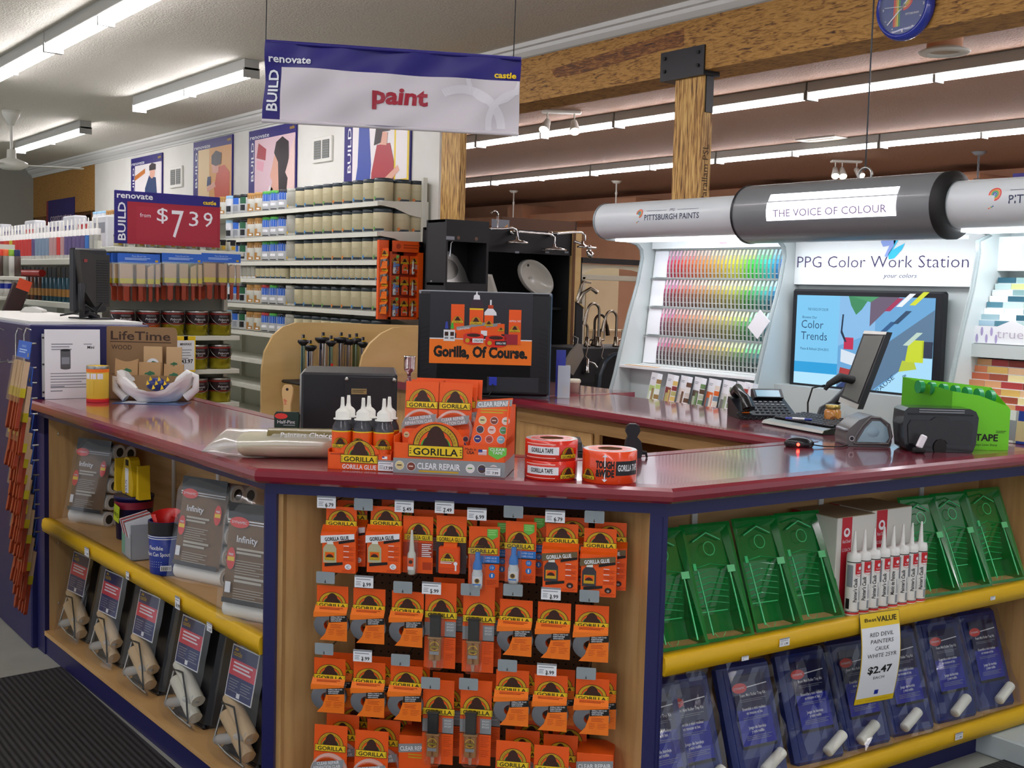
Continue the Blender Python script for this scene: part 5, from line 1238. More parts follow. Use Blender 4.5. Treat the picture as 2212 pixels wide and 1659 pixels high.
for i, px in ((3, 949), (4, 1031)):
    hang('epoxy', f'tall orange epoxy syringe card, {("left", "right")[i-3]} one on the second row of pegs', px, 1443+(i-3)*9, .03, rz=.02*(i-3), grp=G2)
    hang('epoxy', f'tall orange epoxy syringe card behind the {("left", "right")[i-3]} front one on the second row', px+17, 1430+(i-3)*9, .08, grp=G2)
for i, px in enumerate((712, 797, 877, None, None, 1105, 1188, 1277)):
    if px:
        py = (1534, 1543, 1551, 0, 0, 1562, 1573, 1581)[i]
        hang('togo', f'orange card with a grey tape roll, {ordn(i, 8)} on the third row', px, py, .03, rz=.03*math.sin(i*2.7), rx=math.radians(2), grp=G3)
        hang('togo', f'orange tape card peeking out behind the {ordn(i, 8)} one of the third row', px+16, py-13, .085, grp=G3)
for i, px in ((3, 944), (4, 1025)):
    hang('epoxy', f'tall orange epoxy syringe card, {("left", "right")[i-3]} one on the third row of pegs', px, 1650+(i-3)*2, .03, grp=G3)
    hang('epoxy', f'tall orange epoxy syringe card behind the {("left", "right")[i-3]} front one on the third row', px+20, 1632+(i-3)*2, .09, grp=G3)
# clear repair cards in the two floor stacks
for s_, (px, py) in enumerate(((710, 1565), (799, 1577), (1107, 1600), (1190, 1610))):
    for k in (2, 1, 0):
        p = CF.hd(px+k*(26 if s_ < 2 else 20), py-(0, 24, 52)[k]+6, .0+.06*k)
        repair_card(f'{("front", "middle", "back")[k]} orange card of the {ordn(s_, 4)} stack at the bottom of the pegboard', CF, (p.x, .015+.06*k, p.z-.218), math.radians(-3), grp='clear repair cards at the bottom of the pegboard', full=(k == 0))
for px0, px1, py, lab in ((860, 930, 1590, 'orange clear repair carton between the left card stacks and the epoxy cards'), (1245, 1325, 1628, 'orange clear repair carton at the bottom right of the pegboard')):
    a = CF.hd(px0, py, .04); b = CF.hd(px1, py, .04); w_ = max(.1, b.x-a.x)
    t = T('repair_tape_carton', lab, 'carton', CF, (a.x+w_/2, .05, .001), group='clear repair cartons')
    hh = a.z-.001
    P(t, 'carton', MB().box(-w_/2, 0, 0, w_/2, .12, hh, ORANGE, .002))
    P(t, 'print', MB().add([(-w_/2, -.0005, hh-.055), (w_/2, -.0005, hh-.045), (w_/2, -.0005, hh-.018), (-w_/2, -.0005, hh-.028)], [(0, 1, 2, 3)], SILVER).text('CLEAR REPAIR', 0, hh-.045, .014, PAPER, -.001, w=w_*.9, bold=.02, rot=.08).lines(-w_*.2, hh-.06, w_*.4, 2, .009, .004, YELD, -.001))
# tags on the hooks
tg = [(705, 1087, 1), (785, 1092, 0), (873, 1096, 1), (960, 1098, 1), (1030, 1113, 1), (1109, 1108, 0), (1199, 1118, 1), (1284, 1119, 0),
      (703, 1250, 0), (786, 1259, 1), (870, 1271, 0), (932, 1273, 1), (1016, 1276, 0), (1108, 1277, 0), (1190, 1285, 1), (1273, 1290, 0),
      (700, 1404, 0), (783, 1419, 1), (865, 1428, 0), (930, 1478, 0), (1012, 1480, 0), (1096, 1440, 0), (1181, 1449, 1), (1266, 1457, 0)]
STG = mat('blank tag', '8d979c', .25, coat=.3)
prices = iter(('6.79', '5.49', '7.49', '6.99', '6.79', '3.99', '5.99', '3.99', '3.99', '3.99'))
for i, (px, py, pr) in enumerate(tg):
    p = CF.hd(px, py, -.004)
    row = ('top', 'second', 'third')[i//8]
    if pr: m = pricetag(MB(), .058, .037, next(prices)); lab = f'white price tag, {ordn(i % 8, 8)} of the {row} row of pegs'
    else:
        m = MB().prism([(-.027, -.0), (.027, -.0), (.029, .003), (.029, .033), (.027, .036), (-.027, .036), (-.029, .033), (-.029, .003)], 0, .0012, STG).quad(-.001, .006, .001, .011, -.0004, INK)
        lab = f'blank grey tag, {ordn(i % 8, 8)} of the {row} row of pegs'
    t = T('peg_tag', lab, 'tag', CF, (p.x, -.004, p.z-.015), group=f'tags on the {row} row of pegs')
    P(t, 'tag', m)
    P(t, 'hook', MB().tube([(0, .0015, .008), (0, .0, .004), (0, DC+.001, .004)], .0026, STEEL, 6))
# ================================================================ goods of the right wing
GTR = mat('green clear plastic', '067a30', .10, alpha=.92, spec=.9, coat=.8); GTR2 = mat('highlit green plastic', '3fc878', .12, spec=.9, coat=.5)  # rib green lightened, painting specular highlights into its colour
RZ = .541
def green_tray(lab, p, rz, rx):
    t = T('mini_roller_tray', lab, 'roller tray', RF, p, rz, rx, group='green clear roller trays')
    w, h, d = .20, .37, .075
    g = MB()
    # outline shell: rim, side walls and sloping floor
    R0 = [(-w/2, 0), (w/2, 0), (w/2, h), (-w/2, h)]
    fl = [(-w/2+.016, .02, d), (w/2-.016, .02, d), (w/2-.018, .09, d), (-w/2+.018, .09, d), (w/2-.02, h*.62, .02), (-w/2+.02, h*.62, .02), (w/2-.03, h-.03, .018), (-w/2+.03, h-.03, .018)]
    vs = [(-w/2, 0, .0), (w/2, 0, .0), (w/2, 0, h), (-w/2, 0, h), (-w/2+.01, 0, .01), (w/2-.01, 0, .01), (w/2-.01, 0, h-.01), (-w/2+.01, 0, h-.01)]
    vs += [(x, y, z) for x, z, y in fl]
    fs = [(0, 1, 5, 4), (1, 2, 6, 5), (2, 3, 7, 6), (3, 0, 4, 7), (4, 5, 9, 8), (8, 9, 10, 11), (11, 10, 12, 13), (13, 12, 14, 15), (5, 6, 14, 12), (5, 12, 10), (5, 10, 9), (7, 4, 8), (7, 8, 11), (7, 11, 13), (7, 13, 15), (6, 7, 15, 14)]
    g.add(vs, fs, GTR)
    P(t, 'tray', g)
    g = MB()
    for k in range(7):
        z = .115+k*.019; yy = .058-.0095*(k*.42)
        for s_ in (-1, 1): g.add([(0, yy-.010-.0012*k, z+.012), (s_*.068, yy-.010-.0012*k, z), (s_*.068, yy-.006-.0012*k, z+.004), (0, yy-.006-.0012*k, z+.016)], [(0, 1, 2, 3)], GTR2)
    g.box(-.055, .046, .095, .055, .05, .098, GTR2).tube([(.06, -.002, .02), (.062, .004, .22)], .003, GTR2, 6).tube([(-.06, -.002, .02), (-.062, .004, .22)], .003, GTR2, 6)
    P(t, 'ribs', g)
    g = MB().box(-w/2+.018, -.004, h*.60, -w/2+.03, .0, h*.66, GTR2).box(w/2-.05, -.003, h*.56, w/2-.02, .0, h*.62, mat('pale green sticker', '6fd08a', .4)).ring(.02, .023, 0, h*.78, .004, GTR2, 20).ring(.020, .022, 0, .035, .04, GTR2, 20, 3.4, 6.0).tube([(-.055, .01, h-.055), (0, .004, h-.03), (.055, .01, h-.055)], .003, GTR2, 6)
    P(t, 'hang_tab', g)
    return t
for i, (px, py) in enumerate(((1500, 1412), (1600, 1390), (1695, 1362), (1782, 1342))):
    p = RF.hz(px, py, RZ)
    green_tray(f'green clear roller tray, {ordn(i, 4)} of the four left of the caulk boxes', (p.x, .035, RZ), math.radians(-6), math.radians(-24))
for i, (px, py) in enumerate(((2056, 1290), (2123, 1276), (2178, 1256))):
    p = RF.hz(px, py, RZ)
    green_tray(f'green clear roller tray, {("left", "middle", "right")[i]} one of the three right of the caulk tubes', (p.x, .045, RZ), math.radians(-6), math.radians(-24))
CB = mat('white carton board', 'd9d6ce', .6); CBT = mat('brown carton top', '9c8a6a', .7); REDP = mat('red carton print', 'c01f30', .5)
c0 = RF.hd(1806, 1200, .078); tz = RF.hd(1806, 1121, c0.y).z; c1 = RF.hd(1893, 1117, c0.y).x; c2 = RF.hd(1981, 1095, c0.y).x
def cbox(lab, x0, x1, y0, y1, h):
    t = T('caulk_carton', lab, 'carton', RF, (x0, y0, RZ), group='white caulk cartons')
    w = x1-x0; D = y1-y0
    P(t, 'carton', MB().box(0, 0, 0, w, D, h, CB, .002)); P(t, 'top_flaps', MB().box(0.001, .001, h, w-.001, D-.001, h+.002, CBT))
    g = MB().quad(w*.12, .0, w*.38, h, -.0006, REDP).disc(w*.08, w*.25, h*.84, -.001, PAPER, 14).disc(w*.04, w*.25, h*.845, -.0012, REDP, 10).text('Red Devil', w*.25, h*.73, .012, PAPER, -.001, w=w*.2).text('12 EACH', w*.25, h*.64, .012, PAPER, -.001, w=w*.22)
    P(t, 'print', g)
    g = MB(); g.M = Matrix.Rotation(-math.pi/2, 4, 'Z')
    g.quad(-D, h*.72, -D*.78, h, -.0008, REDP).box(-D*.7, -.001, h*.58, -D*.35, 0, h*.70, DARK, .0)
    P(t, 'hand_hole', g); return t
dd_ = min(.22, DR-.03-c0.y)
cbox('white caulk carton with a hand hole, left of the two behind the caulk tubes', c0.x, c1-.004, c0.y, c0.y+dd_, tz-RZ)
cbox('white caulk carton, right one of the two behind the caulk tubes', c1+.002, c2, c0.y+.02, c0.y+dd_, tz-RZ+.004)
cp = mat('caulk tube white', 'ecebe6', .3)
def caulk():
    return [('tube', MB().lathe([(0, 0), (.0235, 0), (.024, .003), (.024, .195), (.0235, .205), (.022, .206), (.022, .212), (.009, .214), (.0085, .22), (.003, .287), (0, .288)], cp, 22)),]
def caulk_tube(lab, p, rz, fr=RF, txt="Painter's Caulk"):
    t = T('caulk_tube', lab, 'caulk tube', fr, p, rz, group='white caulk tubes in front of the cartons')
    P(t, 'cartridge', CT)
    g = MB(); f_ = cw(.0242); n = 8
    def q(x0, z0, x1, z1, m, y=0): g.add([f_((x0+(x1-x0)*i/n, y, z)) for i in range(n+1) for z in (z0, z1)], [(2*i, 2*i+2, 2*i+3, 2*i+1) for i in range(n)], m)
    q(-.004, .145, .030, .182, REDINK); q(-.036, .183, .036, .186, INK); q(-.036, .008, .036, .014, REDINK); q(-.036, .015, .036, .017, INK)
    g.add([f_((.013+.017*math.cos(a), 0, .147+.010*math.sin(a))) for a in [math.pi+math.pi*i/8 for i in range(9)]], [tuple(range(9))], REDINK)
    g.add([f_((.013+.006*math.cos(a), -.0004, .165+.006*math.sin(a))) for a in [math.tau*i/10 for i in range(10)]], [tuple(range(10))], PAPER)
    g.text('Red Devil', .013, .150, .005, PAPER, -.0004, w=.022, warp=f_)
    g.text(txt, .004, .05, .0125, INK, -.0003, w=.082, bold=.02, rot=math.pi/2, warp=f_, al='l')
    for k in range(2): q(.012+.006*k, .055, .0145+.006*k, .105-.02*k, PAPERGREY)
    q(-.034, .10, -.012, .175, GREY); q(.010, .022, .02, .05, GREY); q(-.034, .025, -.02, .06, DARK)
    P(t, 'label', g); return t
CT = MB().lathe([(0, 0), (.0235, 0), (.024, .003), (.024, .195), (.0235, .205), (.022, .206), (.022, .212), (.009, .214), (.0085, .22), (.003, .287), (0, .288)], cp, 22).build('cartridge')
a = RF.hz(1837, 1328, RZ); b = RF.hz(1978, 1298, RZ)
for i in range(8):
    u = i/7
    caulk_tube(f"white caulk tube, {ordn(i, 8)} on the yellow shelf" + (', lettered in French' if i == 4 else ''), (a.x+(b.x-a.x)*u, .035+.0*u, RZ), -YAW+.1+(.25, -.1, .0, .12, -.2, .05, .2, -.05)[i]*.5, txt='Mastic de Peintre' if i == 4 else "Painter's Caulk")
# hanging value strip
a = RF.hd(1865, 1330, -.03); b = RF.hd(1938, 1325, -.03); w = b.x-a.x
bt = RF.hd(1890, 1520, -.03)
t = T('price_strip', 'long curled white and yellow Best VALUE price strip hanging from the yellow shelf edge', 'price sign', RF, ((a.x+b.x)/2, -.03, a.z), rz=-.12)
H_ = a.z-bt.z; g = MB(); n = 12
cy_ = lambda v: -.018*math.sin(v*math.pi*1.1)+.006
cx_ = lambda v: -.012*math.sin(v*math.pi)*0
def strip(x0, x1, v0, v1, m, e=0): 
    g.add([(x, cy_(v0+(v1-v0)*i/n)-e, -H_*(v0+(v1-v0)*i/n)) for i in range(n+1) for x in (x0, x1)], [(2*i, 2*i+2, 2*i+3, 2*i+1) for i in range(n)], m)
strip(-w/2-.002, w/2+.002, 0, 1, mat('strip border', '2c3440', .4), -.0008); strip(-w/2, w/2, 0.005, .995, YEL, 0); strip(-w/2+.003, w/2-.003, .15, .93, PAPER, .0006)
wf = lambda q: (q[0], cy_(-q[2]/H_)-.0012, q[2])
g.text('Best', -w*.24, -H_*.09, .012, INK, 0, w=w*.3, bold=.01, warp=wf).text('VALUE', w*.17, -H_*.10, .018, INK, 0, w=w*.5, bold=.02, warp=wf)
for k, s_ in enumerate(('RED DEVIL', 'PAINTERS', 'CAULK', 'WHITE 25YR')): g.text(s_, 0.003, -H_*(.25+.075*k), .014, INK, 0, w=w*(.6, .58, .36, .75)[k], warp=wf, shear=.15)
g.text('$2.47', 0, -H_*.65, .025, INK, 0, w=w*.62, bold=.03, warp=wf).text('EACH', 0, -H_*.72, .010, INK, 0, w=w*.28, warp=wf)
g.add([wf((x, 0, z)) for x, z in ((-.008, -H_*.90), (.010, -H_*.90), (.010, -H_*.85), (-.008, -H_*.85))], [(0, 1, 2, 3)], CLKB).text('Your Trusted Building Centre', 0, -H_*.97, .005, YELD, 0, w=w*.8, warp=wf)
P(t, 'strip', g)
def rclip(px, py, lab, w=.045, h=.026, pr='1.99'):
    p = RF.hd(px, py, -.018); S('price_label', pricetag(MB(), w, h, pr), lab, 'price label', RF, (p.x, -.018, p.z-h/2), group='shelf price labels')
rclip(1695, 1387, 'white price label on the upper yellow edge below the green trays')
rclip(2072, 1590, 'price label on the lower yellow edge near the cabinet end')
rclip(1610, 1422, 'blank white clip under the upper yellow edge, left of the price label', .03, .014, ' .')
rclip(2145, 1292, 'blank white clip under the upper yellow edge below the right trays', .03, .014, ' .')
# navy mini roller kits
NT = mat('navy tray plastic', '1c2f78', .3); NC = mat('navy kit insert', '151545', .35); NCB = mat('blue kit insert', '1c2596', .35)
WRAP = wrap_mat('crinkled wrap', '8a8c98', .01, .05, .1)
def navy_kit(lab, p, rz, rx, seed, rollpos):
    t = T('mini_roller_kit', lab, 'roller kit', RF, p, rz, rx, group='bagged navy mini roller kits')
    w, h = .225, .38; rr = random.Random(seed)
    P(t, 'tray', MB().box(-w/2, .0, 0, w/2, .05, h, NT, .014).box(-w/2+.018, -.002, .02, w/2-.018, .004, h-.02, mat('navy tray inner', '16256a', .35)))
    g = MB(Matrix.Translation((0, 0, -.02)) @ Matrix.Diagonal((1.15, 1, 1.1, 1))).box(-.062, -.008, .115, .062, -.006, .325, NC).quad(-.062, .115, .062, .225, -.0084, NCB).quad(-.062, .113, .062, .122, -.0086, INK)
    g.add([(-.06, -.0088, .283), (.062, -.0088, .292), (.062, -.0088, .295), (-.06, -.0088, .286)], [(0, 1, 2, 3)], PAPER)
    g.disc(.027, -.04, .288, -.0092, REDOV, 18, 1, .55).text('DYNAMIC', -.04, .2845, .007, PAPER, -.0096, w=.04)
    g.text('Foam Mini Roller Tray Kit', .004, .262, .009, PAPER, -.009, w=.095, bold=.01).lines(-.045, .252, .05, 2, .005, .0014, PAPERGREY, -.009)
    g.text('Ensemble a mini rouleau', .0, .222, .009, PAPER, -.009, w=.085, bold=.01).text('en mousse et bac', .0, .21, .009, PAPER, -.009, w=.06, bold=.01).lines(-.045, .2, .05, 2, .005, .0014, PAPERGREY, -.009)
    g.text('Juego de bandeja', .0, .168, .009, PAPER, -.009, w=.065, bold=.01).text('y mini rodillo', .0, .156, .009, PAPER, -.009, w=.045, bold=.01).lines(-.045, .147, .05, 3, .005, .0014, PAPERGREY, -.009)
    P(t, 'card', g)
    g = MB(); g.M = Matrix.Translation((rollpos, -.022, .055)) @ Matrix.Rotation(math.radians(62), 4, 'Y'); g.lathe([(0, -.05), (.017, -.05), (.019, -.045), (.019, .045), (.017, .05), (0, .05)], mat('white foam', 'e9e8dc', .8), 16); P(t, 'foam_roller', g)
    g = MB(); vs = []; nx, nz = 8, 11
    for j in range(nz+1):
        v = j/nz
        for i in range(nx+1):
            u = i/nx; ww = w+.03
            vs.append((-ww/2+ww*u+rr.uniform(-.004, .004), -.024-.022*math.sin(math.pi*u)*(1-v*.6)+(.05 if i in (0, nx) else 0)+rr.uniform(-.007, .007)+(.12*max(0, v-.86)), (h+.055)*v+(rr.uniform(-.015, .012) if j > nz-2 else 0)))
    g.add(vs, [(j*(nx+1)+i, j*(nx+1)+i+1, (j+1)*(nx+1)+i+1, (j+1)*(nx+1)+i) for j in range(nz) for i in range(nx)], WRAP, False)
    P(t, 'bag', g)
for i, px in enumerate((1402, 1520, 1655, 1778, 1880, 1975, 2068, 2150)):
    p = RF.hd(px, 1600, .06)
    lab = 'bagged navy roller kit cut off by the navy corner stile' if i == 0 else f'bagged navy mini roller kit, {ordn(i-1, 7)} of the seven seen fully'
    navy_kit(lab, (max(p.x, .115), .055, .039), math.radians(-5), math.radians(-20), i, (.02, .04, .03, .05, -.02, -.03, .0, .03)[i])
# ================================================================ on the right part of the worktop
zc = ZC+.001
KEYM = mat('key black', '202126', .35)
def ctr(pts): s_ = [W.hz(x, y, ZC) for x, y in pts]; return s_
# keyboard
a = W.hz(1647, 922, ZC); b = W.hz(1745, 957, ZC); kf = Fr((a.x, a.y, 0), math.atan2(b.y-a.y, b.x-a.x)); w_ = (b-a).length
a = W.hz(1648, 916, ZC); b = W.hz(1812, 946, ZC)
kr = math.atan2(b.y-a.y, b.x-a.x); kw = .40
t = T('keyboard', 'black computer keyboard with a silver front edge on the right worktop', 'keyboard', W, (a.x+.2*math.cos(kr), a.y+.2*math.sin(kr), zc), rz=kr)
t.scale = (1, 1.35, 1.3)
P(t, 'base', MB().prismx([(0, 0), (0, .012), (.03, .018), (.17, .03), (.175, .004), (.17, 0)], -kw/2, kw/2, mat('keyboard graphite', '25272c', .3))); P(t, 'front_edge', MB().prismx([(-.006, .004), (.0, .013), (.028, .0185), (.028, .0175)], -kw/2, kw/2, STEEL))
g = MB()
for r_ in range(6):
    for k in range(17):
        if r_ == 0 and 3 < k < 9:
            if k == 4: g.box(-kw/2+.015+4*.022, .035, .018, -kw/2+.012+9*.022, .05, .028, KEYM, .003)
            continue
        y = .035+r_*.0215; z = .019+r_*.0022
        g.box(-kw/2+.013+k*.022, y, z, -kw/2+.031+k*.022, y+.017, z+.009, KEYM, .003)
P(t, 'keys', g)
a = W.hz(1722, 906, ZC+.04)
t = T('pen', 'blue and white ballpoint pen lying across the keyboard', 'pen', W, (a.x, a.y, ZC+.040), rz=-.9)
P(t, 'barrel', MB().rod((-.05, 0, .003), (.06, 0, .002), .0045, CLKB, 8)); P(t, 'grip', MB().rod((-.02, 0, .0035), (.03, 0, .003), .005, PAPER, 8))
# mouse
a = W.hz(1735, 967, ZC)
t = T('computer_mouse', 'black optical mouse glowing red on the maroon worktop', 'mouse', W, (a.x, a.y+.02, zc), rz=-.6)
P(t, 'shell', MB().ball(.05, 0, 0, .012, mat('mouse black', '17171b', .22), 18, 1.15, .62, .5).box(-.045, -.022, 0, .045, .022, .012, DARK, .006)); P(t, 'wheel', MB().cyl(.012, -.004, .004, GREY, 12, x=0, ax='x').at(0, 0, 0))
P(t, 'red_light', MB().at(-.012, -.031, .012).ball(.006, 0, 0, 0, mat('red led', 'ff2418', .4, emit=12), 10))
P(t, 'cable', MB().tube([(.055, 0, .008), (.1, -.01, .004), (.16, .0, .004), (.2, .05, .004), (.22, .12, .004)], .0025, DARK, 6))
# phone
a = W.hz(1597, 905, ZC); b = W.hz(1700, 905, ZC)
pa = math.atan2(b.y-a.y, b.x-a.x)
t = T('desk_phone', 'black office desk phone with handset, coiled cord and small screen', 'telephone', W, (a.x+.14, a.y-.0, zc), rz=-YAW+.12)
P(t, 'base', MB().prismx([(-.09, 0), (-.09, .02), (.10, .085), (.12, .085), (.12, 0)], -.12, .14, BLACK)); P(t, 'screen_housing', MB().prismx([(.07, .08), (.06, .088), (.10, .125), (.125, .12), (.12, .08)], -.01, .13, BLACK))
g = MB(); g.M = Matrix.Translation((.06, .0655, .096)) @ Matrix.Rotation(math.radians(45-90+0), 4, 'X') 
P(t, 'screen', MB().add([(.0, .0605, .0915), (.115, .0605, .0915), (.115, .091, .1195), (.0, .091, .1195)], [(0, 1, 2, 3)], mat('phone screen', '7ea3b3', .2)).at(0, -.001, .001))
g = MB()
for r_ in range(5):
    for k in range(7):
        y = -.07+r_*.028; z = .02+(y+.09)*.342
        g.box(-.045+k*.025, y, z, -.03+k*.025, y+.014, z+.006, GREY if r_ > 2 else KEYM, .002)
g.box(-.11, -.075, .026, -.075, -.055, .032, ORANGE2, .002)
P(t, 'keys', g)
P(t, 'handset', MB().tube([(-.085, -.085, .045), (-.09, -.06, .085), (-.09, .0, .105), (-.09, .07, .125), (-.085, .10, .105)], [.03, .024, .018, .024, .032], mat('handset black', '121214', .2), 12))
cs = [(-.09-.05*math.sin(u*.05)+.008*math.cos(u*.9), -.10-.02*u/60+.008*math.sin(u*.9), .045-.04*u/60) for u in range(0, 60)]
P(t, 'coiled_cord', MB().tube(cs, .0028, DARK, 5).tube([(-.14+.28*u/50, -.12+.007*math.sin(u*1.3), .008+.006*math.cos(u*1.3)) for u in range(51)], .0028, DARK, 5))
# jar
a = W.hz(1797, 927, ZC)
t = T('glass_jar', 'small glass jar of amber cream with a gold lid behind the keyboard', 'jar', W, (a.x, a.y, zc), rz=-YAW)
P(t, 'jar', MB().lathe([(0, 0), (.032, 0), (.036, .006), (.036, .075), (.03, .085), (.029, .09), (0, .09)], mat('amber wax', 'b87a34', .12, coat=.6), 22)); P(t, 'lid', MB().lathe([(.0305, .086), (.0315, .088), (.0315, .102), (.0295, .104), (0, .104)], mat('gold lid', 'b59a58', .3, .9), 22)); P(t, 'label', MB().at(-.004, -.0366, .04).disc(.018, 0, 0, 0, mat('jar label', '8a5524', .5), 18))
# touch monitor (side view)
fp_ = W.hz(1795, 930, ZC)
t = T('pos_monitor', 'slim touch monitor leaning back on a curved black stand, seen from its edge', 'monitor', W, (fp_.x+.18, fp_.y+.12, zc))
sf = Fr((fp_.x+.18, fp_.y+.12, 0), -YAW)
def sp(px, py, d=0): v = sf.hd(px, py, d); return (v.x, v.y, v.z-zc)
q = [sp(1811, 868, .06), sp(1867, 714, .10), sp(1916, 717, .0), sp(1852, 884, -.04)]
t.matrix_world = mtx(sf, (0, 0, zc))
nrm = Vector((.045, .01, -.0))
SCRG = mat('dark monitor glass', '6d6f6b', .15)
def slab(a, b, c, d, off, m, bb):
    vs = [Vector(v) for v in (a, b, c, d)]; o = [v+off for v in vs]
    return MB().add([tuple(v) for v in vs+o], [(0, 1, 2, 3), (7, 6, 5, 4), (0, 4, 5, 1), (1, 5, 6, 2), (2, 6, 7, 3), (3, 7, 4, 0)], m)
off = Vector((.034, .03, -.003))
P(t, 'case', slab(*q, off, BLACK, 0))
e = Vector((-.001, -.001, 0))
A_, B_, C_, D_ = [Vector(v) for v in q]
def lerp(u, v): return A_+(D_-A_)*u+(B_-A_)*v+(C_-B_-(D_-A_))*u*v
P(t, 'screen', MB().add([tuple(lerp(u, v)+e*2) for u, v in ((.08, .1), (.9, .08), (.92, .95), (.08, .93))], [(0, 1, 2, 3)], SCRG))
P(t, 'bezel', MB().add([tuple(lerp(u, v)+e) for u, v in ((.0, .0), (1, .0), (1, .06), (.0, .07))], [(0, 1, 2, 3)], STEEL).add([tuple(lerp(u, v)+e) for u, v in ((.0, .955), (1, .965), (1, 1), (.0, 1))], [(0, 1, 2, 3)], STEEL))
nk = Vector(sp(1832, 800, .08)); ft = sp(1800, 915, .05)
P(t, 'stand', MB().tube([tuple(Vector(sp(1880, 800, .10))), sp(1800, 872, .12), sp(1775, 885, .10), (sp(1768, 900, .1)[0], .08, .03), (sp(1772, 915, .1)[0], .06, .012)], [.03, .02, .016, .016, .02], BLACK, 10).box(-.12, .0, 0, .12, .16, .012, BLACK, .005))
P(t, 'barcode_arm', MB().tube([sp(1860, 825, .06), sp(1815, 815, .02), sp(1790, 830, .02), sp(1782, 842, .02)], [.018, .02, .013, .008], DARK, 10).tube([sp(1782, 832, .02), sp(1755, 838, .02), sp(1745, 870, .03), sp(1745, 905, .04)], .004, DARK, 6))
S('paper_note', MB().box(-.12, -.04, 0, .16, .1, .001, PAPER), 'white paper sheet lying under the foot of the slim touch monitor', 'paper', sf, (-.12, -.02, zc-.0006))
# label printer
a = W.hz(1890, 965, ZC)
t = T('label_printer', 'rounded grey and blue label printer on the right worktop', 'printer', W, (a.x-.01, a.y+.03, zc), rz=-YAW+.05)
PB = mat('printer graphite', '5d5c5c', .3); PBL = mat('printer smoke blue', '8fb0bd', .12, alpha=.95, coat=.6)
prof_ = [(-.085, 0), (.08, 0), (.085, .02), (.075, .07), (.04, .11), (0, .118), (-.045, .1), (-.082, .065), (-.09, .03)]
P(t, 'body', MB().prism(prof_, -.03, .11, PB, True))
P(t, 'lid', MB().prism([(-.05+.0, .018), (.06, .018), (.072, .035), (.062, .075), (.035, .098), (.005, .098), (-.02, .07), (-.04, .035)], -.034, -.028, PBL).ball(.03, .01, -.03, .055, PBL, 12, 1.2, .2, .9))
P(t, 'rim', MB().tube([(-.06, -.032, .012), (.07, -.032, .012), (.082, -.032, .04), (.07, -.032, .085), (.035, -.032, .11), (0, -.032, .112), (-.03, -.032, .08), (-.055, -.032, .04), (-.06, -.032, .012)], .005, PB, 6)); P(t, 'slot', MB().at(-.088, -.0, .06, rz=0).box(-.006, -.02, -.004, .03, .09, .004, GREY, .002)); P(t, 'button', MB().at(-.07, -.033, .03).disc(.008, 0, 0, 0, BLACK, 12).ring(.008, .010, 0, 0, -.0003, PAPER, 12))
# black moulded case
a = W.hz(1955, 975, ZC); b = W.hz(2098, 980, ZC)
vf = Fr((a.x, a.y, 0), -YAW)
x0 = vf.hd(1950, 930, 0).x; x1 = vf.hd(2113, 930, 0).x; top = vf.hd(2030, 882, 0).z-zc; w = x1-x0
t = T('sunglass_case', 'black moulded plastic bin with a nose shaped cut out front', 'bin', vf, ((x0+x1)/2, 0, zc))
P(t, 'body', MB().prism([(-w*.46, .012), (-w*.40, 0), (w*.44, 0), (w*.48, .03), (w*.5, top*.8), (w*.46, top*.94), (w*.38, top), (-w*.44, top), (-w*.49, top*.92), (-w*.5, top*.6)], 0, .12, mat('glossy black case', '18181b', .22, coat=.4)))
P(t, 'front_panel', MB().prism([(-w*.42, .03), (-w*.1, .03), (-w*.06, .045), (0, .05), (w*.06, .045), (w*.1, .03), (w*.4, .03), (w*.42, top*.6), (w*.38, top*.72), (w*.12, top*.72), (w*.08, top*.8), (-w*.08, top*.8), (-w*.14, top*.72), (-w*.4, top*.72), (-w*.44, top*.6)], -.006, .0, mat('smoked panel', '2b2b2e', .3)).disc(.024, 0, .018, -.0065, INK, 16, 1, 1.3))
P(t, 'lid_ridge', MB().box(-w*.44, -.004, top*.84, w*.42, 0, top*.87, BLACK).box(-w*.3, -.006, top*.90, w*.3, 0, top*.92, GREY).box(-w*.3, -.006, top*.95, w*.3, 0, top*.97, GREY))
t = T('plug_adapter', 'small white plug on a black clip in front of the black bin', 'plug', vf, (x0+.045, -.05, zc))
P(t, 'clip', MB().box(-.02, -.01, 0, .025, .02, .02, DARK, .006)); P(t, 'plug', MB().at(.0, 0, .02, ry=.4).box(-.012, -.006, 0, .012, .01, .05, PAPER, .004))
# green tape box
LG = mat('lime carton', '6cc81e', .4); LG2 = mat('shaded lime carton', '4fa01a', .45)
c = W.hz(2108, 972, ZC); d = W.hz(2175, 969, ZC)
gf = Fr((c.x, c.y, 0), math.atan2(d.y-c.y, d.x-c.x))
gf = Fr((c.x, c.y, 0), -YAW-.02)
xl = gf.hd(1985, 900, .0).x; xm = gf.hd(2055, 900, 0).x; xr_ = gf.hd(2182, 900, 0).x; zl = gf.hd(2055, 845, 0).z-zc; zr = gf.hd(2180, 878, 0).z-zc
t = T('tape_carton', 'tall bright green slanted carton of tape dispensers lettered TAPE', 'carton', gf, (xl, 0, zc))
W1 = xm-xl; W2 = xr_-xl
P(t, 'carton', MB().add([(0, .22, 0), (W1, 0, 0), (W2, 0, 0), (W2, .20, 0), (0, .22, zl*1.16), (W1, 0, zl), (W1+(W2-W1)*.45, 0, zl*.94), (W2-.01, 0, zr), (W2, 0, zr*.93), (W2, .20, zl*1.02), (W2, .2, zr), (0, .22, zl)],
    [(0, 1, 5, 4), (1, 2, 8, 7, 6, 5), (2, 3, 9, 8), (3, 0, 4, 9)], LG))
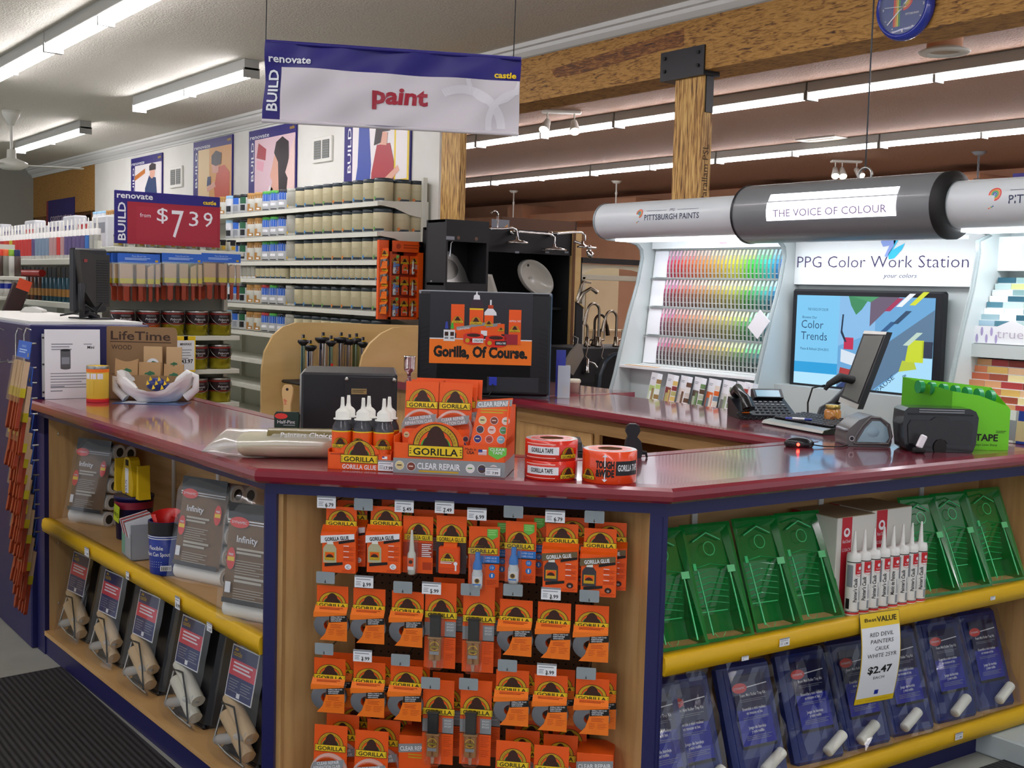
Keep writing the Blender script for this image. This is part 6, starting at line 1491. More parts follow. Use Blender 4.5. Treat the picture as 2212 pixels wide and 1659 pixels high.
P(t, 'side_shade', MB().add([(-.0005, .2195, 0), (W1-.0005, -.0005, 0), (W1-.0005, -.0005, zl), (-.0005, .2195, zl*1.16)], [(0, 1, 2, 3)], LG2))  # darker lime sheet paints the left face's shade into its colour
g = MB().text('TAPE', W1+(W2-W1)*.62, .035, .026, INK, -.001, w=.085, bold=.03).text('Keeps Lines Sharp', W1+(W2-W1)*.6, .016, .009, INK, -.001, w=.09).lines(W2-.05, .072, W2-.012, 2, .006, .002, INK, -.001)
for k, cc in enumerate((REDINK, ORANGE, GREY)): g.disc(.007, W1+.045+k*.012, .062+.008*(k % 2), -.0012, cc, 8)
g.quad(W1-.012, .12, W1-.0, .135, -.0015, PAPER); P(t, 'print', g)
GD = mat('dispenser green', '2f9a5c', .15, alpha=.8)
for k in range(7):
    S('tape_dispenser', MB().cyl(.024, -.008, .008, GD, 18, ax='x').lathe([(.025, -.009), (.025, .009)], GD, 18, ax='x'), f'green clear tape dispenser, {ordn(k, 7)} in the top of the green carton', 'tape dispenser', gf, (xl+.03+k*(W2-.06)/6.2, .10-.0*k, zc+zl*1.0-(.03*k/6)+.006), rz=.2, group='tape dispensers in the green carton')
# ================================================================ paint colour station behind the back counter
import colorsys
SF = Fr((4.60, 0, 0), -math.pi/2)
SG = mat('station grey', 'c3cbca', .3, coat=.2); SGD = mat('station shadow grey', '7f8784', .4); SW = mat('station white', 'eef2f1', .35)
LAMP = mat('station lamp', 'f6f8ff', .4, emit=5.0)
def wl(px, py, d=0, fr=SF): return fr.hd(px, py, d)
xa = wl(1414, 560, .2).x; xb = wl(1712, 600, .17).x; xc = wl(2152, 560, .12).x
x_end = xc+1.6
ct = T('colour_station', 'tall light grey paint colour station with curved fins and a built in screen', 'display stand', SF, (0, 0, 0))
zb_ = ZC+.002; zg = FZ; zw = .985
def fin(x, sh=0.0):
    pts = [(-.12, zg), (.28, zg), (.28, 1.98), (-.16, 1.98), (-.17, 1.91), (0.0, 1.905), (.06, 1.89), (.095, 1.86), (.105, 1.81), (.075, 1.66), (.015, 1.48), (-.045, 1.26), (-.075, 1.14), (-.12, 1.0)]
    pts = [(y+(sh if z < 1.88 and y < .2 else 0), z) for y, z in pts]
    # y is local depth: prism across x
    P(ct, 'side_fin', MB().prismx(pts, x-.014, x+.014, SG))
    P(ct, 'fin_edge', MB().tube([(x, y-.004, z) for y, z in pts[4:]], .011, mat('fin edge trim', '9aa6a6', .25), 6))
fin(xa); fin(xb); fin(xc, -.12)
P(ct, 'body', MB().box(xb, .20, zg, x_end, .30, 2.0, SG).box(xa, .27, zg, x_end, .32, 2.02, SG).box(xb+.014, .05, zg, xc-.014, .2, 1.165, SG))
# chip rack backing leans back
def rk(px, py):       # point on the leaning rack plane
    r = ray(px, py); best = None
    # plane: local y = 0.02 + (z-1.17)*0.30
    o = SF.Mi @ EYE; d = (SF.Mi.to_3x3() @ r); t = (.10+(o.z-1.17)*.12-o.y)/(d.y-.12*d.z)
    return o+d*t
tl, tr_, bl, br_ = rk(1419, 540), rk(1684, 534), rk(1405, 786), rk(1650, 800)
xl = min(tl.x, bl.x)
P(ct, 'rack_back', MB().add([(xa+.02, .105, 1.12), (xb-.01, .105, 1.12), (xb-.01, .20, 1.96), (xa+.02, .20, 1.96)], [(0, 1, 2, 3)], SW))
zt0 = tl.z; zb0 = bl.z; rows = 4; rh = (zt0-zb0)/rows
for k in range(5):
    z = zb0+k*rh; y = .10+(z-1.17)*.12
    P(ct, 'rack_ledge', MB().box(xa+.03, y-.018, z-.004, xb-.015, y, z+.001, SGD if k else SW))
z = zt0; y = .10+(z-1.17)*.12
P(ct, 'rack_header', MB().box(xa+.02, y-.025, z+.004, xb-.01, y, z+.06, SW).text('PAINTS', (xa+xb)/2+.06, z+.025, .01, mat('pink lettering', 'e0409a', .5), y-.0355, w=.05))
# chips
x0c = rk(1441, 600).x; x1c = xb-.022
NCH = 32; pit = (x1c-x0c)/NCH
def hsl(h, s, l): return colorsys.hls_to_rgb(h, l, s)
HUES = [0.93, .955, .98, 0, .015, .03, .045, .055, .065, .075, .085, .095, .105, .115, .125, .135, .145, .155, .165, .18, .21, .25, .30, .35, .39, .43, .47, .50, .53, .56, .59, .61]
rown = ('top', 'second', 'third', 'bottom')
cn = lambda h: ('red' if h < .02 or h > .96 else 'plum' if h > .9 else 'orange' if h < .08 else 'tan' if h < .12 else 'yellow' if h < .17 else 'lime' if h < .25 else 'green' if h < .42 else 'teal' if h < .52 else 'blue')
for r_ in range(4):
    z0 = zt0-(r_+1)*rh+.006; hh = rh-.012
    for i in range(NCH):
        h = HUES[i]; sat = (.95, .75, .5, .36)[r_]; dk = (.30, .17, .20, .10)[r_]
        g = MB(); w_ = pit*.80
        lv = [dk, dk+.05, dk+(1-dk)*.16, dk+(1-dk)*.34, .68, .84, .95]
        zs = [0, .16, .34, .5, .66, .80, 1]
        for b_ in range(6):
            l_ = lv[b_]; s_ = sat*(1-.09*b_)
            m = mat(f'chip {r_} {i//1} {b_}' if b_ < 4 else f'chip pale {i//4} {b_}', hsl(h, s_, l_) and '%02x%02x%02x' % tuple(int(255*v) for v in hsl(h, s_, l_)), .5)
            za, zc_ = zs[b_]*hh, zs[b_+1]*hh
            yy = lambda z: z*.12-.012*math.sin(math.pi*z/hh*.9)
            g.add([(-w_/2, yy(za), za), (w_/2, yy(za), za), (w_/2, yy(zc_-.001), zc_-.001), (-w_/2, yy(zc_-.001), zc_-.001)], [(0, 1, 2, 3)], m)
        g.box(-w_/2, -.004, hh*.155, w_/2, -.002, hh*.17, WHITE)
        S('colour_strip', g, f'{cn(h)} paint colour strip, {ordn(i, NCH)[:60] if i < 16 or i > 15 else ""} of the {rown[r_]} row of the rack' if False else f'{cn(h)} colour strip, number {i+1} from the left in the {rown[r_]} row of the colour rack', 'colour strip', SF,
          (x0c+pit*(i+.5), .10+(z0-1.17)*.12-.006, z0), rz=-.35, group=f'colour strips in the {rown[r_]} row')
for r_ in range(4):
    z0 = zt0-(r_+1)*rh+.006
    P(ct, 'row_label', MB().add([(xa+.04, .10+(z0-1.17)*.12-.003, z0), (x0c-.006, .10+(z0-1.17)*.12-.003, z0), (x0c-.006, .10+(z0+rh-.012-1.17)*.12-.003, z0+rh-.012), (xa+.04, .10+(z0+rh-.012-1.17)*.12-.003, z0+rh-.012)], [(0, 1, 2, 3)], PAPER))
# ledge with booklets
zl_ = zb0-.012
P(ct, 'upper_ledge', MB().box(xa+.015, -.06, zl_-.008, xb-.02, .12, zl_+.006, SW).box(xa+.05, -.05, zl_+.006, xa+.30, -.01, zl_+.008, MAPLE))
P(ct, 'lower_ledge', MB().prismx([(-.19, zg), (-.19, zw-.012), (-.16, zw-.006), (.05, zw), (.05, zg)], xa+.015, xb-.02, SW))
P(ct, 'ledge_back', MB().box(xa+.015, .03, zw, xb-.015, .04, zl_, SG))
cols = [('b8cf7a', '9a7a4a', 'eef2ea'), ('8a3a3a', 'd9b86a', 'b8b070'), ('efe6e0', '6a4a3a', 'd8c8c0'), ('5a4a3a', '6a8a5a', 'b8c0a8'), ('e06a2a', 'e8d8c8', '7a8a9a'), ('d8dcd8', '8a9a7a', '7a7a78'), ('d8902a', 'a83a2a', '6a4a3a'), ('c8601a', '3a2a2a', 'e8e8e8')]
nm = ('green room', 'red and gold', 'cream', 'olive green', 'orange', 'pale grey', 'amber', 'fanned open')
hz_ = zl_-.012-zw
for i, px in enumerate((1402, 1437, 1466, 1496, 1527, 1558, 1588, 1618)):
    v = wl(px, 830, -.10)
    a_, b_, c_ = [mat('booklet '+c, c, .35) for c in cols[i]]
    t = T('booklet', f'{nm[i]} decorating booklet, {ordn(i, 8)} under the colour rack', 'booklet', SF, (min(v.x, xb-.06), -.10, zw+.001), rz=-.45, rx=math.radians(-10), group='booklets under the colour rack')
    w_ = .11; h_ = hz_*.97
    P(t, 'cover', MB().box(-w_/2, 0, 0, w_/2, .028, h_, PAPER)); g = MB().quad(-w_*.42, h_*.05, w_*.42, h_*.62, -.0006, a_).quad(-w_*.3, h_*.1, w_*.1, h_*.45, -.001, c_).quad(w_*.05, h_*.2, w_*.35, h_*.55, -.0012, b_).lines(-w_*.3, h_*.85, w_*.2, 2, .008, .003, PAPERGREY, -.0006)
    P(t, 'cover_print', g)
    g = MB()
    for k in range(5): g.box(w_/2, 0, h_*(.1+k*.15), w_/2+.0006, .028, h_*(.23+k*.15), (a_, b_, c_)[k % 3])
    P(t, 'spine', g)
S('paper_swatch', MB().at(0, 0, 0, ry=.7).box(-.04, 0, -.06, .05, .004, .06, PAPER), 'white paper sheet sticking out beside the middle fin', 'paper', SF, (xb-.05, -.02, wl(1655, 700).z))
# big sign and screen bay
a = wl(1713, 545, .17); b = wl(2066, 618, .17); c = wl(1711, 614, .17)
sg_ = MB().box(xb+.016, .165, c.z, xc-.016, .185, 1.96, SW)
P(ct, 'sign_board', sg_)
INKP = mat('thin violet lettering', '3a2a5c', .5)
p0 = wl(1722, 578, .164); p1 = wl(2072, 578, .164)
g = MB().text('PPG Color Work Station', p0.x, p0.z, .060, INKP, .164, w=(p1.x-p0.x)*1.05, al='l', bold=-.012)
p2 = wl(1943, 600, .164); g.text('your colors', p2.x, p2.z+.0, .022, mat('script navy', '3a3f6a', .5), .164, w=.18, shear=.35, bold=-.005)
p3 = wl(1925, 535, .164); bl1 = mat('brush stroke blue', '28c4ea', .4); bl2 = mat('brush stroke lilac', '8fa8e8', .4)
for pts, m in (([(-.06, .03), (-.02, .05), (.03, .045), (.01, .0), (-.02, -.045), (-.035, -.04), (-.01, .01), (-.045, .005)], bl2), ([(.01, .05), (.045, .045), (.01, -.01), (.04, .005), (.075, .02), (.06, -.01), (.02, -.05), (-.01, -.055), (-.015, -.03), (.015, .01)], bl1)):
    g.poly([(p3.x+a_, p3.z+b_) for a_, b_ in pts], .1635, m)
P(ct, 'sign_lettering', g)
# television
tl = wl(1712, 624, .12); tr2 = wl(2038, 628, .12); bl_ = wl(1708, 838, .12)
TW = tr2.x-tl.x; TH = tl.z-bl_.z
tv = T('television', 'wide flat screen showing Color Trends in blue, set in the colour station', 'television', SF, (tl.x, .12, bl_.z))
P(tv, 'case', MB().box(0, .0, 0, TW, .05, TH, BLACK, .01))
def em(name, col, e=.5):
    m = mat('lit '+name, col, .3, emit=e); m.node_tree.nodes['Principled BSDF'].inputs['Base Color'].default_value = (.01, .01, .012, 1)
    return m
sw, sh = TW-.07, TH-.06
g = MB(Matrix.Translation((.035, -.002, .03)))
sky = em('screen blue', '7cc8f2'); g.quad(0, 0, sw, sh, 0, sky)
g.quad(sw*.335, 0, sw, sh, -.0004, em('screen right', '6aa8d8'))
g.quad(0, sh*.13, sw*.335, sh*.25, -.0005, em('screen band', '2aa0dc')).quad(0, 0, sw*.335, sh*.13, -.0005, em('screen pale', 'b4e4ff'))
dk = em('screen ink', '1e4a78', .3)
g.text('Color', sw*.045, sh*.63, sh*.095, dk, -.001, al='l', bold=-.005).text('Trends', sw*.045, sh*.50, sh*.095, dk, -.001, al='l', bold=-.005).text('Pause & Refresh 2014-2015', sw*.045, sh*.385, sh*.03, dk, -.001, al='l', w=sw*.22).text('Browse Our', sw*.05, sh*.74, sh*.03, dk, -.001, al='l')
g.text('THE VOICE OF COLOR', sw*.17, sh*.83, sh*.03, dk, -.001, w=sw*.16)
def sq(pts, c, y=-.001, e=.5): g.poly([(p[0]*sw, p[1]*sh) for p in pts], y, em('screen '+c, c, e))
sq([(.335, .45), (.335, 1), (.60, 1), (.60, .62)], '88bce8'); sq([(.56, .55), (.56, 1), (.76, 1), (.56, .68)], '6a5a70', -.0012); sq([(.34, 0), (.34, .1), (1, .88), (1, .5), (.60, 0)], '5a7a98', -.0012); sq([(.62, 0), (1, .52), (1, 0)], 'a8dcf8', -.0014)
sq([(.40, 1), (.56, 1), (.5, .86), (.46, .8), (.42, .9)], '3a8a5a', -.0016); sq([(.42, 1), (.62, 1), (.56, .94)], '4a9a68', -.0018)
for k, (c_, x, y) in enumerate((('a83058', .66, .85), ('f0f4f8', .74, .9), ('d8e030', .83, .92), ('e07830', .58, .46), ('2a5a8a', .62, .6), ('d0d8e0', .55, .4), ('284868', .72, .72), ('c0d8c8', .8, .5), ('e8ecf0', .48, .3))):
    sq([(x, y), (x+.04, y), (x+.13, y+.14), (x+.09, y+.14)], c_, -.002-.0001*k)
sq([(.38, .42), (.45, .42), (.45, .55), (.38, .55)], 'c02a50', -.0024); sq([(.36, .28), (.52, .22), (.5, .36), (.36, .42)], 'd8e4f0', -.0022); sq([(.82, .33), (.94, .33), (.94, .56), (.84, .56)], 'c8d82a', -.0024); sq([(.78, .22), (.9, .26), (.88, .34), (.8, .34)], 'b8c83a', -.0023); sq([(.93, .38), (1, .38), (1, .55), (.93, .55)], '2a3448', -.0024)
sq([(.34, 0), (.45, 0), (.62, .24), (.55, .3)], '2a3a68', -.0021); sq([(.35, .12), (.44, .12), (.44, .2), (.36, .22)], 'a83a3a', -.0025)
sq([(.36, .8), (.372, .8), (.365, .62), (.40, .5), (.385, .5), (.352, .6)], '1e3a58', -.0026, .3)
g.text('PAUSE', sw*.70, sh*.06, sh*.05, dk, -.0028, rot=.72, w=sw*.15).text('& HYPES', sw*.85, sh*.08, sh*.05, dk, -.0028, rot=-.9, w=sw*.14)
P(tv, 'screen', g, 'lit blue picture')
# header drums
HY, HZ = -.22, 2.0
v = wl(1320, 482, HY); 
HZ = (wl(1450, 442, HY).z+wl(1450, 512, HY).z)/2+.012; HR = .098
x_l = wl(1312, 480, HY).x; x_m0 = wl(1592, 470, HY-.1).x; x_m1 = wl(2018, 455, HY-.1).x; x_r = x_end
DG = mat('dark header', '6d7072', .35, coat=.2)
def drum(mb, x0, x1, r, m, cz=0): return mb.lathe([(r, x0), (r, x1)], m, 40, y=0, z=0, ax='x')
def drum_part(nm_, x0, x1, r, m, capm, open_=True):
    g = MB(Matrix.Translation((0, HY, HZ))); g.lathe([(0, x0), (r, x0)], capm, 40, ax='x').lathe([(r, x0), (r, x1)], m, 48, ax='x', a0=math.radians(-0), a1=math.radians(360)).lathe([(r, x1), (0, x1)], capm, 40, ax='x')
    g.lathe([(r+.003, x0-.008), (r+.003, x0+.004)], capm, 40, ax='x').lathe([(0, x0-.008), (r+.003, x0-.008)], capm, 40, ax='x')
    return P(ct, nm_, g)
drum_part('header_drum', x_l, x_m0, HR, mat('silver header', 'c9cfd1', .32, 0), mat('drum cap', '8a9698', .3))
drum_part('header_drum', x_m1+.05, x_r, HR, mat('silver header'), mat('drum cap'))
drum_part('header_drum', x_m0, x_m1, HR*1.42, DG, BLACK)
g = MB(Matrix.Translation((0, HY, HZ))); g.lathe([(HR*1.44, x_m1-.0), (HR*1.44, x_m1+.03), (HR*1.05, x_m1+.05), (0, x_m1+.05)], DARK, 40, ax='x'); P(ct, 'drum_cap', g)
# drum graphics: map flat art onto the curved front
def onDrum(r): return lambda q: (q[0], HY-(r-q[1])*math.cos((q[2])/r), HZ+(r-q[1])*math.sin((q[2])/r))
f1 = onDrum(HR)
c0 = wl(1440, 478, HY-HR).x
g = MB()
NB_ = mat('navy lettering', '1e2a4a', .4)
g.text('PITTSBURGH PAINTS', c0+.03, -.012, .030, NB_, -.001, w=.40, bold=.01, warp=f1).text('PPG', c0+.03, .030, .016, NB_, -.001, warp=f1, shear=.2)
for s_ in (-1, 1): g.add([f1((c0+.03+s_*x, -.001, z)) for x, z in ((.04, .036), (.19, .036), (.19, .038), (.04, .038))], [(0, 1, 2, 3)], NB_)
def rbP(g, x, z, h, f_):
    for i, m in enumerate(RB[:1]+[RB[1], RB[3], RB[4]]):
        r0 = h*.32-i*h*.075; r1 = r0-h*.055
        pts = [(math.pi*1.0-(math.pi*1.5)*k/12) for k in range(13)]
        vs = []
        for a_ in pts: vs += [f_((x+r1*math.cos(a_), -.001-.0001*i, z+h*.18+r1*math.sin(a_))), f_((x+r0*math.cos(a_), -.001-.0001*i, z+h*.18+r0*math.sin(a_)))]
        g.add(vs, [(2*k, 2*k+1, 2*k+3, 2*k+2) for k in range(12)], m)
        g.add([f_((x-r0, -.001, z-h*.5+i*h*.03)), f_((x-r1, -.001, z-h*.5+i*h*.03)), f_((x-r1, -.001, z+h*.18)), f_((x-r0, -.001, z+h*.18))], [(0, 1, 2, 3)], m)
rbP(g, c0-.21, .012, .075, f1)
c1_ = wl(2178, 440, HY-HR).x
rbP(g, c1_-.06, .012, .085, f1); g.text('PITTSBURGH PAINTS', c1_, -.012, .034, NB_, -.001, w=.44, al='l', bold=.01, warp=f1).add([f1((c1_+x, -.001, z)) for x, z in ((.0, .04), (.19, .04), (.19, .042), (.0, .042))], [(0, 1, 2, 3)], NB_)
P(ct, 'header_lettering', g)
R2 = HR*1.42; f2_ = onDrum(R2)
a = wl(1655, 462, HY-R2).x; b = wl(1935, 450, HY-R2).x
g = MB(); LS = mat('lit sign panel', 'fbf8ff', .4, emit=1.7)
def cp_(x0, x1, z0, z1, y, m, n=8):
    g.add([f2_((x, y, z0+(z1-z0)*k/n)) for k in range(n+1) for x in (x0, x1)], [(2*k, 2*k+1, 2*k+3, 2*k+2) for k in range(n)], m)
cp_(a, b, -.045, .040, -.002, LS); cp_(a+.005, b-.0, .046, .082, -.002, LS)
P(ct, 'lit_panel', g, 'white backlit panel')
g = MB(); PL = mat('faint lit lettering', '8a78a0', .5)
g.text('THE VOICE OF COLOUR', (a+b)/2, -.028, .034, PL, -.005, w=(b-a)*.88, warp=f2_, bold=.01).text('PPG', (a+b)/2, .052, .016, PL, -.005, warp=f2_, bold=.01)
P(ct, 'lit_lettering', g)
# lamps tucked under the header
g = MB().box(x_l+.05, HY+.02, HZ-HR-.012, xb-.03, HY+.15, HZ-HR+.0, LAMP).box(xb+.03, HY+.04, HZ-HR-.03, xc-.03, HY+.17, HZ-HR-.018, LAMP).box(xc+.03, HY+.02, HZ-HR-.012, x_end, HY+.15, HZ-HR, LAMP)
P(ct, 'lamp', g, 'white lamp strip')
P(ct, 'canopy', MB().box(xa, -.16, 1.965, x_end, .3, 1.985, SG))
# right bay
a = wl(2152, 512, .12)
P(ct, 'bay_sign', MB().box(a.x, .11, wl(2152, 585, .11).z, x_end, .125, a.z, SW).text('Harmony', a.x+.13, wl(2190, 550, .109).z-.02, .07, mat('faint grey lettering', 'c8ccd0', .5), .109, al='l', bold=-.015))
teal = ['2f5f70', '4f8090', '8fb0ae', 'b8d0ce', 'e8eef0', 'c9dc8a', 'd8e4ea', '9ab8c0', '7fa0a0', 'f2f4ee', 'a8c8d8']
redc = ['d9a070', 'e8cf9a', 'a83a3a', 'c87850', '8a3428', 'd8b060', 'b86040', 'e0b890', '9a4a34', 'c88a60', 'e8d8a0']
for (py0, py1, px0, px1, pal, n, nm_, y0_, y1_) in ((598, 703, 2156, 2108, teal, 8, 'upper', .10, -.02), (772, 892, 2104, 2062, redc, 8, 'lower', .0, -.14)):
    for k in range(n):
        u = k/n; py = py0+(py1-py0)*u; d = y0_+(y1_-y0_)*u
        a = wl(px0+(px1-px0)*u, py, d); b = wl(px0+(px1-px0)*u, py+(py1-py0)/n, d)
        h_ = a.z-b.z; x = a.x; kk = 0
        P(ct, 'chip_step', MB().box(a.x, d+.002, b.z-.004, x_end, d+.10, a.z-.004, SW))
        while x < a.x+.42:
            w_ = (.085, .075, .095)[(k+kk) % 3]
            m = mat('card '+pal[(k*3+kk*2) % 11], pal[(k*3+kk*2) % 11], .45)
            S('colour_card', MB().box(0, -.0015, 0, w_-.002, 0, h_-.003, m), f'colour card {kk+1} from left, row {k+1} from top of the {nm_} stepped rack', 'colour card', SF, (x, d+.001, b.z), rx=-.0, group=f'colour cards of the {nm_} stepped rack')
            x += w_; kk += 1
a = wl(2104, 703, -.03); b = wl(2104, 740, -.03)
t = T('shelf_card', 'white shelf card with pale lilac flowers and the words true persuasion', 'sign', SF, (a.x, -.035, b.z))
g = MB().box(0, 0, 0, .62, .003, a.z-b.z, PAPER).prism([(.11, a.z-b.z), (.24, a.z-b.z), (.175, a.z-b.z+.028)], 0, .003, PAPER)
g.text('true persuasion', .11, .025, .04, mat('lilac lettering', 'b8acc0', .5), -.001, al='l', bold=-.01, w=.45)
for k in range(5): g.disc(.012, .02+k*.022, .02+.03*(k % 2), -.001, mat('lilac flower', 'a89cc8', .5), 10, .5, 1.6)
P(t, 'card', g)
a = wl(2100, 742, -.04); b = wl(2100, 770, -.04)
P(ct, 'bay_ledge', MB().box(a.x-.02, -.05, b.z, x_end, .12, a.z, SG))
a = wl(2065, 893, -.15); b = wl(2065, 935, -.15)
P(ct, 'bay_base', MB().box(xc+.015, -.16, zg, x_end, .1, wl(2100, 900, -.15).z, SG))
for k, (px, lab) in enumerate(((2180, 'white booklet standing at the foot of the right bay'), (2205, 'navy and tan booklet at the right edge of the photo'))):
    v = wl(px, 930, -.22)
    S('booklet', MB().box(-.03, 0, 0, .03, .02, .13, PAPER if k == 0 else CLKB).quad(-.022, .01, .026, .09, -.0006, PAPERGREY if k == 0 else mat('tan booklet', 'c8b890', .5)), lab, 'booklet', SF, (v.x, -.22, zb_+.0), rx=-.1, group='booklets in the right bay')
# cable holding the dark header and the navy sign beyond
v = wl(1868, 392, HY)
t = T('hanging_cable', 'thin black cable with a ring holding up the dark header', 'cable', SF, (v.x, HY, HZ+R2-.01))
P(t, 'cable', MB().cyl(.004, .04, CZ-HZ-R2+.01, BLACK, 6)); P(t, 'ring', MB().tube([(.035*math.cos(i*math.tau/16), 0, .02+.035*math.sin(i*math.tau/16)) for i in range(17)], .006, STEEL, 6))
nf = Fr((9.5, 0, 0), -math.pi/2)
a = nf.hd(2188, 375); 
t = T('wall_sign', 'navy renovate sign on the far wall cut by the right edge', 'sign', nf, (a.x, 0, a.z-.6))
P(t, 'panel', MB().box(0, 0, 0, 1.0, .02, .6, NAVYSIGN).text('renovate', .06, .5, .07, PAPER, -.002, al='l').text('BUILD', .14, .03, .1, PAPER, -.002, al='l', rot=math.pi/2))
P(t, 'hanger', MB().rod((.1, .01, .6), (.1, .01, CZ-a.z+.6), .004, BLACK).rod((.9, .01, .6), (.9, .01, CZ-a.z+.6), .004, BLACK))
# ================================================================ paint wall: gondola shelves full of cans
PF = Fr((4.90, 0, 0), -math.pi/2)
SHW = mat('shelf enamel', 'dcdccf', .4); LIDB = mat('can lid dark', '2f3a40', .35); BEI = mat('beige can label', 'd3caa6', .45); CANK = mat('can foot print', '22303a', .4)
xr0 = PF.hd(816, 560).x; xl0 = -17.2
shelfz = [PF.hd(816, py).z for py in (434, 500, 562, 606, 673, 744)]+[.86, .6, .3]
t = T('shelving_unit', 'long white gondola shelving of paint cans along the poster wall', 'shelf')
SHD = XW-4.90-.03
un = T('shelving_unit', 'long white gondola shelving full of paint cans under the posters', 'shelf', PF, (0, 0, 0))
bpy.data.objects.remove(t)
P(un, 'back_panel', MB().box(xl0, SHD-.02, FZ, xr0+.02, SHD, shelfz[0]+.02, SHW))
for k in range(8): P(un, 'upright', MB().box(xr0-.005-k*1.22, SHD-.06, FZ, xr0+.025-k*1.22, SHD-.02, shelfz[0]+(.22 if k == 0 else .0), SHW))
for k, z in enumerate(shelfz):
    P(un, 'shelf', MB().box(xl0, 0, z-.035, xr0, SHD-.03, z-.002, SHW).prismx([(-.012, z-.04), (-.012, z-.002), (-.004, z), (0, z-.0), (0, z-.04)], xl0, xr0, SHW))
    P(un, 'bracket', MB().prismx([(.02, z-.035), (.02, z-.0), (SHD-.03, z+.02), (SHD-.03, z-.12), (.3, z-.1), (.15, z-.05)], xr0+.001, xr0+.006, SHW))
def can_mesh(r, h, body, foot, lid, dot, kind=0):
    b = MB().lathe([(0, 0), (r, 0), (r, h*.83)], body, 18).lathe([(r*1.004, 0), (r*1.004, h*.04)], STEEL, 18)
    f_ = cw(r*1.006); s_ = r/.083
    def q(x0, z0, x1, z1, m, y=0): b.add([f_((x0+(x1-x0)*i/4, y, z)) for i in range(5) for z in (z0, z1)], [(2*i, 2*i+2, 2*i+3, 2*i+1) for i in range(4)], m)
    if kind == 0:
        q(-.02*s_, h*.04, .075*s_, h*.14, foot); b.add([f_((-.02*s_+.014*s_*math.cos(a), -.0005, h*.15+.014*s_*math.sin(a))) for a in [math.tau*i/10 for i in range(10)]], [tuple(range(10))], dot)
        b.lines(0, 0, 0, 0, 0, 0, PAPERGREY); q(-.04*s_, h*.55, .04*s_, h*.56, mat('can faint print', 'b8ae8a', .5), -.0003); q(-.03*s_, h*.5, .03*s_, h*.51, mat('can faint print'), -.0003)
    elif kind == 1:
        q(-.06*s_, h*.50, .06*s_, h*.88, foot); q(-.05*s_, h*.06, .05*s_, h*.1, BLACK, -.0002); q(-.04*s_, h*.25, .04*s_, h*.38, PAPER, -.0002)
    elif kind == 2:
        q(-.05*s_, h*.08, .01*s_, h*.45, foot); q(.01*s_, h*.08, .05*s_, h*.25, foot); q(.0, h*.12, .035*s_, h*.2, PAPER, -.0003); q(-.06*s_, h*.7, .06*s_, h*.88, foot)
    elif kind == 3:
        q(-.05*s_, h*.5, .05*s_, h*.85, foot); q(-.03*s_, h*.15, .04*s_, h*.45, dot, -.0003)
    l = MB().lathe([(r, h*.83), (r*1.012, h*.835), (r*1.01, h*.985), (r*.96, h), (r*.9, h*.985), (0, h*.985)], lid, 18)
    return b.build('body'), l.build('lid')
DOTS = [mat('dot '+c, c, .4) for c in ('3a8ac8', '5a9a3a', 'd8781c', '3a8ac8')]
CANS = {}
WB = mat('white can label', 'dfe2e6', .4); BL = mat('can blue print', '2a62c0', .4); TN = mat('tan can print', 'a87838', .5); GL = mat('green lid', '4aa83a', .4); GC = mat('grey can label', 'b4b4aa', .4); BLL = mat('black lid', '16181c', .35); RL = mat('red lid', 'b8302a', .4); WCB = mat('white can body', 'e4e4da', .4); TL = mat('tan lid', 'b58848', .5)
def can(key, r, h, args, lab, p, grp, fr=PF, rz=.25, nm='paint_can', cat='paint can'):
    if key not in CANS: CANS[key] = can_mesh(r, h, *args)
    b, l = CANS[key]
    t = T(nm, lab, cat, fr, p, rz, group=grp); P(t, 'body', b); P(t, 'lid', l)
    return t
rows = [(0, 'top', 434), (1, 'second', 500), (2, 'third', 562), (4, 'fifth', 673), (5, 'sixth', 744)]
bx = [641, 662, 683, 704, 726, 748, 770, 790, 808]
names = {'b': 'beige'}
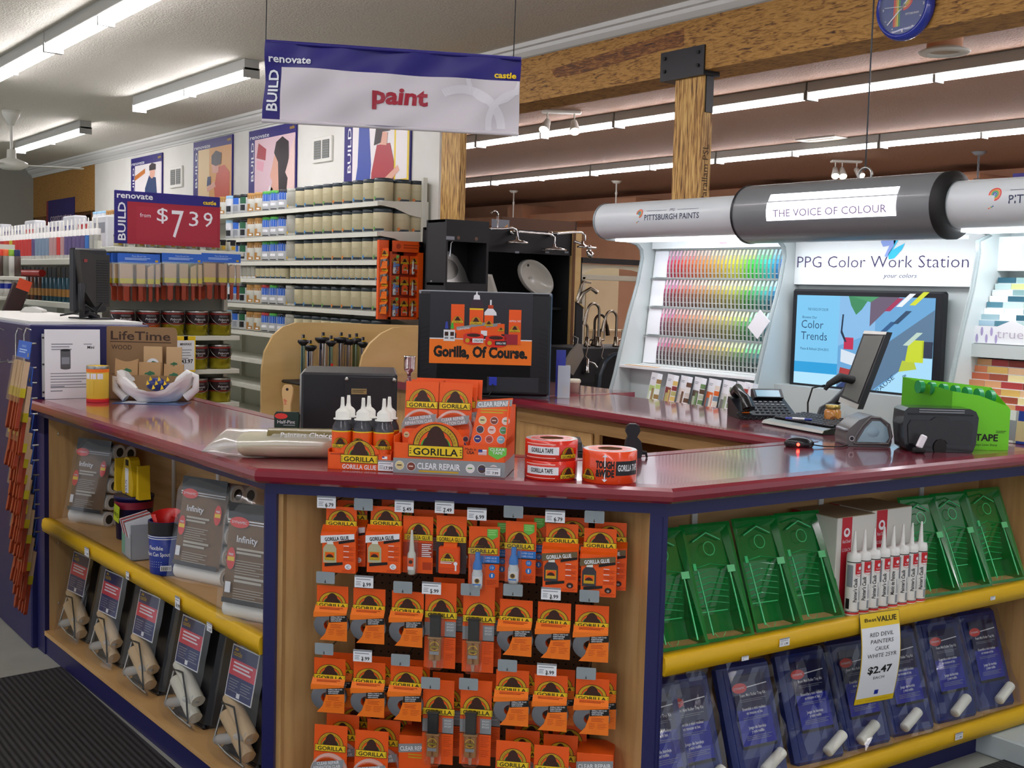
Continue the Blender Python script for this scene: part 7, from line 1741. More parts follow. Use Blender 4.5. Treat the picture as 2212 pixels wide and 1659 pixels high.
for si, rn, _ in rows:
    z = shelfz[si]+.001
    xs = [PF.hd(px, 480, .09).x for px in bx]
    st_x = xs[0]; pitch = (xs[-1]-xs[0])/8
    pitch = max(pitch, .172)
    xs = [xr0-.09-pitch*(8-i) for i in range(9)]
    for i, x in enumerate(xs):
        d = DOTS[(i//2) % 3]
        can(('b', (i//2) % 3), .081, .192, (BEI, CANK, LIDB, d, 0), f'beige paint can with dark lid, {ordn(8-i, 9, "right", "left")} of nine on the {rn} shelf', (x, .095, z), f'beige cans on the {rn} shelf')
    x = xs[0]
    seq = [('grey can with a cream panel', ('g',), (GC, GC, GC, YELD, 0)), ('blue and white can with black lid', ('k',), (WB, BL, BLL, BL, 1)), ('blue and white can, green lid, nearer', ('gl',), (WB, BL, GL if si < 4 else GL, BL, 1)), ('blue and white can, coloured lid, farther', ('gl2', si > 3), (WB, BL, RL if si > 3 else GL, BL, 1)),
           ('white and tan can, nearer one', ('t',), (WCB, TN, TL, TN, 2)), ('white and tan can, farther one', ('t',), (WCB, TN, TL, TN, 2)), ('white can with green and black print', ('gp',), (WB, mat('dark green print', '1e5a3a', .4), BLL, BLL, 3)), ('pale blue can with black lid', ('pb',), (WB, BL, BLL, GREY, 3)), ('white can with a black picture', ('bp',), (WB, WB, mat('pale blue lid', '9ac8e8', .4), BLL, 3))]
    for k, (nme, key, args) in enumerate(seq):
        x -= .178
        can(key, .081, .192, args, f'{nme}, left of the beige on the {rn} shelf', (x, .095, z), f'mixed cans on the {rn} shelf')
    if si == 0:
        cl = [('tan', 't'), ('tan', 't'), ('white', 'bp'), ('blue', 'pb'), ('dark', 'gp')]
        for k in range(24):
            x -= .185; nme, ky = cl[(k//3) % 5]
            kk = [c for c in CANS if c[0] == ky][0]
            b, l = CANS[kk]; tt = T('paint_can', f'{nme} can far along the top shelf, number {k+1} beyond the price sign', 'paint can', PF, (x, .095, z), .25, group='far cans on the top shelf'); P(tt, 'body', b); P(tt, 'lid', l)
# end-on cans at the near end
for si, rn in ((0, 'top'), (1, 'second')):
    for k in range(2):
        if SHD > .1: can(('b', 2), .081, .192, (BEI, CANK, LIDB, DOTS[2], 0), f'beige can seen end on, {("front one", "wall one")[k]} of the {rn} shelf', (xr0-.09, .095+.172*(k+1)-(.03 if k else 0), shelfz[si]+.001), f'end cans on the {rn} shelf', rz=math.pi/2*1.0-.5)
z = shelfz[3]+.001
x = xr0-.06
n4 = 0
for k in range(21):
    small = k >= 15
    if k in (15,): x -= .10
    can(('s', k >= 20), .052, .118, (BEI, CANK, LIDB, DOTS[k % 3], 0), f'small beige quart can, number {k+1} from the right on the fourth shelf', (x, .07, z), 'quart cans on the fourth shelf')
    x -= .112 if not (k in (7,)) else .13
for k in range(6):
    can(('sg',), .048, .118, (GC, WB, GC, YELD, 0), f'small grey quart can, number {k+1} left of the beige ones on the fourth shelf', (x, .07, z), 'quart cans on the fourth shelf'); x -= .105
# ================================================================ gondola with the price sign and the brushes
GY = 8.3; GF = Fr((0, GY, 0), 0)
gx0, gx1 = 2.68, 3.60
gs = T('gondola_end', 'white gondola end bay with brush packs and stacked cans under the red price sign', 'shelf', GF, (0, 0, 0))
PGW = mat('grey pegboard', '8a8a7e', .6)
P(gs, 'back_panel', MB().box(gx0, .30, FZ, gx1, .34, 1.84, PGW)); P(gs, 'upright', MB().box(gx0-.03, .26, FZ, gx0, .34, 1.88, SHW)); P(gs, 'upright', MB().box(gx1, .26, FZ, gx1+.03, .34, 1.88, SHW))
for z, d in ((1.835, -.06), (1.212, 0), (.964, 0), (.715, 0), (.45, 0)):
    P(gs, 'shelf', MB().box(gx0-.01, d, z-.035, gx1+.02, .3, z, SHW, .004))
# price sign
a = GF.hd(247, 410, -.05); b = GF.hd(475, 430, -.05); c = GF.hd(250, 525, -.05)
w = b.x-a.x; h = (a.z-c.z)
t = T('price_sign', 'navy and red hanging sign reading from $7.39 on top of the brush gondola', 'price sign', GF, (a.x, -.055, c.z))
P(t, 'panel', MB().box(0, 0, 0, w, .015, h, NAVYSIGN, .003)); g = MB().quad(w*.115, -.0, w, h*.80, -.001, REDSIGN).quad(w*.2, .03, w*.97, h*.72, -.0015, mat('red sign pocket', 'a32438', .35))
g.text('renovate', w*.02, h*.86, h*.115, PAPER, -.002, al='l', w=w*.33, bold=.02).text('castle', w*.96, h*.84, h*.08, YEL, -.002, al='r', bold=.03, w=w*.13).text('BUILD', w*.098, h*.06, h*.15, PAPER, -.002, al='l', rot=math.pi/2, w=h*.72, bold=.015)
g.text('from', w*.28, h*.52, h*.08, PAPER, -.0025, w=w*.1).text('$', w*.44, h*.46, h*.27, PAPER, -.0025, w=w*.105).text('7', w*.585, h*.16, h*.56, PAPER, -.0025, w=w*.115).text('3', w*.74, h*.40, h*.30, PAPER, -.0025, w=w*.09).text('9', w*.88, h*.40, h*.30, PAPER, -.0025, w=w*.09)
P(t, 'lettering', g); P(t, 'bracket', MB().box(.1, .015, -.03, .14, .03, .1, SHW).box(w-.14, .015, -.03, w-.1, .03, .1, SHW))
# small tins behind the sign on the top shelf
for k in range(12):
    can(('tin', k % 2), .034, .085, (WCB if k % 2 else BEI, INK, BLL, YELD, 3), f'small tin under the price sign, number {k+1} from the left', (gx0+.05+k*.076, .05, 1.836), 'small tins on the gondola top', GF, 0, 'small_tin', 'tin')
# brush packs
BRH = mat('tan brush bristle', 'c9ab8a', .8); FER = mat('brass ferrule', 'c8b82a', .3, .6); RHD = mat('red brush handle', '8f3216', .35); HBL = mat('blue header card', '2a62c4', .4); PGR = mat('pouch grey', '9aa09a', .2, alpha=.5)
def brush(x, w_, z, ang=False):
    g = MB().prism([(x-w_/2, z), (x+w_/2, z), (x+w_/2, z-.10), (x-w_/2, z-.10)] if not ang else [(x-w_/2, z-.02), (x+w_/2, z), (x+w_/2, z-.10), (x-w_/2, z-.10)], -.012, .006, BRH).box(x-w_/2-.001, -.013, z-.135, x+w_/2+.001, .007, z-.10, FER)
    g.prism([(x-w_*.4, z-.135), (x+w_*.4, z-.135), (x+w_*.18+.003, z-.165), (x+w_*.18+.004, z-.25), (x, z-.262), (x-w_*.18-.004, z-.25), (x-w_*.18-.003, z-.165)], -.010, .004, RHD)
    return g
BPK = None
def brush_pack(lab, fr, p, rz=0, rx=0, grp=None):
    global BPK
    if BPK: return dup(BPK, fr, p, rz, rx, label=lab, group=grp)
    t = T('brush_pack', lab, 'brush pack', fr, p, rz, rx, group=grp)
    g = MB().box(-.15, -.003, .28, .15, 0, .345, HBL); g.text('Paint Brush Set', .0, .322, .010, mat('pale blue print', 'b8d0f0', .4), -.0035, w=.10).lines(-.1, .31, .08, 2, .009, .004, mat('pale blue print'), -.0035).quad(.115, .288, .135, .302, -.0035, YELD)
    P(t, 'header_card', g)
    for x, w_, an in ((-.09, .085, 0), (.01, .06, 0), (.08, .042, 1), (.13, .028, 0)): P(t, 'brush', brush(x, w_, .27, an))
    g = MB().box(-.15, -.018, .115, .15, -.015, .285, wrap_mat('pack film')); P(t, 'pouch', g)
    BPK = t; return t
for k, px in enumerate((299, 392, 476)):
    v = GF.hd(px, 650, -.05)
    for j in (2, 1, 0):
        brush_pack(f'blue-headed pack of red brushes, {("left", "middle", "right")[k]} peg of the gondola, {("front", "second", "rear")[j]} in line', GF, (v.x-.0-.02*j, -.06+.07*j, GF.hd(px, 548, -.05).z-.345), grp='brush packs on the gondola pegs')
S('peg_hooks', MB().tube([(gx0+.08, .3, 1.8), (gx0+.08, -.06, 1.8)], .004, STEEL, 6), 'steel peg hook at the left of the brush packs', 'hook', GF, group='hooks')
MW = mat('dark can label', '241416', .3); MR = mat('maroon band', '8a2620', .35); GO = mat('gold can', 'b0a42a', .25, .7)
def minwax(lab, p, grp, col=GO, mini=False):
    k = ('mx', col.name)
    if k not in CANS:
        r, h = .083, .19; b = MB().lathe([(0, 0), (r, 0), (r, h*.42)], col, 22).lathe([(r, h*.42), (r, h*.86)], MW, 22).lathe([(r*1.002, h*.80), (r*1.002, h*.86)], MR, 22).lathe([(r*1.002, h*.43), (r*1.002, h*.47)], MR, 22)
        f_ = cw(r*1.005); b.text('MINWAX', 0, h*.70, .016, GREY, 0, w=.07, warp=f_).text('Polycrylic', 0, h*.58, .016, PAPER, 0, w=.085, warp=f_, shear=.2).text('Finish', 0, h*.5, .008, PAPER, 0, w=.04, warp=f_)
        l = MB().lathe([(r, h*.86), (r*1.01, h*.88), (r*1.01, h*.93), (r*.97, h*.95), (r*.88, h*.93), (0, h*.93)], STEEL, 22)
        ba = MB().tube([(r*1.02*math.cos(a), r*1.02*math.sin(a) if False else -r*.25-r*.85*math.sin(a)*.9, h*.78-.075*math.sin(a)) for a in [math.pi*i/12 for i in range(13)]], .0025, STEEL, 5)
        CANS[k] = (b.build('body'), l.build('lid'), ba.build('handle'))
    b, l, ba = CANS[k]; t = T('varnish_can', lab, 'varnish can', GF, p, group=grp); P(t, 'body', b); P(t, 'lid', l); P(t, 'handle', ba)
OG = mat('orange can', 'b8501c', .3, .4)
for k, px in enumerate((268, 322, 372, 423, 474, 516)):
    v = GF.hd(min(px, 500), 700, .03)
    if k < 5: minwax(f'dark topped varnish can with wire handle, {ordn(k, 5)} on the upper gondola shelf', (gx0+.09+k*.182, .09, 1.213), 'varnish cans on the upper gondola shelf', OG if k < 2 else GO)
for z, nme in ((.965, 'middle'), (.716, 'lower')):
    for k in range(5):
        minwax(f'gold and black varnish can, {ordn(4-k, 5, "right", "left")} on the {nme} gondola shelf', (gx0+.09+k*.182, .09, z), f'varnish cans on the {nme} gondola shelf')
a = GF.hd(380, 726, -.03); b = GF.hd(422, 726, -.03); c = GF.hd(402, 803, -.03)
w = b.x-a.x; h = a.z-c.z
t = T('price_card', 'white and yellow price card reading $43.97 hanging on the gondola end', 'price sign', GF, (a.x, -.035, c.z))
P(t, 'card', MB().box(0, 0, 0, w, .002, h, YEL).quad(.008, .012, w-.008, h*.88, -.0006, PAPER)); P(t, 'print', MB().text('MINWAX', w/2, h*.74, .018, INK, -.001, w=w*.6, bold=.03).lines(w*.25, h*.6, w*.8, 4, .02, .006, PAPERGREY, -.001).text('$43.97', w/2, h*.24, .03, INK, -.001, w=w*.75, bold=.03))
P(t, 'holder', MB().box(w*.4, .0, h-.03, w*.6, .035, h, SHW))
# aisle side of the gondola with caulk tubes
AF = Fr((2.66, 0, 0), -math.pi/2)
ax0 = -13.4; ax1 = -8.32
ga = T('aisle_shelving', 'long white aisle shelving stacked with caulk tubes behind the price sign', 'shelf', AF, (0, 0, 0))
z1 = AF.hd(180, 558).z; z2 = AF.hd(120, 652).z
P(ga, 'back_panel', MB().box(ax0, .42, FZ, ax1-.36, .44, z1+.15, SHW))
for z, nme in ((z1, 'top'), (z2, 'middle'), (AF.hd(120, 735).z, 'low'), (.5, 'bottom')):
    P(ga, 'shelf', MB().box(ax0, 0, z-.045, ax1-.36, .42, z, SHW, .004))
for k in range(4): P(ga, 'upright', MB().box(ax0+.0+k*1.22, .36, FZ, ax0+.04+k*1.22, .42, z1+.2, SHW))
cc = [mat('caulk print '+c, c, .4) for c in ('5a8ac0', 'd8c83a', '3a78c8', 'c83a3a', 'd84a2a', 'd8403a', '8aa0b8', 'c8a0a0', '6a5a8a', 'b8b8b0')]
CTM = {}
for k in range(46):
    x = ax0+.05+k*.105
    if x > ax1-.38: break
    m = cc[int(k*10/46) if k % 7 else (k % 10)]
    if m.name not in CTM:
        CTM[m.name] = (MB().lathe([(0, 0), (.025, 0), (.025, .215), (.009, .218)], cp, 10).build('cartridge'), MB().lathe([(.0254, .03), (.0254, .17)], m, 10).build('label'), MB().lathe([(.011, .217), (.004, .30), (0, .30)], WHITE, 8).build('nozzle'))
    a_, b_, c_ = CTM[m.name]
    t = T('sealant_tube', f'sealant tube on the aisle shelf, number {k+1} counted from the far end', 'sealant tube', AF, (x, .04, z1+.001), group='sealant tubes on the aisle shelf'); P(t, 'cartridge', a_); P(t, 'label', b_); P(t, 'nozzle', c_)
# second tier: clear film packs behind the tubes, upper
for k in range(12):
    x = ax0+.2+k*.40
    if x > ax1-.55: break
    S('backer_pack', MB().box(-.17, 0, 0, .17, .1, .30+.03*(k % 3), mat('white pack', 'e4e6ea', .3), .01).quad(-.14, .2, .14, .28, -.001, (CLKB, REDINK, PAPERGREY, NAVYSIGN)[k % 4]), f'white pack standing behind the sealant tubes, number {k+1} from the far end', 'pack', AF, (x, .20, z1+.001), group='white packs behind the sealant tubes')
dkb = [mat('dark tube '+c, c, .4) for c in ('4a2a20', '6a3a24', '2a2a2e')]
for k in range(40):
    x = ax0+.08+k*.115
    if x > ax1-.4: break
    zz = z2+.001; m = dkb[k % 3] if k < 28 else mat('teal tube', '1e4a5a', .4)
    if m.name not in CTM: CTM[m.name] = (MB().lathe([(0, 0), (.026, 0), (.026, .19), (0, .19)], m, 8).build('tube'), MB().lathe([(.0262, .04), (.0262, .1)], TN, 8).build('label'))
    t = T('dark_cartridge', f'dark brown cartridge on the middle aisle shelf, number {k+1} from the far end', 'cartridge', AF, (x, .04, zz), group='dark cartridges on the middle aisle shelf'); P(t, 'tube', CTM[m.name][0]); P(t, 'label', CTM[m.name][1])
S('roll_wrap', MB().at(0, .05, .225).cyl(.03, ax0+.05, ax1-1.9, mat('red film roll', 'b82c24', .35), 12, ax='x'), 'long red roll lying over the dark cartridges', 'roll', AF, (0, 0, z2))
# low shelf blister cards
for k in range(30):
    x = ax0+.1+k*.16
    if x > ax1-.43: break
    S('hanging_tool', MB().box(-.05, 0, 0, .05, .015, .16, (GREY, STEEL, mat('teal card', '2a6a6a', .4), PAPERGREY)[k % 4]).box(-.05, -.001, .12, .05, 0, .16, (REDINK, DARK, REDINK, GRN)[k % 4]), f'small carded tool low on the aisle shelving, number {k+1} from the far end', 'tool card', AF, (x, .03, AF.hd(120, 735).z+.001), group='carded tools low on the aisle shelving')
for k in range(34):
    x = ax0+.1+k*.14
    if x > ax1-.43: break
    S('scraper_card', MB().box(-.045, 0, 0, .045, .01, .13, (GREY, STEEL, PAPERGREY)[k % 3]), f'grey carded blade hanging under the top aisle shelf, number {k+1} from the far end', 'tool card', AF, (x, .30, z1-.185), group='grey carded blades under the top aisle shelf')
# far end bay at the left edge with spray cans
EF = Fr((0, 9.6, 0), 0)
ex0 = EF.hd(-40, 600).x; ex1 = EF.hd(54, 600).x
eb = T('gondola_end', 'white end bay of spray cans and wash bottles at the left edge', 'shelf', EF, (0, 0, 0))
ez = [EF.hd(25, py).z for py in (597, 641, 700)]
P(eb, 'back_panel', MB().box(ex0, .3, FZ, ex1, .33, ez[0]+.25, SHW))
for z in ez+[.8]: P(eb, 'shelf', MB().box(ex0, 0, z-.03, ex1+.01, .3, z, SHW, .004))
sc_ = ['b82c24', 'b82c24', 'e84a3a', 'e8683a', '8ab83a', '1e2a5a']
for k in range(6):
    x = ex0+.06+k*(ex1-ex0-.1)/5.2; m = mat('spray '+sc_[k], sc_[k], .4)
    t = T('spray_can', f'spray can on the left edge bay, {ordn(k, 6)} of the top shelf', 'spray can', EF, (x, .06, ez[0]+.001), group='spray cans on the left edge bay')
    P(t, 'can', MB().lathe([(0, 0), (.033, 0), (.033, .15), (.02, .165), (.0, .165)], mat('spray body '+str(k % 3), ('8a8a80', 'd8d8d0', '5a4a44')[k % 3], .35), 14)); P(t, 'cap', MB().lathe([(.03, .155), (.03, .20), (.026, .205), (0, .205)], m, 14))
for k in range(4):
    x = ex0+.08+k*(ex1-ex0-.1)/3.6
    t = T('wash_bottle', f'white and blue bottle, {ordn(k, 4)} on the left edge bay', 'bottle', EF, (x, .06, ez[1]+.001), group='bottles on the left edge bay')
    P(t, 'bottle', MB().lathe([(0, 0), (.045, 0), (.045, .1), (.02, .13), (.015, .15), (0, .15)], WHITE, 14).lathe([(.0454, .06), (.0454, .10)], CLKB, 14)); P(t, 'cap', MB().lathe([(.017, .145), (.017, .165), (0, .165)], DARK, 10))
pk_ = EF.hd(52, 610, -.12)
S('foil_bag', MB().at(0, 0, 0, ry=.35).box(-.08, 0, -.28, .05, .03, .0, mat('dark foil pouch', '3a2420', .2, coat=.6), .01).box(-.05, -.002, -.04, .05, .0, .04, mat('orange pouch top', 'e0502a', .4)), 'dark and orange foil pouch hanging at the corner of the left edge bay', 'pouch', EF, (pk_.x, -.12, pk_.z-.02))
# ================================================================ behind the left wing: end box things
EBX = Fr((1.43, 0, 0), -math.pi/2)
# monitor seen from behind
v = W.hz(205, 706, EBZ)
mq = Fr((1.36, 5.62, 0), -.35)
a = mq.hd(160, 540, .15); b = mq.hd(238, 672, .15)
hf_ = Fr((0, 0, 0), 0)
bs = Fr((1.36, 5.95, 0), -YAW+.9)
pm = [bs.hd(px, py, 0) for px, py in ((160, 535), (232, 530), (238, 675), (160, 655))]
t = T('monitor', 'black computer monitor with a ribbed back on a curved stand above the navy box', 'monitor', bs, (pm[0].x, 0, EBZ+.012))
w_ = max(.18, pm[1].x-pm[0].x); z0 = pm[2].z-EBZ-.012; z1_ = pm[0].z-EBZ-.012
P(t, 'case', MB().box(0, 0, z0, w_, .05, z1_, BLACK, .008).prism([(.02, z0+.12), (w_*.45, z0+.03), (w_*.9, z0+.03), (w_*.9, z1_-.03), (w_*.45, z1_-.03), (.0, z1_-.01)], -.05, 0, mat('monitor back', '26221f', .4)))
g = MB()
for k in range(18): g.box(w_*.5, -.053, z0+.05+k*(z1_-z0-.1)/18, w_*.86, -.05, z0+.054+k*(z1_-z0-.1)/18, DARK)
P(t, 'vents', g); P(t, 'logo', MB().box(w_*.12, -.053, z1_-.07, w_*.22, -.05, z1_-.055, mat('logo red', '8a2a2a', .4)))
P(t, 'stand', MB().tube([(w_*.1, -.04, z0+.14), (w_*.02, -.06, z0+.08), (w_*.03, -.06, z0-.02), (w_*.25, -.05, .03), (w_*.55, -.04, .006)], [.02, .016, .014, .016, .02], BLACK, 10).box(w_*.2, -.1, 0, w_*.9, .12, .008, BLACK, .003))
P(t, 'cable', MB().tube([(w_*.7, -.05, z0+.05), (w_*.4, -.08, z0+.0), (w_*.1, -.07, z0+.04), (-.02, -.06, z0+.0), (-.10, -.04, .02)], .005, DARK, 6))
v = Vector((1.86, 7.2, 0))
t = T('scanner_cradle', 'flat grey and white plastic cradle on the navy box beside the monitor', 'cradle', W, (v.x, v.y, EBZ+.013), rz=-YAW)
P(t, 'body', MB().prism([(-.07, 0), (.06, 0), (.055, .015), (.0, .032), (-.04, .03)], -.03, .05, mat('cradle white', 'c9c9c4', .35), True))
dz_ = Fr((0, 7.62, 0), 0).hd(60, 700).z
t = T('desk', 'light wood desk running behind the navy box at the left', 'desk', W, (1.3, 7.62, dz_))
P(t, 'top', MB().box(-3.0, 0, 0, .3, .6, .035, BIRCH)); P(t, 'front_panel', MB().box(-3.0, .05, FZ-dz_, .3, .07, -.001, BIRCH))
# brush packs hanging on the navy end panel
for k in range(13):
    py = (737, 790, 822, 856, 890, 925, 958, 990, 1022, 1055, 1085, 1115, 1145)[k]; yo = -.19+.010*k
    p = EBX.hd(56+k*1.0, py, yo)
    o = brush_pack(f'blue-headed brush pack on the navy end panel, {"topmost" if k == 0 else "number "+str(k+1)+" from the top"}', EBX, (p.x, yo, p.z), grp='brush packs cascading down the navy end panel')
    o.matrix_world = mtx(EBX, (p.x, yo, p.z), .04*math.sin(k*1.7), -.16+.03*math.sin(k*2.3)) @ Matrix.Diagonal((.62, 1, 1.05, 1)) @ Matrix.Translation((0, 0, -.345))
    P(o, 'hanger', MB().tube([(0, .0, .335), (0, .04, .342)], .004, STEEL, 5))
for k, px in enumerate((10, 50, 68)):
    p = EBX.hd(px, 718, -.0)
    S('wire_hook', MB().tube([(0, .0, .02), (0, -.02, .03), (0, -.03, .0), (0, -.03, -.12), (0, -.1, -.125), (0, -.1, -.11)], .0035, STEEL, 6), f'bent wire hook over the top edge of the navy end panel, {ordn(k, 3)}', 'hook', EBX, (p.x, -.002, p.z-.01), group='wire hooks on the navy end panel')
"""end of part"""
# ================================================================ tinting carousel behind the monitor
pz = Fr((0, 6.9, 0), 0)
def plate(y, pts, lab, zlow=FZ):
    fr = Fr((0, y, 0), 0); q = [fr.hd(*p) for p in pts]
    o = [(v.x, v.z) for v in q]
    xs_ = (o[0][0], o[-1][0])
    o2 = o+[(o[-1][0], zlow), (o[0][0], zlow)]
    g = MB().prism([(x-xs_[0], z) for x, z in o2][::-1], 0, .022, BIRCH)
    t = T('birch_panel', lab, 'panel', fr, (xs_[0], 0, 0)); P(t, 'panel', g, None); return t
plate(6.95, [(565, 900), (566, 800), (572, 760), (590, 725), (612, 706), (640, 697), (700, 697), (800, 700), (905, 703)], 'large rounded birch side panel behind the chrome dispensers')
plate(6.55, [(776, 900), (777, 800), (784, 768), (800, 742), (825, 720), (850, 708), (905, 705)], 'nearer rounded birch panel to the right of the chrome dispensers')
CF2 = Fr((0, 6.75, 0), 0)
t = T('dispenser_tray', 'dark round tray carrying the chrome colourant cylinders', 'tray', CF2, ((CF2.hd(720, 800).x), 0, 1.0))
P(t, 'tray', MB().box(-.30, -.12, -.02, .30, .14, .0, DARK, .01)); P(t, 'leg', MB().cyl(.03, FZ-1.0, -.02, DARK, 12))
for k, (px, r, py, yy) in enumerate(((655, .014, 733, -.08), (670, .022, 745, .0), (698, .032, 728, .06), (715, .014, 735, -.08), (737, .03, 728, .06), (755, .02, 732, .03), (770, .03, 730, .06), (784, .014, 738, -.08))):
    v = CF2.hd(px, py, yy)
    t = T('colourant_cylinder', f'{"slim" if r < .02 else "wide"} chrome cylinder with a black pump top, {ordn(k, 8)} in the birch carousel', 'cylinder', CF2, (v.x, yy, 1.0), group='chrome colourant cylinders')
    h = v.z-1.0
    P(t, 'cylinder', MB().cyl(r, 0.0, h-.03, CHROME if k % 3 else mat('greenish chrome', '9ab8a4', .15, 1.0), 20)); P(t, 'pump_top', MB().lathe([(0, h+.03), (.010, h+.03), (.010, h), (r+.02, h-.005), (r+.02, h-.02), (r, h-.04), (0, h-.04)], BLACK, 14)); P(t, 'yellow_tag', MB().at(0, -.012, h).box(-.012, 0, -.012, .012, .004, .008, YELD))
    if k in (1, 3, 7): P(t, 'sticker', MB().at(0, -r-.002, h-.22).box(-.014, -.001, 0, .014, 0, .05, (GRN, REDINK, REDINK)[k//3]).disc(.010, 0, .065, -.001, RP, 12))
v = CF2.hd(884, 800, -.45)
t = T('chrome_cup', 'shiny chrome cup on a stem in front of the birch panel', 'cup', CF2, (v.x, -.45, CF2.hd(884, 812, -.45).z))
P(t, 'cup', MB().lathe([(0, .0), (.012, .0), (.014, .02), (.028, .03), (.036, .05), (.038, .12), (.040, .125), (.036, .12), (.03, .04)], CHROME, 22)); P(t, 'stem', MB().cyl(.01, -.3, 0, STEEL, 10))
bw_ = T('back_bench', 'maroon topped bench behind the black machine housing', 'bench', W, (3.62, 4.92, 0))
P(bw_, 'top', MB().box(0, 0, 1.012, .9, 1.6, ZC, TOPRED).box(-.026, 0, 1.008, 0, 1.6, 1.051, EDGERED)); P(bw_, 'base', MB().box(.04, .02, FZ, .88, 1.58, 1.01, MAPLE))

# ================================================================ plumbing display in the back
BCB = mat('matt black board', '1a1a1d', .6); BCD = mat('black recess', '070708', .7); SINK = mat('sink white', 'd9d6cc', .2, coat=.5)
K1 = Fr((0, 7.2, 0), 0)
a = K1.hd(965, 473); b = K1.hd(1057, 480); x0, x1, zt_ = a.x, b.x, a.z
t = T('sink_display', 'black display cube with a square opening around a stainless sink', 'display cabinet', K1, (x0, 0, 0))
w = x1-x0; oz0 = K1.hd(1010, 612).z; oz1 = K1.hd(1010, 523).z; D_ = .25
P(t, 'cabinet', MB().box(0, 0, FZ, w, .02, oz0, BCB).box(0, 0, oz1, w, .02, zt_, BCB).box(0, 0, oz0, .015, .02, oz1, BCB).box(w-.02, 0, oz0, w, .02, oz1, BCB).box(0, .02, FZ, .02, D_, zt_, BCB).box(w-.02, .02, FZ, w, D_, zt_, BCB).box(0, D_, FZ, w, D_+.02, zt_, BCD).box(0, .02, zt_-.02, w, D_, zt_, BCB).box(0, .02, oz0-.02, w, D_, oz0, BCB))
P(t, 'peg_hole', MB().at(w*.28, -.001, zt_-.13).disc(.014, 0, 0, 0, mat('peg brass', '6a4a3a', .5), 12).disc(.014, w*.42, 0, 0, mat('peg brass'), 12)); P(t, 'label', MB().box(0, -.002, oz1+.01, .07, 0, oz1+.035, PAPERGREY))
s_ = T('stainless_sink', 'stainless steel sink bowl leaning inside the black display cube', 'sink', K1, (x0+w*.45, .2, oz0+.002), rx=math.radians(-12))
P(s_, 'bowl', MB().prism([(-.16, 0), (.17, 0), (.14, .10), (.08, .2), (.0, .24), (-.1, .22), (-.16, .16)], -.01, .04, STEEL, False).disc(.10, -.02, .1, -.012, mat('dark steel', '6a6a66', .25, 1), 24, 1, .8)); P(s_, 'rim', MB().box(-.17, -.02, 0, .17, .0, .01, STEEL)); P(s_, 'faucet', MB().tube([(.02, .0, .2), (.03, -.02, .3), (.05, -.05, .33)], .012, CHROME, 8))
K2 = Fr((0, 7.8, 0), 0)
a = K2.hd(1057, 492); b = K2.hd(1236, 505); c = K2.hd(1250, 505, -.0); x0, x1, zt_ = a.x-.3, b.x, K2.hd(1150, 498).z
t = T('sink_display', 'wide black display cabinet with white basins and shower heads along its top', 'display cabinet', K2, (x0, 0, 0)); w = x1-x0
oz1 = K2.hd(1150, 548).z; D_ = .5
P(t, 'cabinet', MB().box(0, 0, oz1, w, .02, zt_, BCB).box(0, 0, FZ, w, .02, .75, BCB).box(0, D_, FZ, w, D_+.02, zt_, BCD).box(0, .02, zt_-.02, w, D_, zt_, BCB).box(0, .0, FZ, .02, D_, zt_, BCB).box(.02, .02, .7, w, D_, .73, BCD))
P(t, 'shelf', MB().box(0, .1, K2.hd(1220, 665).z-.02, w, D_, K2.hd(1220, 665).z, BCB)); P(t, 'inner_panel', MB().box(w-.012, .02, FZ, w-.002, D_-.01, zt_-.02, BCB)); P(t, 'side_panel', MB().box(w, -.02, FZ, w+.09, D_, zt_+.02, BIRCH).box(w-.003, -.022, FZ, w+.025, -.018, zt_, mat('brown plywood edge', '6a4424', .6)))
g = MB()
for px in (1117, 1182, 1224): v = K2.hd(px, 545, -.001); g.box(v.x-x0-.02, -.002, v.z-.008, v.x-x0+.02, 0, v.z+.008, PAPERGREY)
P(t, 'label', g)
for nm_, px, py, rx, rz_, sx, sz, lab in (('wash_basin', 1160, 602, .10, 0, .17, .14, 'oval white basin tilted in the black cabinet'),):
    v = K2.hd(1162, 600, .12)
    s_ = T(nm_, lab, 'basin', K2, (v.x, .14, v.z), rx=0)
    g = MB(); g.M = Matrix.Rotation(math.radians(33), 4, 'Y') 
    n = 32
    def el(a_, k, y): return (.20*k*math.cos(a_), y, .125*k*math.sin(a_))
    prof_ = [(1.0, .03), (1.0, -.01), (.95, -.016), (.88, -.008), (.8, .03), (.5, .08), (0.01, .09)]
    vs = [el(math.tau*i/n, k, y) for k, y in prof_ for i in range(n)]
    g.add(vs, [(j*n+i, j*n+(i+1) % n, (j+1)*n+(i+1) % n, (j+1)*n+i) for j in range(len(prof_)-1) for i in range(n)], SINK, True); P(s_, 'bowl', g)
    g = MB(); g.M = Matrix.Rotation(math.radians(33), 4, 'Y'); g.disc(.012, -.14, .03, -.012, DARK, 12).disc(.012, 0, 0, .075, STEEL, 12); P(s_, 'drain', g)
v = K2.hd(1055, 600, .10)
s_ = T('wash_basin', 'white square basin leaning left of the oval one in the black cabinet', 'basin', K2, (v.x+.02, .16, K2.hd(1080, 625, .1).z))
P(s_, 'bowl', MB().prism([(-.12, -.12), (.16, -.12), (.06, .12), (-.12, .13)], 0, .06, SINK).prism([(-.1, -.1), (.11, -.1), (.04, .1), (-.1, .11)], -.002, 0, mat('sink shade', 'c4c1b6', .25)))
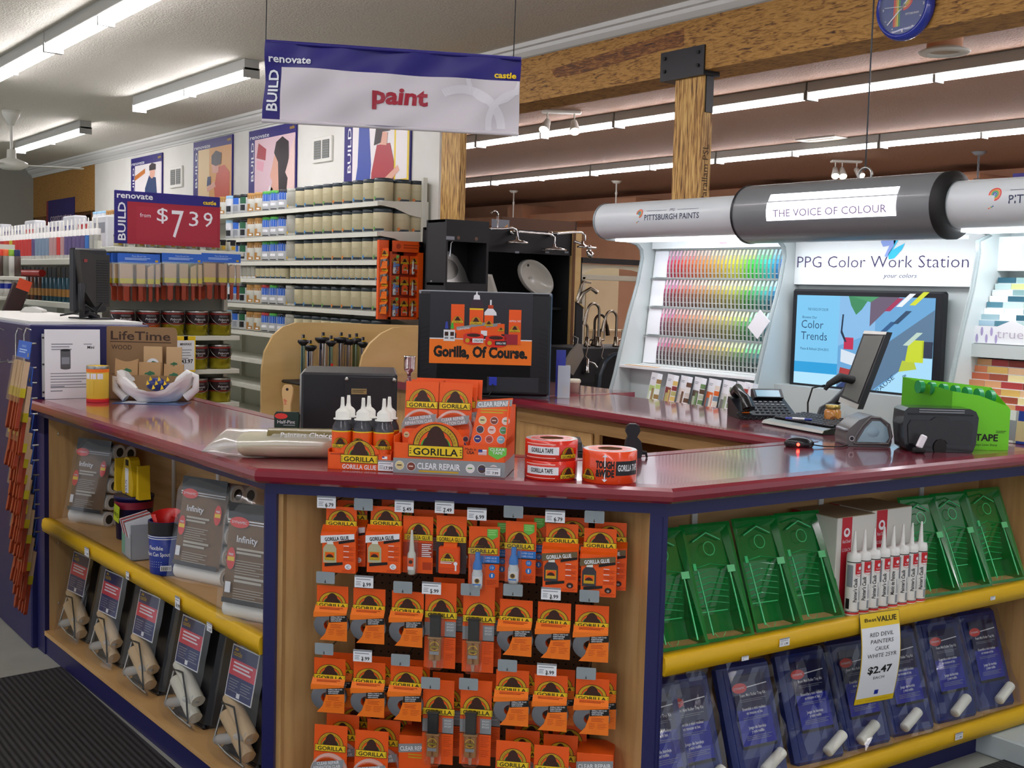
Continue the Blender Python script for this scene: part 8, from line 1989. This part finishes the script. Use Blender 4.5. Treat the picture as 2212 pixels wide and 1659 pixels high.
# shower arms and heads on top
def arm(lab, pts, hx, hy, r, yy, fr=K2):
    q = [fr.hd(px, py, yy) for px, py in pts]; hd_ = fr.hd(hx, hy, yy)
    t = T('rain_shower', lab, 'shower head', fr, (hd_.x, yy, hd_.z))
    o = hd_
    P(t, 'arm', MB().tube([(p.x-o.x, 0, p.z-o.z) for p in q], .009, CHROME, 8)); P(t, 'head', MB().lathe([(0, -.012), (r, -.012), (r, 0), (r*.5, .012), (.014, .02), (.012, .045), (0, .045)], CHROME, 24))
    P(t, 'wall_flange', MB().at(q[0].x-o.x, 0, q[0].z-o.z).rod((0, 0, 0), (0, .12-yy if yy < 0 else .0, 0), .009, CHROME).at(q[0].x-o.x, .1, q[0].z-o.z).ball(.025, 0, 0, 0, CHROME, 10))
arm('chrome rain shower head, left one above the black cabinet', [(1062, 494), (1085, 494), (1108, 492), (1116, 497), (1118, 512)], 1117, 523, .095, -.12)
arm('chrome rain shower head, middle one above the black cabinet', [(1122, 501), (1160, 504), (1190, 506), (1198, 512), (1198, 528)], 1197, 538, .105, -.12)
arm('chrome rain shower head with hand spray, right one above the black cabinet', [(1205, 505), (1240, 502), (1256, 502), (1263, 508), (1264, 520)], 1258, 532, .045, -.12)
v = K2.hd(1270, 535, -.14)
t = T('hand_shower', 'chrome hand shower on a jointed bracket at the right corner of the cabinet', 'hand shower', K2, (v.x, -.16, v.z))
P(t, 'bracket', MB().tube([(-.08, .1, .05), (-.04, .05, .03), (0, 0, -.01), (.02, 0, -.06)], .012, CHROME, 8).ball(.022, 0, 0, 0, CHROME, 10).rod((0, 0, .0), (.07, 0, .0), .009, CHROME)); P(t, 'head', MB().at(.02, 0, -.07, ry=-.7).lathe([(0, 0), (.035, 0), (.03, .02), (.012, .06), (0, .06)], CHROME, 16))
v = K2.hd(1075, 490, .1)
t = T('bar_faucet', 'hooked chrome bar faucet standing on the black cabinets', 'faucet', K2, (v.x, .1, zt_+.0))
P(t, 'spout', MB().tube([(0, 0, 0), (0, 0, .11)]+[(-.035+.035*math.cos(a_), 0, .11+.035*math.sin(a_)) for a_ in [math.pi*i/8*.9 for i in range(9)]], .008, CHROME, 8))
v = K2.hd(1062, 492, .2); w_ = K2.hd(1100, 492, .2).x-v.x
S('clearance_sign', MB().box(0, 0, 0, w_, .004, .085, PAPERGREY).prism([(w_*.55, 0), (w_*.95, 0), (w_*.9, .05), (w_*.75, .03)], -.002, -.001, mat('glow orange', 'f0b070', .5)), 'small grey and white sign board on top of the black cabinet', 'sign', K2, (v.x, .2, zt_+.001))
K3 = Fr((0, 8.6, 0), 0)
a = K3.hd(1085, 468); b = K3.hd(1246, 463)
S('backing_board', MB().box(0, 0, FZ, b.x-a.x, .03, a.z, mat('brown board', '5a3a24', .6)).box(b.x-a.x-.01, -.002, 0, b.x-a.x, .0, a.z, DARK), 'tall brown backing board behind the black plumbing cabinets', 'panel', K3, (a.x, 0, 0))
# shower enclosure
K4 = Fr((0, 10.2, 0), 0)
a = K4.hd(1252, 556); b = K4.hd(1400, 556); tub = K4.hd(1300, 730)
ENC = mat('bone acrylic', 'e0d4ae', .25, coat=.3)
t = T('shower_enclosure', 'bone coloured shower surround with a silver door rail and dark frame', 'shower enclosure', K4, (a.x, 0, 0)); w = b.x-a.x; ht = a.z
P(t, 'dark_frame', MB().box(-.03, -.05, FZ, 0.0, .02, ht, BCB).box(-.03, -.05, ht-.06, w, .02, ht, BCB))
P(t, 'surround', MB().box(0, .5, FZ, w, .55, ht-.06, ENC).box(0, 0, FZ, .03, .5, ht-.06, ENC).box(w*.5, .49, 0, w*.505, .5, ht*.8, mat('surround seam', '8a8264', .5)).prism([(.02, ht-.07), (w, ht-.07), (w, ht-.16), (w*.8, ht-.12), (w*.5, ht-.10), (w*.2, ht-.12), (.02, ht-.2)], .02, .04, mat('bone acrylic light', 'e2dcc4', .3)))
for zz in (1.15, .8): P(t, 'shelf', MB().box(w*.55, .38, zz, w, .5, zz+.03, ENC, .008))
rz0 = K4.hd(1300, 600).z
P(t, 'door_rail', MB().box(0, -.03, rz0-.03, w, .01, rz0+.03, mat('satin rail', 'c4c4b4', .3, .2), .006).box(.03, -.03, 0, .07, 0, rz0, mat('satin rail')))
P(t, 'glass', MB().box(.07, -.012, .1, w, -.008, rz0-.03, wrap_mat('shower glass', 'f0eedc', 0, .03)))
# faucets on a black bar
K5 = Fr((0, 7.15, 0), 0)
a = K5.hd(1238, 752); b = K5.hd(1420, 756); zt_ = a.z
t = T('faucet_display', 'black counter display of kitchen faucets left of the colour station', 'display counter', K5, (a.x, 0, 0)); w = b.x-a.x
P(t, 'counter', MB().box(0, 0, FZ, w, .55, zt_-.001, BCB, .006)); P(t, 'tap_board', MB().box(0, -.02, zt_-.30, w, -.001, zt_-.27, BCD))
def faucet(lab, px, py, r, htop, m, spray=True, dirn=-1, yy=.15, lean=0):
    v = K5.hd(px, py, yy)
    t = T('kitchen_faucet', lab, 'faucet', K5, (v.x, yy, zt_), group='kitchen faucets on the black counter')
    z1 = K5.hd(px, htop, yy).z-zt_-r
    P(t, 'spout', MB().lathe([(0, 0), (.028, 0), (.03, .01), (.02, .03), (.018, .08), (0, .08)], m, 14).tube([(0, 0, .05), (0, 0, z1)]+[(dirn*(r-r*math.cos(a_)), 0, z1+r*math.sin(a_)) for a_ in [math.pi*i/10 for i in range(1, 10)]]+[(dirn*(2*r+.01), 0, z1-.03)], .011, m, 10))
    P(t, 'spray_head', MB().rod((dirn*(2*r+.01), 0, z1-.02), (dirn*(2*r+.03), 0, z1-.11), .014, m, 10, .018)); P(t, 'lever', MB().rod((.02, 0, .05), (.06, -.0, .06), .009, m).rod((.06, 0, .055), (.065, 0, .14), .006, m))
faucet('tall arched nickel faucet, middle one', 1292, 752, .062, 656, NICKEL)
faucet('dark bronze arched faucet behind the middle one', 1283, 750, .06, 680, mat('bronze faucet', '3f332b', .3, .7), dirn=1, yy=.3)
faucet('arched nickel faucet beside the colour station', 1330, 753, .06, 672, NICKEL)
faucet('low arched nickel faucet, left one', 1268, 752, .055, 696, NICKEL, yy=.2)
v = K5.hd(1240, 660, .1)
t = T('lever_faucet', 'angled nickel faucets mounted on a tilted dark board', 'faucet', K5, (v.x, .06, zt_)); h_ = v.z-zt_
P(t, 'board', MB().prism([(0, 0), (.07, 0), (.07, h_-.02), (0, h_+.03)], .01, .03, BCB).prism([(0, h_+.03), (.075, h_-.02), (.075, h_-.01), (0, h_+.042)], .0, .04, BIRCH))
P(t, 'spout', MB().tube([(.0, -.01, h_+.02), (.03, -.03, h_+.10), (.09, -.05, h_+.14), (.15, -.06, h_+.11)], [.016, .016, .013, .018], NICKEL, 10).tube([(-.01, -.01, h_+.04), (.02, -.02, h_+.17), (.04, -.02, h_+.19), (.11, -.03, h_+.185)], [.014, .012, .010, .007], NICKEL, 8))
for k, (px, lab) in enumerate(((1268, 'small chrome bath faucet low on the black board, left one'), (1302, 'small chrome bath faucet low on the black board, right one'))):
    v = K5.hd(px, 805, -.03)
    t = T('bath_faucet', lab, 'faucet', K5, (v.x, -.03, v.z), group='small chrome bath faucets')
    P(t, 'body', MB().lathe([(0, 0), (.022, 0), (.016, .02), (.014, .11), (0, .11)], CHROME, 12).tube([(0, 0, .09), (.05, -.03, .07), (.07, -.04, .04)], .009, CHROME, 8)); P(t, 'lever', MB().tube([(0, 0, .11), (-.02, 0, .13), (.0, 0, .2), (-.03, -.0, .25)], .005, CHROME, 6)); P(t, 'shelf_clip', MB().box(-.03, .0, -.01, .03, .04, 0, DARK))
CH = Fr((0, 6.6, 0), 0)
v = CH.hd(1322, 810, 0)
t = T('black_basin', 'black rimmed round basin standing on edge in front of the faucets', 'basin', CH, (v.x, 0, v.z-.17), rz=-.2)
P(t, 'rim', MB().tube([(-.10, 0, -.35), (-.11, 0, .0), (-.10, 0, .17), (-.06, 0, .27), (.0, 0, .32), (.1, 0, .335), (.25, 0, .335)], .014, mat('blue black rim', '2f3a44', .2), 10)); P(t, 'bowl', MB().prism([(-.10, -.35), (.26, -.35), (.26, .33), (.1, .33), (0, .315), (-.06, .265), (-.1, .17), (-.11, 0)], .0, .08, BCD))
P(t, 'foot', MB().box(-.1, 0, FZ-(v.z-.17), .25, .08, -.35, BCD))
v = K5.hd(1240, 775, -.045)
bgm = mat('grey film bag', 'a8a298', .12, alpha=.6, spec=.8)
t = T('hanging_bag', 'clear plastic bag of fittings hanging askew in front of the plumbing display', 'bag', K5, (v.x, -.045, v.z))
P(t, 'film', MB().at(0, 0, 0, ry=.5).prism([(-.07, -.1), (.05, -.12), (.07, .06), (.0, .13), (-.03, .12), (-.06, .03)], -.012, .012, bgm)); P(t, 'contents', MB().at(0, 0, -.01, ry=.5).box(-.045, -.006, -.08, .035, .006, .01, mat('tan fittings', '8a744e', .5), .004)); P(t, 'hanger', MB().tube([(.03, 0, .11), (.035, 0, .16), (.03, .06, .18)], .003, STEEL, 5))
v = CH.hd(1240, 845, -.3)
t = T('paper_cup', 'small cream cup standing on the counter end near the plumbing display', 'cup', W, (3.9, 5.45, ZC+.001))
v = W.hz(1240, 848, ZC); t.location = (v.x, v.y, ZC+.001)
P(t, 'cup', MB().lathe([(0, 0), (.025, 0), (.032, .06), (.034, .062), (.03, .058)], mat('cream cup', 'cfc9b4', .5), 16)); P(t, 'lid', MB().lathe([(.035, .055), (.037, .066), (.03, .075), (0, .077)], mat('cream cup'), 16))
# ================================================================ hanging banner: renovate / paint
hb = Fr((0, 4.5, 0), 0)
BD = 3.3
oc = EYE+ray(848, 190)*BD
bf = Fr((oc.x, oc.y, 0), -YAW-.10)
a = bf.hd(574, 92); b = bf.hd(1126, 130); c = bf.hd(566, 258); d = bf.hd(1120, 288)
hw = (b.x-a.x)/2
import itertools
t = T('hanging_banner', 'large navy and white hanging banner reading paint', 'banner', bf, (0, 0, 0))
def bp(u, v):      # bilinear with soft folds, u right, v up
    x = (c.x*(1-u)+d.x*u)*(1-v)+(a.x*(1-u)+b.x*u)*v; z = (c.z*(1-u)+d.z*u)*(1-v)+(a.z*(1-u)+b.z*u)*v
    y = .012*math.sin(u*9+v*4)*(1-abs(v-.5))*.8+.006*math.sin(u*23-v*9)
    return (x, y, z)
def cloth(u0, u1, v0, v1, m, e, nu=36, nv=10):
    g = MB(); vs = []
    for j in range(nv+1):
        for i in range(nu+1):
            q = bp(u0+(u1-u0)*i/nu, v0+(v1-v0)*j/nv); vs.append((q[0], q[1]-e, q[2]))
    g.add(vs, [(j*(nu+1)+i, j*(nu+1)+i+1, (j+1)*(nu+1)+i+1, (j+1)*(nu+1)+i) for j in range(nv) for i in range(nu)], m, True); return g
P(t, 'cloth', cloth(0, 1, 0, 1, NAVYSIGN, 0))
BW = mat('banner white', 'd4cdd2', .5); BW2 = mat('banner pale swirl', 'e4dfe4', .5)
P(t, 'white_panel', cloth(.067, 1, 0.0, .70, BW, .0018))
def bw_f(q): r = bp(q[0], q[2]); return (r[0], r[1]-q[1], r[2])
g = MB()
def ring_(cu_, cv_, r0, r1, a0, a1, n=26):
    vs = []
    for k in range(n+1):
        a_ = math.radians(a0+(a1-a0)*k/n)
        for r_ in (r0, r1):
            u, v = cu_+r_*.3*math.cos(a_), cv_+r_*math.sin(a_); vs.append(bw_f((min(max(u, .07), .998), .0028, min(max(v, .01), .695))))
    g.add(vs, [(2*k, 2*k+1, 2*k+3, 2*k+2) for k in range(n)], BW2)
ring_(.78, .05, .45, .56, 0, 120); ring_(1.02, .1, .42, .5, 90, 190); ring_(.9, .72, .30, .36, 180, 360)
P(t, 'swirl', g)
def tx(s_, u, v, hu, wu, m, bold=.02, al='c', rot=False):
    vs, fs = glyphs(s_, bold); x0_ = min(p[0] for p in vs); x1_ = max(p[0] for p in vs); y1_ = .73
    k = hu/y1_; kx = wu/(x1_-x0_); out = []
    o_ = {'c': -(x0_+x1_)/2, 'l': -x0_, 'r': -x1_}[al]
    for p, q in vs:
        if rot: out.append(bw_f((u-q*k, .004, v+(p+o_)*kx)))
        else: out.append(bw_f((u+(p+o_)*kx, .004, v+q*k)))
    return out, fs, m
g = MB()
for a_ in (('renovate', .018, .755, .10, .17, PAPER, .02, 'l'), ('castle', .985, .735, .085, .085, YEL, .03, 'r'), ('paint', .54, .30, .24, .215, REDSIGN, .035, 'c')):
    g.add(*tx(*a_))
g.add(*tx('BUILD', .056, .12, .042, .54, PAPER, .02, 'l', True))
P(t, 'lettering', g)
for (u, lab) in ((.0, 'left'), (.97, 'right')):
    q = bp(u, 1.0)
    P(t, 'wire', MB().tube([(q[0], 0, q[2]), (q[0]+.01, .02, CZ)], .0015, DARK, 4))
P(t, 'hem_rod', MB().tube([(bp(0, 0)[0], 0, bp(0, 0)[2]-.003), (bp(1, 0)[0], 0, bp(1, 0)[2]-.003)], .006, BW, 6).tube([(bp(0, 1)[0], 0, bp(0, 1)[2]+.003), (bp(1, 1)[0], 0, bp(1, 1)[2]+.003)], .006, NAVYSIGN, 6))
# ================================================================ orange rack on the near end of the paint shelves
OF = Fr((0, -xr0-.22, 0), 0)
a = OF.hd(843, 519); b = OF.hd(915, 524); c = OF.hd(843, 690)
w = b.x-a.x; h = a.z-c.z
t = T('clip_strip_rack', 'orange metal clip rack of small glue cards beside the paint shelves', 'rack', OF, (a.x, 0, c.z))
P(t, 'frame', MB().box(0, .0, 0, w, .05, .02, ORANGE).box(0, 0, h*.86, w, .05, h, ORANGE).box(0, 0, 0, w*.06, .05, h, ORANGE).box(w*.86, 0, 0, w, .05, h, ORANGE).box(0, .05, 0, w, .055, h, mat('orange rack back', 'c8380e', .5)).box(-.09, .02, .0, -.0, .05, h, ORANGE))
P(t, 'print', MB().disc(.022, w*.25, h*.93, -.001, DORANGE, 14).lines(w*.4, h*.94, w*.9, 2, .022, .010, DORANGE, -.001))
P(t, 'bracket', MB().box(w*.3, .05, h*.4, w*.5, .22, h*.46, SHW).box(w*.3, .05, h*.8, w*.5, .22, h*.86, SHW))
for r_ in range(3):
    for k, (kd, s_) in enumerate((('super', .6), ('tube', .55), ('pen', .6))):
        lab = f'tiny glue card, {("left", "middle", "right")[k]} of the {("top", "middle", "bottom")[r_]} row in the orange clip rack'
        p = (a.x+w*(.2+.28*k), .02, c.z+h*(.58-.27*r_))
        o = dup(PROTO[kd], OF, p, label=lab, group='small cards in the orange clip rack')
        o.matrix_world = mtx(OF, p) @ Matrix.Diagonal((.85, .85, .85, 1))
for r_ in range(4):
    o = dup(PROTO['togo'], OF, (a.x-.05, -.0, c.z+h*(.64-.19*r_)), rz=-1.2, label=f'orange card hanging on the left side of the clip rack, {("topmost", "second", "third", "lowest")[r_]}', group='cards on the side of the clip rack')
